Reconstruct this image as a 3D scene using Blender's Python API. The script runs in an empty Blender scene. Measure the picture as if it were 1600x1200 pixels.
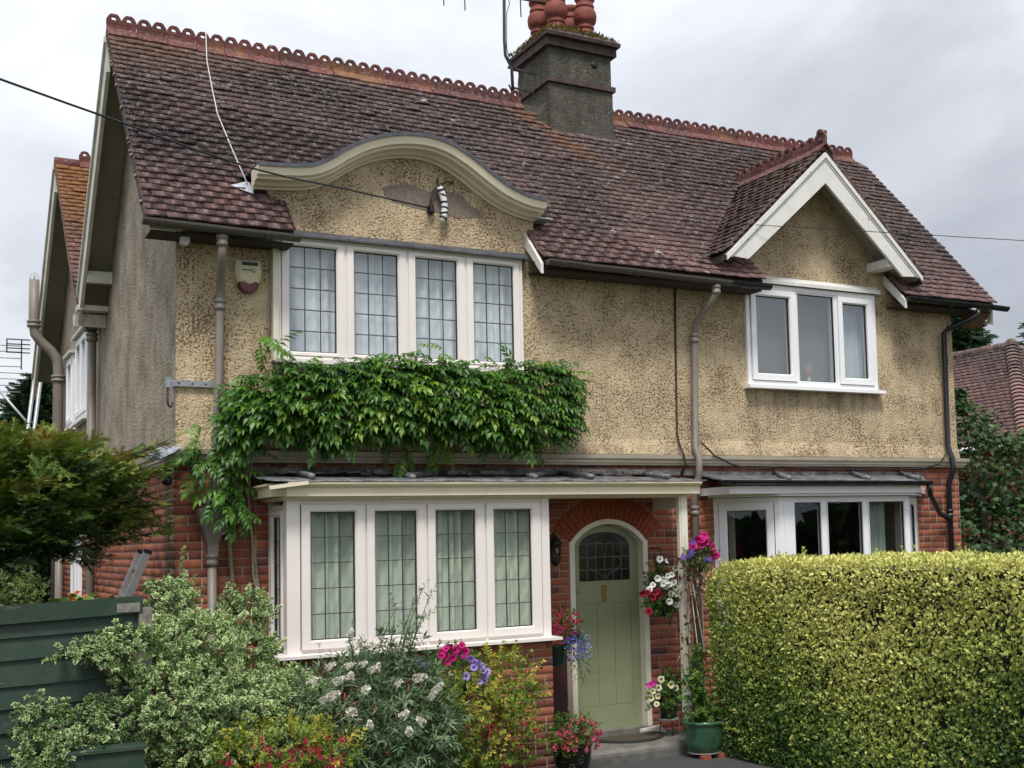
import bpy, math, random
import numpy as np
from mathutils import Vector, Matrix

SC = bpy.context.scene
COL = SC.collection
rng = random.Random(11)
NR = np.random.default_rng(7)
pi = math.pi

# ------------------------------------------------------------------ camera
cam_data = bpy.data.cameras.new("camera")
cam = bpy.data.objects.new("camera", cam_data)
COL.objects.link(cam)
SC.camera = cam
cam_data.sensor_width = 36.0
cam_data.lens = 43.3047
cam_data.shift_x = -0.13193
cam_data.shift_y = 0.05241
cam_data.clip_start = 0.1
cam_data.clip_end = 2000.0
YAW, PITCH, ROLL = -0.5457, 0.0797, -0.0280


def cam_matrix():
    base = Matrix(((1, 0, 0), (0, 0, -1), (0, 1, 0)))
    ca, sa = math.cos(YAW), math.sin(YAW)
    rz = Matrix(((ca, sa, 0), (-sa, ca, 0), (0, 0, 1)))
    cb, sb = math.cos(PITCH), math.sin(PITCH)
    rx = Matrix(((1, 0, 0), (0, cb, sb), (0, -sb, cb)))
    cc, sc = math.cos(ROLL), math.sin(ROLL)
    rr = Matrix(((cc, -sc, 0), (sc, cc, 0), (0, 0, 1)))
    r = rr @ rx @ base @ rz            # rows: right, down, forward
    m = Matrix.Identity(4)
    for i in range(3):
        m[i][0], m[i][1], m[i][2] = r[0][i], -r[1][i], -r[2][i]
    m[0][3], m[1][3], m[2][3] = CAM
    return m


CAM = (-1.978, -10.942, 2.028)
cam.matrix_world = cam_matrix()

# ------------------------------------------------------------------ sky, sun, exposure
SUN_EL, SUN_AZ = 60.0, 204.0          # degrees; azimuth clockwise from +Y
world = bpy.data.worlds.new("World")
SC.world = world
world.use_nodes = True
wt = world.node_tree
wt.nodes.clear()


def wn(t, **kw):
    n = wt.nodes.new(t)
    for k, v in kw.items():
        if k in n.inputs:
            n.inputs[k].default_value = v
        else:
            setattr(n, k, v)
    return n


w_out = wn("ShaderNodeOutputWorld")
w_sky = wn("ShaderNodeTexSky", sky_type="NISHITA", sun_disc=False)
w_sky.sun_elevation = math.radians(SUN_EL)
w_sky.sun_rotation = math.radians(SUN_AZ)
w_bg1 = wn("ShaderNodeBackground", Strength=0.05)
wt.links.new(w_sky.outputs[0], w_bg1.inputs[0])
w_tc = wn("ShaderNodeTexCoord")
w_map = wn("ShaderNodeMapping")
w_map.inputs["Scale"].default_value = (1.0, 1.0, 1.7)
w_map.inputs["Location"].default_value = (0.35, 0.1, 0.6)
wt.links.new(w_tc.outputs["Generated"], w_map.inputs[0])
w_n1 = wn("ShaderNodeTexNoise", Scale=2.0, Detail=7.0, Roughness=0.55, Distortion=0.35)
wt.links.new(w_map.outputs[0], w_n1.inputs["Vector"])
w_cr = wn("ShaderNodeValToRGB")
e = w_cr.color_ramp.elements
e[0].position, e[0].color = 0.30, (0.38, 0.40, 0.45, 1)
e[1].position, e[1].color = 0.66, (0.90, 0.91, 0.94, 1)
m_ = e.new(0.5); m_.color = (0.65, 0.675, 0.73, 1)
wt.links.new(w_n1.outputs[0], w_cr.inputs[0])
# overcast sky: brighter overhead than at the horizon
w_sep = wn("ShaderNodeSeparateXYZ")
wt.links.new(w_tc.outputs["Generated"], w_sep.inputs[0])
w_gr = wn("ShaderNodeMapRange")
w_gr.inputs[1].default_value, w_gr.inputs[2].default_value = 0.0, 1.0
w_gr.inputs[3].default_value, w_gr.inputs[4].default_value = 0.86, 1.65
wt.links.new(w_sep.outputs[2], w_gr.inputs[0])
w_mul = wn("ShaderNodeVectorMath", operation="SCALE")
wt.links.new(w_cr.outputs[0], w_mul.inputs[0])
wt.links.new(w_gr.outputs[0], w_mul.inputs["Scale"])
w_bg2 = wn("ShaderNodeBackground", Strength=0.55)
wt.links.new(w_mul.outputs[0], w_bg2.inputs[0])
w_mix = wn("ShaderNodeMixShader", Fac=0.92)
wt.links.new(w_bg1.outputs[0], w_mix.inputs[1])
wt.links.new(w_bg2.outputs[0], w_mix.inputs[2])
wt.links.new(w_mix.outputs[0], w_out.inputs[0])

sun_d = bpy.data.lights.new("sun", "SUN")
sun_d.energy = 1.5
sun_d.angle = math.radians(14)
sun_d.color = (1.0, 0.96, 0.90)
sun = bpy.data.objects.new("sun", sun_d)
COL.objects.link(sun)
az, el = math.radians(SUN_AZ), math.radians(SUN_EL)
sd = Vector((math.sin(az) * math.cos(el), math.cos(az) * math.cos(el), math.sin(el)))
sun.rotation_euler = (-sd).to_track_quat("-Z", "Y").to_euler()

SC.view_settings.view_transform = "Standard"
SC.view_settings.look = "None"
SC.view_settings.gamma = 1.0
SC.view_settings.use_curve_mapping = False
SC.view_settings.exposure = 1.17
SC.render.engine = "CYCLES"
SC.cycles.max_bounces = 8
SC.cycles.transparent_max_bounces = 16
SC.cycles.use_denoising = True


# ------------------------------------------------------------------ object helpers
def mk(name, mesh, parent=None, **props):
    o = bpy.data.objects.new(name, mesh)
    COL.objects.link(o)
    if parent is not None:
        o.parent = parent
        if parent.parent is None:
            o.location = -parent.location
    for k, v in props.items():
        o[k] = v
    return o


def thing(name, label, cat, mesh=None, group=None, loc=None):
    o = mk(name, mesh)
    o["label"] = label
    o["category"] = cat
    if group:
        o["group"] = group
    if loc:
        o.location = loc
    return o


class MB:
    """collects shapes, then becomes one mesh"""

    def __init__(s):
        s.v, s.f, s.sm, s.mi, s.r = [], [], [], [], []

    def add(s, vs, fs, mi=0, sm=False, r=0.5):
        b = len(s.v)
        s.v.extend([tuple(p) for p in vs])
        for f in fs:
            s.f.append(tuple(i + b for i in f))
            s.sm.append(sm)
            s.mi.append(mi)
            s.r.append(r)
        return s

    def box(s, x0, x1, y0, y1, z0, z1, mi=0, r=0.5):
        vs = [(x0, y0, z0), (x1, y0, z0), (x1, y1, z0), (x0, y1, z0), (x0, y0, z1), (x1, y0, z1), (x1, y1, z1), (x0, y1, z1)]
        fs = [(0, 3, 2, 1), (4, 5, 6, 7), (0, 1, 5, 4), (1, 2, 6, 5), (2, 3, 7, 6), (3, 0, 4, 7)]
        return s.add(vs, fs, mi, False, r)

    def obox(s, o, a, b, c, mi=0, r=0.5):
        o, a, b, c = Vector(o), Vector(a), Vector(b), Vector(c)
        vs = [o, o + a, o + a + b, o + b, o + c, o + a + c, o + a + b + c, o + b + c]
        fs = [(0, 3, 2, 1), (4, 5, 6, 7), (0, 1, 5, 4), (1, 2, 6, 5), (2, 3, 7, 6), (3, 0, 4, 7)]
        return s.add(vs, fs, mi, False, r)

    def bar(s, p, q, w, h, up=(0, 0, 1), mi=0, r=0.5):
        """a rectangular bar from p to q"""
        p, q = Vector(p), Vector(q)
        d = (q - p).normalized()
        u = Vector(up)
        sd_ = d.cross(u).normalized() if abs(d.dot(u)) < 0.99 else Vector((1, 0, 0))
        u = sd_.cross(d).normalized()
        return s.obox(p - sd_ * w / 2 - u * h / 2, sd_ * w, q - p, u * h, mi, r)

    def tube(s, path, rad, n=8, mi=0, cap=True, r=0.5):
        P = [Vector(p) for p in path]
        if not isinstance(rad, (list, tuple)):
            rad = [rad] * len(P)
        u = None
        vs, fs = [], []
        for i, p in enumerate(P):
            t = (P[min(i + 1, len(P) - 1)] - P[max(i - 1, 0)])
            t = t.normalized() if t.length > 1e-9 else Vector((0, 0, 1))
            if u is None:
                a = Vector((0, 0, 1)) if abs(t.z) < 0.9 else Vector((1, 0, 0))
                u = (a - t * a.dot(t)).normalized()
            else:
                u = (u - t * u.dot(t)).normalized()
            w = t.cross(u)
            for k in range(n):
                an = 2 * pi * k / n
                vs.append(p + (u * math.cos(an) + w * math.sin(an)) * rad[i])
        for i in range(len(P) - 1):
            for k in range(n):
                a, b = i * n + k, i * n + (k + 1) % n
                fs.append((a, b, b + n, a + n))
        if cap:
            fs.append(tuple(range(n))[::-1])
            fs.append(tuple((len(P) - 1) * n + k for k in range(n)))
        return s.add(vs, fs, mi, True, r)

    def lathe(s, prof, c=(0, 0, 0), n=16, mi=0, r=0.5, cap=True):
        vs, fs = [], []
        for (ra, z) in prof:
            for k in range(n):
                an = 2 * pi * k / n
                vs.append((c[0] + ra * math.cos(an), c[1] + ra * math.sin(an), c[2] + z))
        for i in range(len(prof) - 1):
            for k in range(n):
                a, b = i * n + k, i * n + (k + 1) % n
                fs.append((a, b, b + n, a + n))
        if cap:
            fs.append(tuple(range(n))[::-1])
            fs.append(tuple((len(prof) - 1) * n + k for k in range(n)))
        return s.add(vs, fs, mi, True, r)

    def sweep(s, prof, frames, mi=0, closed=True, cap=True, sm=False, r=0.5):
        """prof: list of (a, b); frames: list of (origin, A, B) vectors"""
        vs, fs, n = [], [], len(prof)
        for (o, A, B) in frames:
            o, A, B = Vector(o), Vector(A), Vector(B)
            for (a, b) in prof:
                vs.append(o + A * a + B * b)
        for i in range(len(frames) - 1):
            for k in range(n if closed else n - 1):
                a, b = i * n + k, i * n + (k + 1) % n
                fs.append((a, b, b + n, a + n))
        if cap and closed:
            fs.append(tuple(range(n))[::-1])
            fs.append(tuple((len(frames) - 1) * n + k for k in range(n)))
        return s.add(vs, fs, mi, sm, r)

    def prism(s, poly, axis, a0, a1, mi=0, r=0.5, sm=False):
        """poly of 2D points extruded along axis ('x','y','z') from a0 to a1"""
        def m(p, a):
            return {"x": (a, p[0], p[1]), "y": (p[0], a, p[1]), "z": (p[0], p[1], a)}[axis]
        n = len(poly)
        vs = [m(p, a0) for p in poly] + [m(p, a1) for p in poly]
        fs = [tuple(range(n)), tuple(range(2 * n - 1, n - 1, -1))]
        fs += [(k, k + n, (k + 1) % n + n, (k + 1) % n) for k in range(n)]
        return s.add(vs, fs, mi, sm, r)

    def ball(s, c, rx, ry=None, rz=None, n=8, m=5, mi=0, r=0.5):
        ry, rz = ry or rx, rz or rx
        vs, fs = [(c[0], c[1], c[2] - rz)], []
        for i in range(1, m):
            th = -pi / 2 + pi * i / m
            for k in range(n):
                an = 2 * pi * k / n
                vs.append((c[0] + rx * math.cos(th) * math.cos(an), c[1] + ry * math.cos(th) * math.sin(an), c[2] + rz * math.sin(th)))
        vs.append((c[0], c[1], c[2] + rz))
        t = len(vs) - 1
        for k in range(n):
            fs.append((0, 1 + (k + 1) % n, 1 + k))
            fs.append((t, t - n + k, t - n + (k + 1) % n))
        for i in range(m - 2):
            for k in range(n):
                a, b = 1 + i * n + k, 1 + i * n + (k + 1) % n
                fs.append((a, b, b + n, a + n))
        return s.add(vs, fs, mi, True, r)

    def holed(s, u0, u1, z0, z1, d0, d1, holes, mp, mi=0, mi_end=None):
        """a wall slab (u along, z up, d through) with rectangular holes; mp(u, d, z) gives the point"""
        us = sorted({u0, u1, *[h[0] for h in holes], *[h[1] for h in holes]})
        zs = sorted({z0, z1, *[h[2] for h in holes], *[h[3] for h in holes]})

        def solid(i, j):
            if i < 0 or j < 0 or i >= len(us) - 1 or j >= len(zs) - 1:
                return False
            uc, zc = (us[i] + us[i + 1]) / 2, (zs[j] + zs[j + 1]) / 2
            return not any(h[0] < uc < h[1] and h[2] < zc < h[3] for h in holes)
        for i in range(len(us) - 1):
            for j in range(len(zs) - 1):
                if not solid(i, j):
                    continue
                a, b, c, d = us[i], us[i + 1], zs[j], zs[j + 1]
                q = [(a, c), (b, c), (b, d), (a, d)]
                s.add([mp(u, d0, z) for u, z in q], [(0, 1, 2, 3)], mi)
                s.add([mp(u, d1, z) for u, z in q], [(3, 2, 1, 0)], mi)
                for (di, dj, e0, e1) in ((-1, 0, 3, 0), (1, 0, 1, 2), (0, -1, 0, 1), (0, 1, 2, 3)):
                    if not solid(i + di, j + dj):
                        p, r_ = q[e0], q[e1]
                        s.add([mp(p[0], d0, p[1]), mp(p[0], d1, p[1]), mp(r_[0], d1, r_[1]), mp(r_[0], d0, r_[1])], [(0, 1, 2, 3)], mi_end if (mi_end is not None and di == -1 and i == 0) else mi)
        return s

    def mesh(s, name, *mats):
        m = bpy.data.meshes.new(name)
        m.from_pydata(s.v, [], s.f)
        for mt in mats:
            m.materials.append(mt)
        m.polygons.foreach_set("use_smooth", s.sm)
        m.polygons.foreach_set("material_index", s.mi)
        at = m.attributes.new("rnd", "FLOAT", "FACE")
        at.data.foreach_set("value", np.array(s.r, dtype=np.float32))
        m.update()
        return m

    def obj(s, name, mat, parent=None, **props):
        mats = mat if isinstance(mat, (list, tuple)) else (mat,)
        return mk(name, s.mesh(name, *mats), parent, **props)


def tri_mesh(name, V, T, rnd_face, mat, edge=None, smooth=False):
    """V (n,3), T (m,3) numpy -> mesh with face attribute rnd, point attribute edge"""
    m = bpy.data.meshes.new(name)
    m.vertices.add(len(V))
    m.vertices.foreach_set("co", np.ascontiguousarray(V, dtype=np.float32).ravel())
    m.loops.add(len(T) * 3)
    m.loops.foreach_set("vertex_index", np.ascontiguousarray(T, dtype=np.int32).ravel())
    m.polygons.add(len(T))
    m.polygons.foreach_set("loop_start", np.arange(0, len(T) * 3, 3, dtype=np.int32))
    m.polygons.foreach_set("loop_total", np.full(len(T), 3, dtype=np.int32))
    if smooth:
        m.polygons.foreach_set("use_smooth", np.ones(len(T), dtype=bool))
    m.materials.append(mat)
    at = m.attributes.new("rnd", "FLOAT", "FACE")
    at.data.foreach_set("value", np.ascontiguousarray(rnd_face, dtype=np.float32))
    if edge is not None:
        a2 = m.attributes.new("edge", "FLOAT", "POINT")
        a2.data.foreach_set("value", np.ascontiguousarray(edge, dtype=np.float32))
    m.update(calc_edges=True)
    m.validate()
    return m


def frames_np(fwd, up):
    f = fwd / (np.linalg.norm(fwd, axis=1, keepdims=True) + 1e-9)
    s_ = np.cross(f, up)
    s_ /= (np.linalg.norm(s_, axis=1, keepdims=True) + 1e-9)
    u = np.cross(s_, f)
    return s_, f, u                       # local x, y, z axes


class Tpl:
    """a leaf, sprig or flower template: verts, tris, rnd offset per tri, edge per vert"""

    def __init__(s, V, T, r=None, e=None):
        s.V = np.array(V, float)
        s.T = np.array(T, int)
        s.r = np.zeros(len(s.T)) if r is None else np.array(r, float)
        s.e = np.zeros(len(s.V)) if e is None else np.array(e, float)

    def placed(s, pos, fwd, up, scale, rnd):
        ax, ay, az_ = frames_np(np.asarray(fwd, float), np.asarray(up, float))
        sc = np.asarray(scale, float).reshape(-1, 1, 1)
        P = (s.V[None, :, 0:1] * ax[:, None, :] + s.V[None, :, 1:2] * ay[:, None, :] + s.V[None, :, 2:3] * az_[:, None, :]) * sc
        P = P + np.asarray(pos, float)[:, None, :]
        k, n = len(pos), len(s.V)
        T = (s.T[None] + (np.arange(k) * n)[:, None, None]).reshape(-1, 3)
        R = (np.asarray(rnd, float)[:, None] + s.r[None]).ravel()
        return P.reshape(-1, 3), T, R, np.tile(s.e, k)

    def scatter(s, name, pos, fwd, up, scale, rnd, mat, parent=None, **props):
        V, T, R, E_ = s.placed(pos, fwd, up, scale, rnd)
        return mk(name, tri_mesh(name, V, T, R, mat, E_), parent, **props)

    @staticmethod
    def join(parts):
        V, T, R, E_, b = [], [], [], [], 0
        for (v, t, r, e_) in parts:
            V.append(v); T.append(t + b); R.append(r); E_.append(e_); b += len(v)
        return Tpl(np.concatenate(V), np.concatenate(T), np.concatenate(R), np.concatenate(E_))

    def mesh(s, name, mat, base=0.5):
        return tri_mesh(name, s.V, s.T, s.r + base, mat, s.e)


def mat4(pos, fwd, up, scale):
    f = Vector(fwd).normalized()
    x = f.cross(Vector(up)).normalized()
    u = x.cross(f)
    return Matrix(((x.x * scale, f.x * scale, u.x * scale, pos[0]), (x.y * scale, f.y * scale, u.y * scale, pos[1]),
                   (x.z * scale, f.z * scale, u.z * scale, pos[2]), (0, 0, 0, 1)))


# ------------------------------------------------------------------ material helpers
class NT:
    def __init__(s, name):
        s.m = bpy.data.materials.new(name)
        s.m.use_nodes = True
        s.t = s.m.node_tree
        s.t.nodes.clear()
        s.out = s.t.nodes.new("ShaderNodeOutputMaterial")

    def n(s, typ, ins=None, **kw):
        nd = s.t.nodes.new(typ)
        for k, v in kw.items():
            setattr(nd, k, v)
        for k, v in (ins or {}).items():
            s.put(nd.inputs[k], v)
        return nd

    def put(s, sock, v):
        if isinstance(v, bpy.types.NodeSocket):
            s.t.links.new(v, sock)
        elif isinstance(v, bpy.types.Node):
            s.t.links.new(v.outputs[0], sock)
        elif isinstance(v, (tuple, list)) and len(v) == 3 and sock.type == "RGBA":
            sock.default_value = (*v, 1)
        else:
            sock.default_value = v

    def pos(s):
        return s.n("ShaderNodeNewGeometry").outputs["Position"]

    def attr(s, name="rnd"):
        return s.n("ShaderNodeAttribute", attribute_name=name).outputs["Fac"]

    def noise(s, scale, detail=4, rough=0.5, vec=None, dist=0.0):
        d = {"Scale": scale, "Detail": detail, "Roughness": rough, "Distortion": dist, "Vector": vec if vec is not None else s.pos()}
        return s.n("ShaderNodeTexNoise", d).outputs[0]

    def voro(s, scale, vec=None, feature="F1", rand=1.0):
        nd = s.n("ShaderNodeTexVoronoi", {"Scale": scale, "Vector": vec if vec is not None else s.pos(), "Randomness": rand}, feature=feature)
        return nd

    def ramp(s, f, stops, interp="LINEAR"):
        nd = s.n("ShaderNodeValToRGB", {0: f})
        cr = nd.color_ramp
        cr.interpolation = interp
        while len(cr.elements) < len(stops):
            cr.elements.new(0.5)
        for el_, (p, c) in zip(cr.elements, stops):
            el_.position = p
            el_.color = (c, c, c, 1) if isinstance(c, (int, float)) else (*c, 1)
        return nd.outputs[0]

    def mix(s, f, a, b, mode="MIX"):
        nd = s.n("ShaderNodeMix", data_type="RGBA", blend_type=mode)
        s.put(nd.inputs[0], f)
        s.put(nd.inputs[6], a)
        s.put(nd.inputs[7], b)
        return nd.outputs[2]

    def math(s, op, a, b=0.0, c=0.0, clamp=False):
        nd = s.n("ShaderNodeMath", operation=op, use_clamp=clamp)
        s.put(nd.inputs[0], a); s.put(nd.inputs[1], b); s.put(nd.inputs[2], c)
        return nd.outputs[0]

    def bump(s, h, strength=0.3, dist=0.02):
        return s.n("ShaderNodeBump", {"Height": h, "Strength": strength, "Distance": dist}).outputs[0]

    def facing(s):
        """cosine between the surface and the line of sight, either side"""
        g = s.n("ShaderNodeNewGeometry")
        return s.math("ABSOLUTE", s.n("ShaderNodeVectorMath", {0: g.outputs["Normal"], 1: g.outputs["Incoming"]}, operation="DOT_PRODUCT").outputs["Value"])

    def map(s, vec, scale):
        return s.n("ShaderNodeMapping", {"Vector": vec, "Scale": scale}).outputs[0]

    def done(s, color, rough=0.6, normal=None, metal=0.0, spec=0.5, **extra):
        b = s.n("ShaderNodeBsdfPrincipled", {"Base Color": color, "Roughness": rough, "Metallic": metal, "Specular IOR Level": spec})
        for k, v in extra.items():
            s.put(b.inputs[k], v)
        if normal is not None:
            s.put(b.inputs["Normal"], normal)
        s.t.links.new(b.outputs[0], s.out.inputs[0])
        return s.m


def paint(name, col, rough=0.45, dirt=(0.25, 0.23, 0.18), amount=0.35, scale=6.0, flake=None, stretch=None):
    t = NT(name)
    n1 = t.noise(scale, 6, 0.65)
    n2 = t.noise(scale * 9, 4, 0.6)
    f = t.ramp(n1, [(0.45, 0.0), (0.75, amount)])
    f2 = t.ramp(n2, [(0.45, 0.0), (0.8, 0.5)])
    c = t.mix(t.math("MULTIPLY", f, t.math("ADD", f2, 0.5)), col, dirt)
    if flake:
        v = t.noise(scale * 4, 5, 0.7, t.map(t.pos(), stretch) if stretch else None)
        c = t.mix(t.ramp(v, [(flake[1], 0.0), (flake[1] + 0.03, 1.0)]), c, flake[0])
    return t.done(c, rough, t.bump(n2, 0.08, 0.01))


def plain(name, col, rough=0.5, metal=0.0, var=0.15, scale=25, spec=0.5):
    t = NT(name)
    n1 = t.noise(scale, 4, 0.6)
    c = t.mix(t.ramp(n1, [(0.3, 0.0), (0.7, 1.0)]), tuple(max(0, x * (1 - var)) for x in col), tuple(min(1, x * (1 + var)) for x in col))
    return t.done(c, rough, t.bump(n1, 0.06, 0.01), metal, spec)


def leafmat(name, stops, trans=0.3, rough=0.5, margin=None, pn=None, spec=0.35, clump=0.28, cl_scale=7.0):
    """leaf colour from the rnd attribute plus clumpy variation; margin: (colour, start) pale leaf edge"""
    t = NT(name)
    r = t.attr("rnd")
    nz = t.noise(cl_scale, 3, 0.6)
    f = t.math("ADD", r, t.math("MULTIPLY", t.math("SUBTRACT", nz, 0.5), clump * 2), clamp=True)
    c = t.ramp(f, stops)
    if margin:
        e_ = t.attr("edge")
        k = t.math("ADD", e_, t.math("MULTIPLY", t.math("SUBTRACT", r, 0.5), 0.35))
        c = t.mix(t.ramp(k, [(margin[1], 0.0), (margin[1] + 0.12, 1.0)]), c, margin[0])
    b = t.n("ShaderNodeBsdfPrincipled", {"Base Color": c, "Roughness": rough, "Specular IOR Level": spec})
    tr = t.n("ShaderNodeBsdfTranslucent", {"Color": c})
    mx = t.n("ShaderNodeMixShader", {0: trans, 1: b.outputs[0], 2: tr.outputs[0]})
    t.t.links.new(mx.outputs[0], t.out.inputs[0])
    return t.m


# ------------------------------------------------------------------ materials of the house
def roughcast(name, light, mid, speck, dens, stain, stain_amt, runs=False):
    t = NT(name)
    p = t.pos()
    n_fine = t.noise(46, 3, 0.62, dist=0.3)
    n_grain = t.noise(120, 2, 0.5)
    n_big = t.noise(2.2, 5, 0.6)
    n_mid = t.noise(9, 4, 0.6)
    streak = t.noise(3.0, 4, 0.6, t.map(p, (2.2, 2.2, 0.35)))
    base = t.mix(t.ramp(n_mid, [(0.35, 0.0), (0.65, 1.0)]), light, mid)
    base = t.mix(t.ramp(n_grain, [(0.4, 0.0), (0.7, 0.45)]), base, tuple(c * 0.6 for c in mid))
    thr = t.math("ADD", n_fine, t.math("MULTIPLY", t.math("SUBTRACT", n_big, 0.5), 0.46))
    sp = t.ramp(thr, [(dens, 0.0), (dens + 0.05, 1.0)])
    c = t.mix(sp, base, t.mix(t.ramp(n_grain, [(0.3, 0.0), (0.7, 1.0)]), speck, tuple(x * 2.2 for x in speck)))
    st = t.ramp(t.math("ADD", t.math("MULTIPLY", streak, 0.6), t.math("MULTIPLY", n_big, 0.4)), [(0.44, 0.0), (0.68, stain_amt)])
    c = t.mix(st, c, stain)
    if runs:
        xyz = t.n("ShaderNodeSeparateXYZ", {0: p})
        X, Y, Z = xyz.outputs
        run = t.noise(9.0, 4, 0.65, t.map(p, (1.0, 1.0, 0.10)))
        a = t.math("MULTIPLY", t.ramp(t.math("MULTIPLY", t.math("ABSOLUTE", t.math("SUBTRACT", X, 6.91)), 0.5), [(0.40, 1.0), (0.52, 0.0)]), t.n("ShaderNodeMapRange", {0: t.math("ADD", Z, t.math("MULTIPLY", run, 0.7)), 1: 3.45, 2: 4.0, 3: 0.0, 4: 1.0}).outputs[0])
        a = t.math("MULTIPLY", a, t.math("LESS_THAN", Z, 3.62))
        b = t.n("ShaderNodeMapRange", {0: t.math("ADD", Z, t.math("MULTIPLY", t.noise(5.0, 5, 0.7), 0.30)), 1: 3.02, 2: 3.14, 3: 1.0, 4: 0.0}).outputs[0]
        k = t.math("MULTIPLY", t.math("MAXIMUM", a, t.math("MULTIPLY", b, 0.8)), t.ramp(run, [(0.40, 0.1), (0.60, 0.75)]))
        c = t.mix(k, c, (0.20, 0.165, 0.125))
    h = t.math("ADD", t.math("MULTIPLY", t.noise(48, 3, 0.6), 1.0), t.math("MULTIPLY", t.noise(14, 3, 0.5), 0.5))
    return t.done(c, 0.9, t.bump(h, 0.8, 0.03), spec=0.2)


def brick_material(name, tint=1.0):
    t = NT(name)
    r = t.attr()
    p = t.pos()
    c = t.ramp(r, [(0.0, (0.115, 0.050, 0.045)), (0.2, (0.21, 0.068, 0.046)), (0.45, (0.31, 0.092, 0.052)), (0.8, (0.39, 0.125, 0.066)), (1.0, (0.45, 0.185, 0.105))])
    n1 = t.noise(55, 5, 0.65)
    c = t.mix(t.ramp(n1, [(0.35, 0.0), (0.75, 0.55)]), c, (0.10, 0.045, 0.04))
    n2 = t.noise(2.0, 4, 0.6)
    c = t.mix(t.ramp(n2, [(0.55, 0.0), (0.72, 0.5)]), c, (0.075, 0.06, 0.05))
    w = t.noise(22, 4, 0.7)
    c = t.mix(t.ramp(w, [(0.62, 0.0), (0.75, 0.45)]), c, (0.40, 0.30, 0.25))
    # algae run on the corner under the broken lead
    xyz = t.n("ShaderNodeSeparateXYZ", {0: p})
    my = t.ramp(t.math("ADD", xyz.outputs[1], t.math("MULTIPLY", t.noise(7, 3, 0.6), 0.5)), [(0.30, 0.0), (0.36, 1.0), (0.62, 1.0), (0.80, 0.0)])
    mx = t.ramp(xyz.outputs[0], [(0.0, 1.0), (0.02, 0.0)])
    c = t.mix(t.math("MULTIPLY", t.math("MULTIPLY", my, mx), 0.75), c, (0.045, 0.045, 0.025))
    return t.done(c, 0.85, t.bump(t.noise(160, 4, 0.6), 0.4, 0.006), spec=0.25)


def tile_material(name, lichen="main"):
    t = NT(name)
    r = t.attr()
    p = t.pos()
    xyz = t.n("ShaderNodeSeparateXYZ", {0: p})
    X, Y, Z = xyz.outputs
    c = t.ramp(r, [(0.0, (0.085, 0.062, 0.056)), (0.3, (0.112, 0.076, 0.067)), (0.65, (0.138, 0.089, 0.077)), (0.9, (0.18, 0.110, 0.094)), (1.0, (0.24, 0.145, 0.12))])
    n_b = t.noise(1.0, 5, 0.6)
    n_f = t.noise(42, 5, 0.68)
    n_m = t.noise(13, 5, 0.65)
    # old dark growth in broad drifts, cleaner tiles in the lowest courses
    clean = t.ramp(t.math("ADD", Z, t.math("MULTIPLY", n_m, 0.35)), [(0.0, 1.0), (1.0, 0.0)])
    low = t.n("ShaderNodeMapRange", {0: t.math("ADD", Z, t.math("MULTIPLY", n_b, 1.2)), 1: 5.6, 2: 6.35, 3: 0.25, 4: 1.0}).outputs[0]
    c = t.mix(t.math("MULTIPLY", t.math("SUBTRACT", 1.0, low), 0.75), c, t.mix(r, (0.20, 0.105, 0.10), (0.40, 0.215, 0.195)))
    dark = t.math("MULTIPLY", t.ramp(n_b, [(0.40, 0.0), (0.62, 0.85)]), low)
    c = t.mix(dark, c, t.mix(r, (0.040, 0.031, 0.031), (0.062, 0.046, 0.044)))
    c = t.mix(t.ramp(n_f, [(0.5, 0.0), (0.68, 0.7)]), c, (0.024, 0.018, 0.021))
    # grey-white crust lichen specks
    v = t.noise(30, 3, 0.6, dist=1.2)
    sp = t.math("MULTIPLY", t.ramp(v, [(0.50, 0.0), (0.58, 0.85)]), t.ramp(n_m, [(0.40, 0.0), (0.6, 1.0)]))
    c = t.mix(sp, c, (0.34, 0.29, 0.29))
    v2 = t.noise(7.5, 2, 0.4, dist=0.8)
    c = t.mix(t.ramp(v2, [(0.735, 0.0), (0.77, 0.8)]), c, (0.62, 0.60, 0.58))
    # orange lichen
    if lichen == "main":
        a = t.n("ShaderNodeMapRange", {0: t.math("SUBTRACT", Z, t.math("MULTIPLY", X, 0.28)), 1: 6.55, 2: 7.45, 3: 0.0, 4: 1.0}).outputs[0]
        b1 = t.n("ShaderNodeMapRange", {0: t.math("ABSOLUTE", t.math("SUBTRACT", t.math("ADD", X, t.math("MULTIPLY", t.math("SUBTRACT", 7.0, Z), -0.9)), 4.25)), 1: 0.05, 2: 0.30, 3: 1.0, 4: 0.0}).outputs[0]
        b2 = t.n("ShaderNodeMapRange", {0: Z, 1: 6.0, 2: 6.5, 3: 0.0, 4: 1.0}).outputs[0]
        m = t.math("MAXIMUM", a, t.math("MULTIPLY", b1, b2))
        m = t.math("MULTIPLY", m, t.ramp(t.noise(16, 4, 0.65), [(0.36, 0.15), (0.58, 1.0)]))
    elif lichen == "full":
        a = t.n("ShaderNodeMapRange", {0: Z, 1: 5.2, 2: 6.7, 3: 0.0, 4: 1.0}).outputs[0]
        m = t.math("MULTIPLY", a, t.ramp(t.noise(18, 4, 0.65), [(0.36, 0.3), (0.6, 1.0)]))
    else:
        m = t.math("MULTIPLY", t.ramp(t.noise(3.0, 4, 0.6), [(0.52, 0.0), (0.7, 0.7)]), t.ramp(t.noise(24, 3, 0.6), [(0.4, 0.0), (0.6, 1.0)]))
    c = t.mix(t.math("MULTIPLY", m, 0.40 if lichen == "main" else 0.85), c, t.mix(n_f, (0.20, 0.075, 0.022), (0.46, 0.20, 0.045)))
    return t.done(c, 0.88, t.bump(t.math("ADD", n_f, n_m), 0.35, 0.01), spec=0.25)


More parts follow.
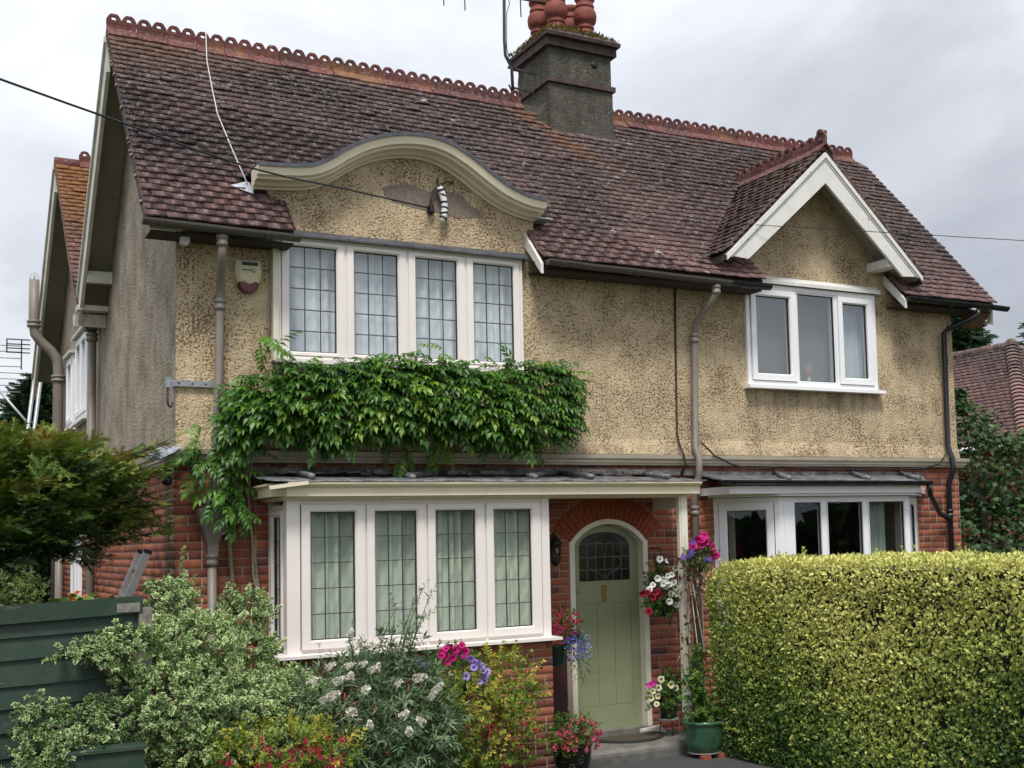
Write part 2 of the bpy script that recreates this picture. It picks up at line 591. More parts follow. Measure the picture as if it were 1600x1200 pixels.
def glass_material(name, tint=(0.92, 0.96, 0.95), refl=2.0, rough=0.0, wob=0.0):
    t = NT(name)
    fr = t.math("POWER", t.math("SUBTRACT", 1.0, t.facing()), 5.0)
    k = t.math("ADD", t.math("MULTIPLY", fr, 0.85), 0.042 * refl, clamp=True)
    tr = t.n("ShaderNodeBsdfTransparent", {"Color": tint})
    g = t.n("ShaderNodeBsdfGlossy", {"Color": (0.9, 0.95, 1.0), "Roughness": rough})
    if wob:
        t.put(g.inputs["Normal"], t.bump(t.noise(3.0, 2, 0.5), wob, 0.02))
    mx = t.n("ShaderNodeMixShader", {0: k, 1: tr.outputs[0], 2: g.outputs[0]})
    t.t.links.new(mx.outputs[0], t.out.inputs[0])
    return t.m


M_RC = roughcast("roughcast_cream", (0.70, 0.57, 0.38), (0.56, 0.435, 0.27), (0.115, 0.076, 0.042), 0.535, (0.22, 0.17, 0.115), 0.42, True)
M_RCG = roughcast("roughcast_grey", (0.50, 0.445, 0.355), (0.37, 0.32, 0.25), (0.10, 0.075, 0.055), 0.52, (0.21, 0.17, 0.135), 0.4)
M_STACK = roughcast("chimney_render", (0.135, 0.127, 0.105), (0.078, 0.074, 0.062), (0.26, 0.24, 0.19), 0.65, (0.05, 0.052, 0.034), 0.8)
M_BRICK = brick_material("brick")
M_MORTAR = plain("mortar", (0.35, 0.28, 0.22), 0.95, var=0.25, scale=60, spec=0.1)
M_ARCH = plain("rubbed_red_brick", (0.25, 0.060, 0.030), 0.8, var=0.3, scale=30, spec=0.2)
M_TILE = tile_material("clay_tile")
M_TILE_R = tile_material("clay_tile_rear", "full")
M_TILE_D = tile_material("clay_tile_plain", "none")
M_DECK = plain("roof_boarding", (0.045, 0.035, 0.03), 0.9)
M_CREST = NT("crest_tile_clay")
_t = M_CREST
_n1 = _t.noise(20, 5, 0.65)
_c = _t.mix(_t.attr(), (0.085, 0.030, 0.028), (0.145, 0.044, 0.037))
_c = _t.mix(_t.ramp(_n1, [(0.5, 0.0), (0.68, 0.8)]), _c, (0.05, 0.028, 0.028))
_xyz = _t.n("ShaderNodeSeparateXYZ", {0: _t.pos()})
_lw = _t.n("ShaderNodeMapRange", {0: _t.math("ADD", _xyz.outputs[2], _t.math("MULTIPLY", _n1, 0.08)), 1: 7.30, 2: 7.36, 3: 1.0, 4: 0.0}).outputs[0]
_li = _t.math("MULTIPLY", _lw, _t.ramp(_t.noise(1.6, 4, 0.65), [(0.52, 0.0), (0.66, 0.85)]))
_c = _t.mix(_li, _c, _t.mix(_n1, (0.15, 0.075, 0.03), (0.34, 0.17, 0.06)))
_gl = _t.math("MULTIPLY", _lw, _t.ramp(_t.noise(24, 4, 0.7), [(0.50, 0.0), (0.66, 0.6)]))
_c = _t.mix(_gl, _c, (0.24, 0.20, 0.19))
_c = _t.mix(_t.ramp(_t.noise(26, 3, 0.6), [(0.66, 0.0), (0.72, 0.7)]), _c, (0.42, 0.38, 0.34))
M_CREST = _t.done(_c, 0.8, _t.bump(_n1, 0.3, 0.01), spec=0.3)
M_CREAM = paint("cream_paint", (0.74, 0.665, 0.49), 0.5, (0.30, 0.26, 0.17), 0.4, 5.0)
M_CORN = paint("cornice_paint", (0.78, 0.695, 0.54), 0.5, (0.42, 0.35, 0.26), 0.3, 7.0)
M_CREAMW = paint("pale_cream_paint", (0.74, 0.70, 0.58), 0.45, (0.25, 0.22, 0.15), 0.3, 4.0)
M_BARGE = paint("flaking_white_paint", (0.72, 0.71, 0.67), 0.55, (0.30, 0.28, 0.24), 0.5, 5.0, flake=((0.13, 0.115, 0.10), 0.64))
M_BARGE_L = paint("weathered_barge_paint", (0.60, 0.585, 0.51), 0.6, (0.16, 0.15, 0.11), 0.7, 5.0, flake=((0.13, 0.12, 0.09), 0.66))
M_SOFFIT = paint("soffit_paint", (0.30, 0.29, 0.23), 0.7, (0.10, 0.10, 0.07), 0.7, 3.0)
M_UPVC = plain("window_plastic", (0.80, 0.745, 0.705), 0.28, var=0.03, scale=3)
M_UPVCW = plain("white_window_plastic", (0.83, 0.83, 0.845), 0.25, var=0.03, scale=3)
M_GASKET = plain("window_gasket", (0.02, 0.02, 0.022), 0.6)
M_LEADC = plain("lead_came", (0.055, 0.058, 0.065), 0.5, 0.3)
M_GLASS = glass_material("window_glass", (0.97, 0.985, 0.98), 1.5)
M_GLASS_P = glass_material("plain_window_glass", (0.86, 0.88, 0.88), 2.2, 0.0, 0.12)
M_GLASS_D = glass_material("dark_bay_glass", (0.85, 0.9, 0.9), 0.8)
_t = NT("sheet_lead")
_n1 = _t.noise(9, 6, 0.7)
_c = _t.mix(_t.ramp(_n1, [(0.38, 0.0), (0.62, 1.0)]), (0.05, 0.05, 0.052), (0.20, 0.205, 0.215))
_c = _t.mix(_t.ramp(_t.noise(30, 4, 0.7), [(0.62, 0.0), (0.70, 0.9)]), _c, (0.42, 0.42, 0.40))
M_LEAD = _t.done(_c, 0.5, _t.bump(_n1, 0.5, 0.03), metal=0.1)
M_LEADD = plain("dark_lead", (0.075, 0.08, 0.095), 0.5, 0.2, var=0.4, scale=12)
M_GUTTER = paint("old_iron_gutter", (0.085, 0.075, 0.068), 0.6, (0.05, 0.04, 0.035), 0.8, 7.0, flake=((0.22, 0.19, 0.15), 0.70))
M_PIPE = paint("brown_grey_pipe", (0.215, 0.185, 0.16), 0.5, (0.12, 0.10, 0.085), 0.6, 5.0)
M_BLACKP = plain("black_plastic", (0.012, 0.013, 0.018), 0.32, var=0.2)
M_DOOR = paint("sage_green_paint", (0.255, 0.285, 0.165), 0.42, (0.15, 0.17, 0.09), 0.35, 3.0)
M_BRASS = plain("brass", (0.50, 0.32, 0.10), 0.35, 0.85, var=0.25)
M_MAROON = paint("maroon_paint", (0.060, 0.017, 0.016), 0.6, (0.04, 0.02, 0.02), 0.5)
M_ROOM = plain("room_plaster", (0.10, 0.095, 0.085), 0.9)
M_POT = plain("terracotta_pot", (0.185, 0.045, 0.030), 0.75, var=0.35, scale=14)
M_MOSS = leafmat("moss", [(0.0, (0.06, 0.05, 0.015)), (0.5, (0.16, 0.13, 0.035)), (1.0, (0.30, 0.22, 0.07))], 0.1, 0.9)
M_STONE = plain("grey_step_stone", (0.14, 0.135, 0.12), 0.8, var=0.35, scale=9)


# ------------------------------------------------------------------ small pieces (bricks, tiles): objects for the largest, one mesh for the rest
class Pieces:
    def __init__(s):
        s.items = []

    def add(s, M, key, var, score):
        s.items.append((np.array(M, dtype=float), key, var, score))

    def emit(s, geos, mat, parent, name, rest, n_obj, nvar=12, stuff_parent=None):
        s.items.sort(key=lambda q: -q[3])
        big, small = s.items[:n_obj], s.items[n_obj:]
        cache = {}
        for (M, key, var, sc_) in big:
            k = (key, var)
            if k not in cache:
                V, T = geos[key]
                cache[k] = tri_mesh(name, V, T, np.full(len(T), (var + 0.5) / nvar), mat)
            o = mk(name, cache[k], parent)
            o.matrix_basis = Matrix(M.tolist())
        if small:
            Vs, Ts, Rs, b = [], [], [], 0
            for key in geos:
                sub = [q for q in small if q[1] == key]
                if not sub:
                    continue
                V, T = geos[key]
                A = np.stack([q[0] for q in sub])
                Vh = np.concatenate([V, np.ones((len(V), 1))], 1)
                P = np.einsum("kij,nj->kni", A, Vh)[:, :, :3]
                k = len(sub)
                Vs.append(P.reshape(-1, 3))
                Ts.append((T[None] + (np.arange(k) * len(V))[:, None, None]).reshape(-1, 3) + b)
                b += k * len(V)
                Rs.append(np.repeat([(q[2] + 0.5) / nvar for q in sub], len(T)))
            mk(rest, tri_mesh(rest, np.concatenate(Vs), np.concatenate(Ts), np.concatenate(Rs), mat), parent, kind="stuff")


def quads_to_tris(F):
    T = []
    for f in F:
        for i in range(1, len(f) - 1):
            T.append((f[0], f[i], f[i + 1]))
    return np.array(T)


BOXF = [(0, 3, 2, 1), (4, 5, 6, 7), (0, 1, 5, 4), (1, 2, 6, 5), (2, 3, 7, 6), (3, 0, 4, 7)]


def view_score(p, vis=1.0):
    d = Vector(p) - Vector(CAM)
    return vis / max(d.length_squared, 1.0)


HOUSE = thing("house", "pair of brick and cream roughcast semi-detached houses under one long tiled roof", "house")

# ------------------------------------------------------------------ brickwork
BR = Pieces()
# a brick: x 0..1 (length), y 0..1 depth behind the face, z 0..1 height; slightly worn front arrises
_bv = [(0.008, 0, 0.025), (0.992, 0, 0.025), (1, 1, 0), (0, 1, 0), (0.008, 0, 0.975), (0.992, 0, 0.975), (1, 1, 1), (0, 1, 1)]
_bv = _bv + [(0, 0.04, 0), (1, 0.04, 0), (1, 0.04, 1), (0, 0.04, 1)]
_bf = [(0, 1, 5, 4), (8, 9, 1, 0), (9, 10, 5, 1), (10, 11, 4, 5), (11, 8, 0, 4), (8, 3, 2, 9), (9, 2, 6, 10), (10, 6, 7, 11), (11, 7, 3, 8)]
BRICK_GEO = {"brick": (np.array(_bv, float), quads_to_tris(_bf))}


def lay_bricks(o, U, N, u0, u1, z0, z1, holes=(), vis=lambda u, z: 1.0, phase=0.0, dark=None, course=0.075, header=0.22):
    """o + U*u is a point on the wall face; N points out of the wall"""
    o, U, N = Vector(o), Vector(U), Vector(N)
    rows = int(round((z1 - z0) / course))
    for j in range(rows):
        z = z0 + j * course
        u = u0 - (0.1125 if j % 2 else 0.0) - phase
        while u < u1:
            L = 0.225
            if rng.random() < header:
                L = 0.1125
            segs = [(max(u, u0), min(u + L, u1))]
            for (a, b, c, d) in holes:
                if z + 0.035 > c and z + 0.035 < d:
                    ns = []
                    for (p, q) in segs:
                        if q <= a or p >= b:
                            ns.append((p, q))
                        else:
                            if p < a:
                                ns.append((p, a))
                            if q > b:
                                ns.append((b, q))
                    segs = ns
            for (p, q) in segs:
                if q - p < 0.035:
                    continue
                w = q - p - 0.013
                pr = rng.uniform(-0.0015, 0.003)
                base = o + U * (p + 0.005) + N * (0.001 + pr) + Vector((0, 0, z + 0.005))
                # slight rotation keeps courses from being ruler-straight
                tz = rng.uniform(-0.004, 0.004)
                ux = U * w + Vector((0, 0, w * tz))
                dz = Vector((0, 0, course - 0.0105 + rng.uniform(-0.0015, 0.001)))
                dy = N * -0.05
                M = [[ux.x, dy.x, dz.x, base.x], [ux.y, dy.y, dz.y, base.y], [ux.z, dy.z, dz.z, base.z], [0, 0, 0, 1]]
                var = min(11, max(0, int(rng.gauss(6.6, 3.0))))
                if dark and dark(z):
                    var = rng.choice((0, 0, 1, 2, 1))
                BR.add(M, "brick", var, view_score(base, vis((p + q) / 2, z) * w))
            u += L


ZB = 2.76                     # underside of the band between brick and roughcast
mort = MB()
door_hole = (3.72, 4.63, -0.1, 1.99)
mort_hole = (3.72, 4.63, -0.1, 2.23)
# front wall (mortar face at y = 0.006), bays and door opening cut out
mort.holed(0.0, 9.12, -0.3, ZB, 0.004, 0.25, [(0.95, 3.05, 1.05, 2.42), mort_hole, (5.75, 8.05, 0.85, 2.42)], lambda u, d, z: (u, d, z))
mort.holed(0.25, 9.9, -0.3, ZB, 0.004, 0.25, [(6.2, 7.1, 1.2, 2.2)], lambda u, d, z: (d, u, z))
BRICKS = mort.obj("brick_wall", M_MORTAR, HOUSE)
lay_bricks((0, 0, 0), (1, 0, 0), (0, -1, 0), -0.009, 0.95, -0.24, ZB, [(0.80, 0.95, 1.08, 2.6)], lambda u, z: 1.0 if (u < 0.75 and 1.2 < z) else 0.05)
lay_bricks((0, 0, 0), (1, 0, 0), (0, -1, 0), 0.95, 3.05, 2.46, ZB, (), lambda u, z: 0.3)
# porch back wall and round to the right bay, with the arched doorway left open
lay_bricks((0, 0, 0), (1, 0, 0), (0, -1, 0), 3.05, 5.75, -0.24, ZB,
           [door_hole, (3.72, 4.63, 1.95, 2.23), (3.48, 3.70, -0.3, 0.93), (5.50, 5.75, 0.85, 2.42)], lambda u, z: 1.0 if (u > 3.5) else 0.02)
lay_bricks((0, 0, 0), (1, 0, 0), (0, -1, 0), 5.75, 8.05, 2.46, ZB, (), lambda u, z: 0.3)
lay_bricks((0, 0, 0), (1, 0, 0), (0, -1, 0), 8.05, 9.12, -0.24, ZB, [(8.05, 8.42, 0.85, 2.42)], lambda u, z: 1.0 if z > 1.75 else 0.02)
# side wall
lay_bricks((0, 0, 0), (0, 1, 0), (-1, 0, 0), 0.0, 4.55, -0.24, ZB, (), lambda u, z: (1.0 if u < 1.2 else 0.6) if z > 1.5 else 0.03, 0.05)
lay_bricks((0, 0, 0), (0, 1, 0), (-1, 0, 0), 4.55, 9.9, -0.24, ZB, [(6.2, 7.1, 1.2, 2.2)], lambda u, z: 0.03)
# base under the left bay
BX0, BX1, BY = 0.77, 3.20, -0.62
bb = MB()
bb.holed(BX0, BX1, -0.3, 1.09, BY + 0.004, BY + 0.2, [], lambda u, d, z: (u, d, z))
bb.box(BX0 + 0.004, BX0 + 0.2, BY + 0.2, 0.0, -0.3, 1.09)
bb.box(BX1 - 0.2, BX1 - 0.004, BY + 0.2, 0.0, -0.3, 1.09)
bb.obj("bay_base", M_MORTAR, HOUSE)
lay_bricks((0, BY, 0), (1, 0, 0), (0, -1, 0), BX0 - 0.009, BX1 + 0.009, -0.185, 1.09, (), lambda u, z: 1.1 if u > 2.3 else 0.08, 0.0, lambda z: z < 0.30)
lay_bricks((BX1, BY, 0), (0, 1, 0), (1, 0, 0), 0.0, 0.62, -0.185, 1.09, (), lambda u, z: 0.01)
lay_bricks((BX0, BY, 0), (0, 1, 0), (-1, 0, 0), 0.0, 0.62, -0.185, 1.09, (), lambda u, z: 0.3)
# right bay base
rb = MB()
RB = [(5.47, 0.0), (6.00, -0.47), (7.84, -0.47), (8.40, 0.0)]
rb.prism([(5.52, -0.0), (6.02, -0.44), (7.82, -0.44), (8.35, 0.0)], "z", -0.3, 0.95)
rb.obj("bay_base", M_MORTAR, HOUSE)
lay_bricks((0, -0.44, 0), (1, 0, 0), (0, -1, 0), 6.02, 7.82, -0.2, 0.95, (), lambda u, z: 0.01)
BR.emit(BRICK_GEO, M_BRICK, BRICKS, "brick", "brickwork", 300)

# arch of rubbed bricks over the door
ACX, ASP = 4.175, 1.99


AHW, ARISE = 0.445, 0.225
ARAD = (AHW ** 2 + ARISE ** 2) / (2 * ARISE)
AANG = math.asin(AHW / ARAD)


def arch_pt(t, grow=0.0):
    """t 0..1 along the segmental arch over the door, left to right"""
    a = AANG * (2 * t - 1)
    return ACX + (ARAD + grow) * math.sin(a), ASP + ARISE - ARAD + (ARAD + grow) * math.cos(a)


bk = MB()
nb = 21
for i in range(nb):
    t0, t1 = i / nb + 0.0035, (i + 1) / nb - 0.0035
    p0, p1 = arch_pt(t0), arch_pt(t1)
    q0, q1 = arch_pt(t0, 0.225), arch_pt(t1, 0.225)
    b_ = MB()
    b_.prism([p0, p1, q1, q0], "y", -0.008 - rng.uniform(0, 0.003), 0.12)
    b_.obj("arch_brick", M_ARCH, BRICKS)
am = MB()
am.sweep([(0.0, 0.0), (0.23, 0.0), (0.23, 0.2), (0.0, 0.2)], [((p[0], 0.004, p[1]), ((q[0] - p[0]) / 0.225, 0, (q[1] - p[1]) / 0.225), (0, 1, 0)) for p, q in ((arch_pt(i / 30), arch_pt(i / 30, 0.225)) for i in range(31))])
am.obj("arch_mortar", plain("red_lime_joint", (0.22, 0.065, 0.04), 0.9), BRICKS)

# ------------------------------------------------------------------ roughcast upper walls
ZC = 2.87
TANP = 1.038


def roof_z(y):
    return 4.78 + TANP * (y + 0.3)


def roof_y(z):
    return (z - 4.78) / TANP - 0.3


PCX = 2.09


PED_PROFILE = [(0.40, 5.345), (0.62, 5.350), (0.85, 5.365), (1.10, 5.400), (1.25, 5.470), (1.39, 5.570), (1.54, 5.665), (1.69, 5.735), (1.86, 5.790), (2.06, 5.822), (2.26, 5.822), (2.45, 5.778), (2.66, 5.675), (2.87, 5.540), (3.03, 5.450), (3.22, 5.385), (3.38, 5.362), (3.7, 5.355)]


def ped_z(x):
    """height of the pediment's outer edge: a broad arch with short level tails (Catmull-Rom through measured points)"""
    q = PED_PROFILE
    k = 1
    while k < len(q) - 3 and x > q[k + 1][0]:
        k += 1
    (x0, a), (x1, b), (x2, c), (x3, d) = q[k - 1], q[k], q[k + 1], q[k + 2]
    t = min(1.0, max(0.0, (x - x1) / (x2 - x1)))
    m1, m2 = (c - a) / (x2 - x0) * (x2 - x1), (d - b) / (x3 - x1) * (x2 - x1)
    return (2 * t ** 3 - 3 * t * t + 1) * b + (t ** 3 - 2 * t * t + t) * m1 + (3 * t * t - 2 * t ** 3) * c + (t ** 3 - t * t) * m2


DCX, DZ, DT = 6.87, 6.33, 0.93        # dormer: centre, ridge height, slope


def dorm_z(x):
    return DZ - DT * abs(x - DCX)


W1 = (0.86, 3.24, 3.69, 4.80)
W2 = (5.98, 7.84, 3.64, 4.80)
rw = MB()
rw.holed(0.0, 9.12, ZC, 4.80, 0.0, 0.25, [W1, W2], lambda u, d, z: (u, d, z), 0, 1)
rw.box(0.02, 0.80, 0.0, 0.25, 4.80, 4.98)
rw.box(3.40, 5.60, 0.0, 0.25, 4.80, 4.98)
rw.box(8.14, 9.10, 0.0, 0.25, 4.80, 4.98)
# lower edge kicks out over the band
for (a, b) in ((0.0, 9.12),):
    rw.prism([(0.0, ZC + 0.16), (-0.045, ZC + 0.002), (0.0, ZC + 0.002)], "x", a, b)
WALL = rw.obj("roughcast_wall", [M_RC, M_RCG], HOUSE)
pw = MB()
xs = [0.80 + 2.6 * i / 40 for i in range(41)]
pw.prism([(xs[-1], 4.80), (xs[0], 4.80)] + [(x, ped_z(x) - 0.05) for x in xs], "y", 0.0, 0.25)
PED = pw.obj("pediment_wall", M_RC, HOUSE)
dw = MB()
dw.prism([(5.60, 4.80), (8.14, 4.80), (8.14, dorm_z(8.14) - 0.08), (DCX, DZ - 0.08), (5.60, dorm_z(5.60) - 0.08)], "y", 0.0, 0.25)
dw.obj("gable_wall", M_RC, HOUSE)
sw = MB()
sw.prism([(0.25, ZC), (4.2, ZC), (4.2, 4.92), (2.05, 7.12), (0.25, 5.26)], "x", 0.0, 0.25)
sw.obj("roughcast_side_wall", M_RCG, HOUSE)
sr = MB()
sr.holed(4.2, 9.9, ZC, 4.86, 0.0, 0.25, [(5.60, 6.80, 3.72, 4.82), (7.12, 7.80, 3.72, 4.70)], lambda u, d, z: (d, u, z))
sr.prism([(4.2, 4.86), (9.6, 4.86), (6.9, 7.10)], "x", 0.0, 0.25)
sr.obj("roughcast_side_wall", M_RCG, HOUSE)
oth = MB()
oth.box(8.87, 9.12, 0.25, 4.2, ZC, 4.9)
oth.prism([(0.25, 4.9), (4.2, 4.9), (2.05, 7.1)], "x", 8.87, 9.12)
oth.box(8.87, 9.12, 0.25, 9.9, -0.3, ZC)
oth.box(8.87, 9.12, 4.2, 9.9, ZC, 4.8)
oth.prism([(4.2, 4.8), (9.6, 4.8), (6.9, 7.1)], "x", 8.87, 9.12)
oth.box(0.25, 8.87, 9.65, 9.9, -0.3, 4.8)
oth.obj("rear_wall", M_RCG, HOUSE)
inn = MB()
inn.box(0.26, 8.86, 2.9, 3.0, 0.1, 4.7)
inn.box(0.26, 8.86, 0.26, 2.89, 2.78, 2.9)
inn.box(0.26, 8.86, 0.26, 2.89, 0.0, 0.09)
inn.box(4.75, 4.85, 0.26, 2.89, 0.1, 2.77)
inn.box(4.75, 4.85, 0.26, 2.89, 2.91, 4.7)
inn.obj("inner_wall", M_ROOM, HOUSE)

# moulded band between the storeys (front, and round the corner to the side)
bp = [(0.0, ZB), (0.055, ZB), (0.06, ZB + 0.022), (0.075, ZB + 0.026), (0.075, ZB + 0.045), (0.098, ZB + 0.066), (0.105, ZB + 0.100), (0.0, ZB + 0.112)]
bm = MB()
P_ = [(9.12, 0.6), (9.12, 0.0), (0.0, 0.0), (0.0, 9.9)]
fr = []
for i, (x, y) in enumerate(P_):
    n = {0: (1, 0), 1: (1, -1), 2: (-1, -1), 3: (-1, 0)}[i]
    fr.append(((x, y, 0), (n[0], n[1], 0), (0, 0, 1)))
bm.sweep(bp, fr)
BAND = bm.obj("string_course", paint("grubby_band_paint", (0.46, 0.405, 0.31), 0.6, (0.19, 0.16, 0.12), 0.7, 5.0), HOUSE)

# ------------------------------------------------------------------ roofs
TH = math.atan(TANP)
XL, XR = -0.30, 9.56
YR, ZR = 2.05, 7.22
# a plain clay tile: x -0.5..0.5 (width), y 0..0.19 up the slope, tail lifted
_tv = [(-0.5, 0, 0.027), (0.5, 0, 0.027), (0.5, 0.19, -0.008), (-0.5, 0.19, -0.008), (-0.5, 0, 0.045), (0.5, 0, 0.045), (0.5, 0.19, 0.008), (-0.5, 0.19, 0.008), (0, 0, 0.0455), (0, 0, 0.0275)]
_tf = [(0, 9, 8, 4), (9, 1, 5, 8), (4, 8, 7), (8, 6, 7), (8, 5, 6), (1, 2, 6, 5), (3, 0, 4, 7), (0, 3, 9), (9, 3, 2), (9, 2, 1)]
TILE_GEO = {"tile": (np.array(_tv, float), quads_to_tris(_tf))}


def lay_tiles(P, O, U, V, N, u0, u1, length, cut=None, gauge=0.1, width=0.165, vis=1.0, start=0.0, zdip=None, jit=1.0):
    """O eave corner, U along the eave, V up the slope, N out; cut(uc, v) returns a list of (u0,u1) intervals left uncovered"""
    O, U, V, N = Vector(O), Vector(U), Vector(V), Vector(N)
    rows = int(length / gauge)
    for j in range(rows):
        v = start + j * gauge
        u = u0 - (width / 2 if j % 2 else 0)
        wob = rng.uniform(-0.004, 0.004) * jit
        while u < u1:
            a, b = max(u, u0), min(u + width, u1)
            u += width
            for (p, q) in (cut(a, b, v) if cut else [(a, b)]):
                if q - p < 0.03:
                    continue
                w = q - p - 0.003
                uc = (p + q) / 2
                lift = rng.uniform(-0.002, 0.0035) * jit
                if rng.random() < 0.06:
                    lift += 0.008
                slip = wob + rng.uniform(-0.005, 0.005) * jit
                o = O + U * uc + V * (v + slip) + N * lift
                if zdip:
                    o.z += zdip(uc, v)
                rz = rng.uniform(-0.018, 0.018) * jit
                rl = rng.uniform(-0.022, 0.022) * jit
                x = (U + V * rz + N * rl) * w
                y = (V - U * rz).normalized()
                n = (N - U * rl).normalized()
                M = [[x.x, y.x, n.x, o.x], [x.y, y.y, n.y, o.y], [x.z, y.z, n.z, o.z], [0, 0, 0, 1]]
                var = min(15, max(0, int(rng.gauss(7.0, 3.0))))
                P.add(M, "tile", var, view_score(o, vis))


def clip_out(a, b, c, d):
    """what is left of (a,b) outside (c,d)"""
    if d <= a or c >= b:
        return [(a, b)]
    r = []
    if a < c:
        r.append((a, c))
    if b > d:
        r.append((d, b))
    return r


EX0, EX1, EX2, EX3 = 0.93, 3.33, 6.02, 8.06      # eave breaks: pediment window, gable window


def main_cut(a, b, v):
    y = -0.3 + v * math.cos(TH)
    z = 4.78 + v * math.sin(TH)
    mid = (a + b) / 2
    segs = [(a, b)]
    if y < 0.0:
        segs = [s_ for g in segs for s_ in clip_out(*g, EX0 - 0.10 * (y / -0.3 < 0.0), EX1)]
        segs = [s_ for g in segs for s_ in clip_out(*g, EX2, EX3)]
    else:
        # pediment roof
        lo = hi = None
        for i in range(60):
            x = 0.60 + 2.84 * i / 59
            if ped_z(x) > z + 0.02:
                lo = x if lo is None else lo
                hi = x
        if lo is not None:
            segs = [s_ for g in segs for s_ in clip_out(*g, lo, hi)]
        h = (DZ - z - 0.02) / DT
        if h > 0:
            segs = [s_ for g in segs for s_ in clip_out(*g, DCX - h, DCX + h)]
    if 1.70 < y < 2.6:
        segs = [s_ for g in segs for s_ in clip_out(*g, 4.48, 5.37)]
    return segs


def sag(u, v):
    t = (u - XL) / (XR - XL)
    return -0.05 * math.sin(pi * min(1, max(0, t))) * min(1.0, v / 2.0)


cV, sV = math.cos(TH), math.sin(TH)
SL = (YR + 0.3) / cV
roof = MB()
# boarding under the tiles, broken where the pediment and the gabled dormer come through
dk = 0.075


def deck(mb, x0, x1, y0, y1):
    mb.add([(x0, y0, roof_z(y0) - 0.015), (x1, y0, roof_z(y0) - 0.015), (x1, y1, roof_z(y1) - 0.015), (x0, y1, roof_z(y1) - 0.015),
            (x0, y0, roof_z(y0) - dk), (x1, y0, roof_z(y0) - dk), (x1, y1, roof_z(y1) - dk), (x0, y1, roof_z(y1) - dk)],
           [(0, 1, 2, 3), (7, 6, 5, 4), (0, 4, 5, 1), (1, 5, 6, 2), (2, 6, 7, 3), (3, 7, 4, 0)])


for (x0, x1) in ((XL, EX0), (EX1, EX2), (EX3, XR)):
    deck(roof, x0, x1, -0.29, 0.02)
deck(roof, XL, XR, 0.27, YR)
deck(roof, XL, 0.8, 0.02, 0.27)
deck(roof, 3.4, 5.6, 0.02, 0.27)
deck(roof, 8.14, XR, 0.02, 0.27)
ROOF = roof.obj("roof", M_DECK, HOUSE)
TP = Pieces()
lay_tiles(TP, (0, -0.33, roof_z(-0.33)), (1, 0, 0), (0, cV, sV), (0, -sV, cV), XL, XR, SL - 0.08, main_cut, zdip=sag)
TP.emit(TILE_GEO, M_TILE, ROOF, "tile", "tiling", 300, 16)
# rear slope and the parallel rear range
rs = MB()
rs.add([(XL, YR, ZR), (XR, YR, ZR), (XR, 4.3, 4.89), (XL, 4.3, 4.89), (XL, YR, ZR - dk), (XR, YR, ZR - dk), (XR, 4.3, 4.89 - dk), (XL, 4.3, 4.89 - dk)],
       [(0, 1, 2, 3), (7, 6, 5, 4), (0, 4, 5, 1), (1, 5, 6, 2), (2, 6, 7, 3), (3, 7, 4, 0)])
rs.obj("roof_rear_slope", M_TILE_D, HOUSE)
RY, RZ = 6.9, 7.24
rr = MB()
TR = math.atan((RZ - 4.75) / (RY - 4.25))
for (ya, yb) in ((4.25, RY), (9.7, RY)):
    rr.add([(XL, ya, 4.73), (XR, ya, 4.73), (XR, yb, RZ - 0.02), (XL, yb, RZ - 0.02), (XL, ya, 4.66), (XR, ya, 4.66), (XR, yb, RZ - 0.10), (XL, yb, RZ - 0.10)],
           [(0, 1, 2, 3), (7, 6, 5, 4), (0, 4, 5, 1), (1, 5, 6, 2), (2, 6, 7, 3), (3, 7, 4, 0)])
RROOF = rr.obj("rear_roof", M_TILE_D, HOUSE)
RP = Pieces()
lay_tiles(RP, (0, 4.25, 4.75), (1, 0, 0), (0, math.cos(TR), math.sin(TR)), (0, -math.sin(TR), math.cos(TR)), XL, 2.0, 3.55, None, vis=0.3)
RP.emit(TILE_GEO, M_TILE_R, RROOF, "tile", "tiling", 60, 16)

# crest tiles along the ridges
def crest_mesh(var, humps=2, finial=False):
    m = MB()
    L = 0.142 * humps
    for sgn in (-1, 1):
        m.obox((-L / 2 + 0.003, 0, 0.0), (L - 0.006, 0, 0), (0, sgn * 0.105, -0.105), (0, sgn * 0.010, 0.016), 0, var)
    m.box(-L / 2 + 0.003, L / 2 - 0.003, -0.016, 0.016, -0.01, 0.055, 0, var)
    out = [(0.070, 0.05), (0.070, 0.098), (0.046, 0.140), (0.024, 0.156), (-0.024, 0.156), (-0.046, 0.140), (-0.070, 0.098), (-0.070, 0.05)]
    hc, hr = 0.105, 0.024
    for h in range(humps):
        cx = (h - (humps - 1) / 2) * 0.142
        n = len(out)
        inn_ = []
        for (a, b) in out:
            d = math.hypot(a, b - hc)
            inn_.append((a / d * hr, hc + (b - hc) / d * hr))
        vs = []
        for y in (-0.016, 0.016):
            vs += [(cx + a, y, b) for a, b in out] + [(cx + a, y, b) for a, b in inn_]
        fs = []
        for k in range(n):
            k2 = (k + 1) % n
            fs += [(k, k2, n + k2, n + k), (2 * n + k2, 2 * n + k, 3 * n + k, 3 * n + k2), (k2, k, 2 * n + k, 2 * n + k2), (n + k, n + k2, 3 * n + k2, 3 * n + k)]
        m.add(vs, fs, 0, False, var)
    if finial:
        m.box(-0.03, 0.03, -0.03, 0.03, 0.05, 0.13, 0, var)
        m.prism([(-0.05, 0.13), (0.05, 0.13), (0.04, 0.165), (0.0, 0.18), (-0.04, 0.165)], "y", -0.04, 0.04, 0, var)
    return m.mesh("ridge_tile", M_CREST)


CREST = [crest_mesh(0.1 + 0.25 * i) for i in range(4)]


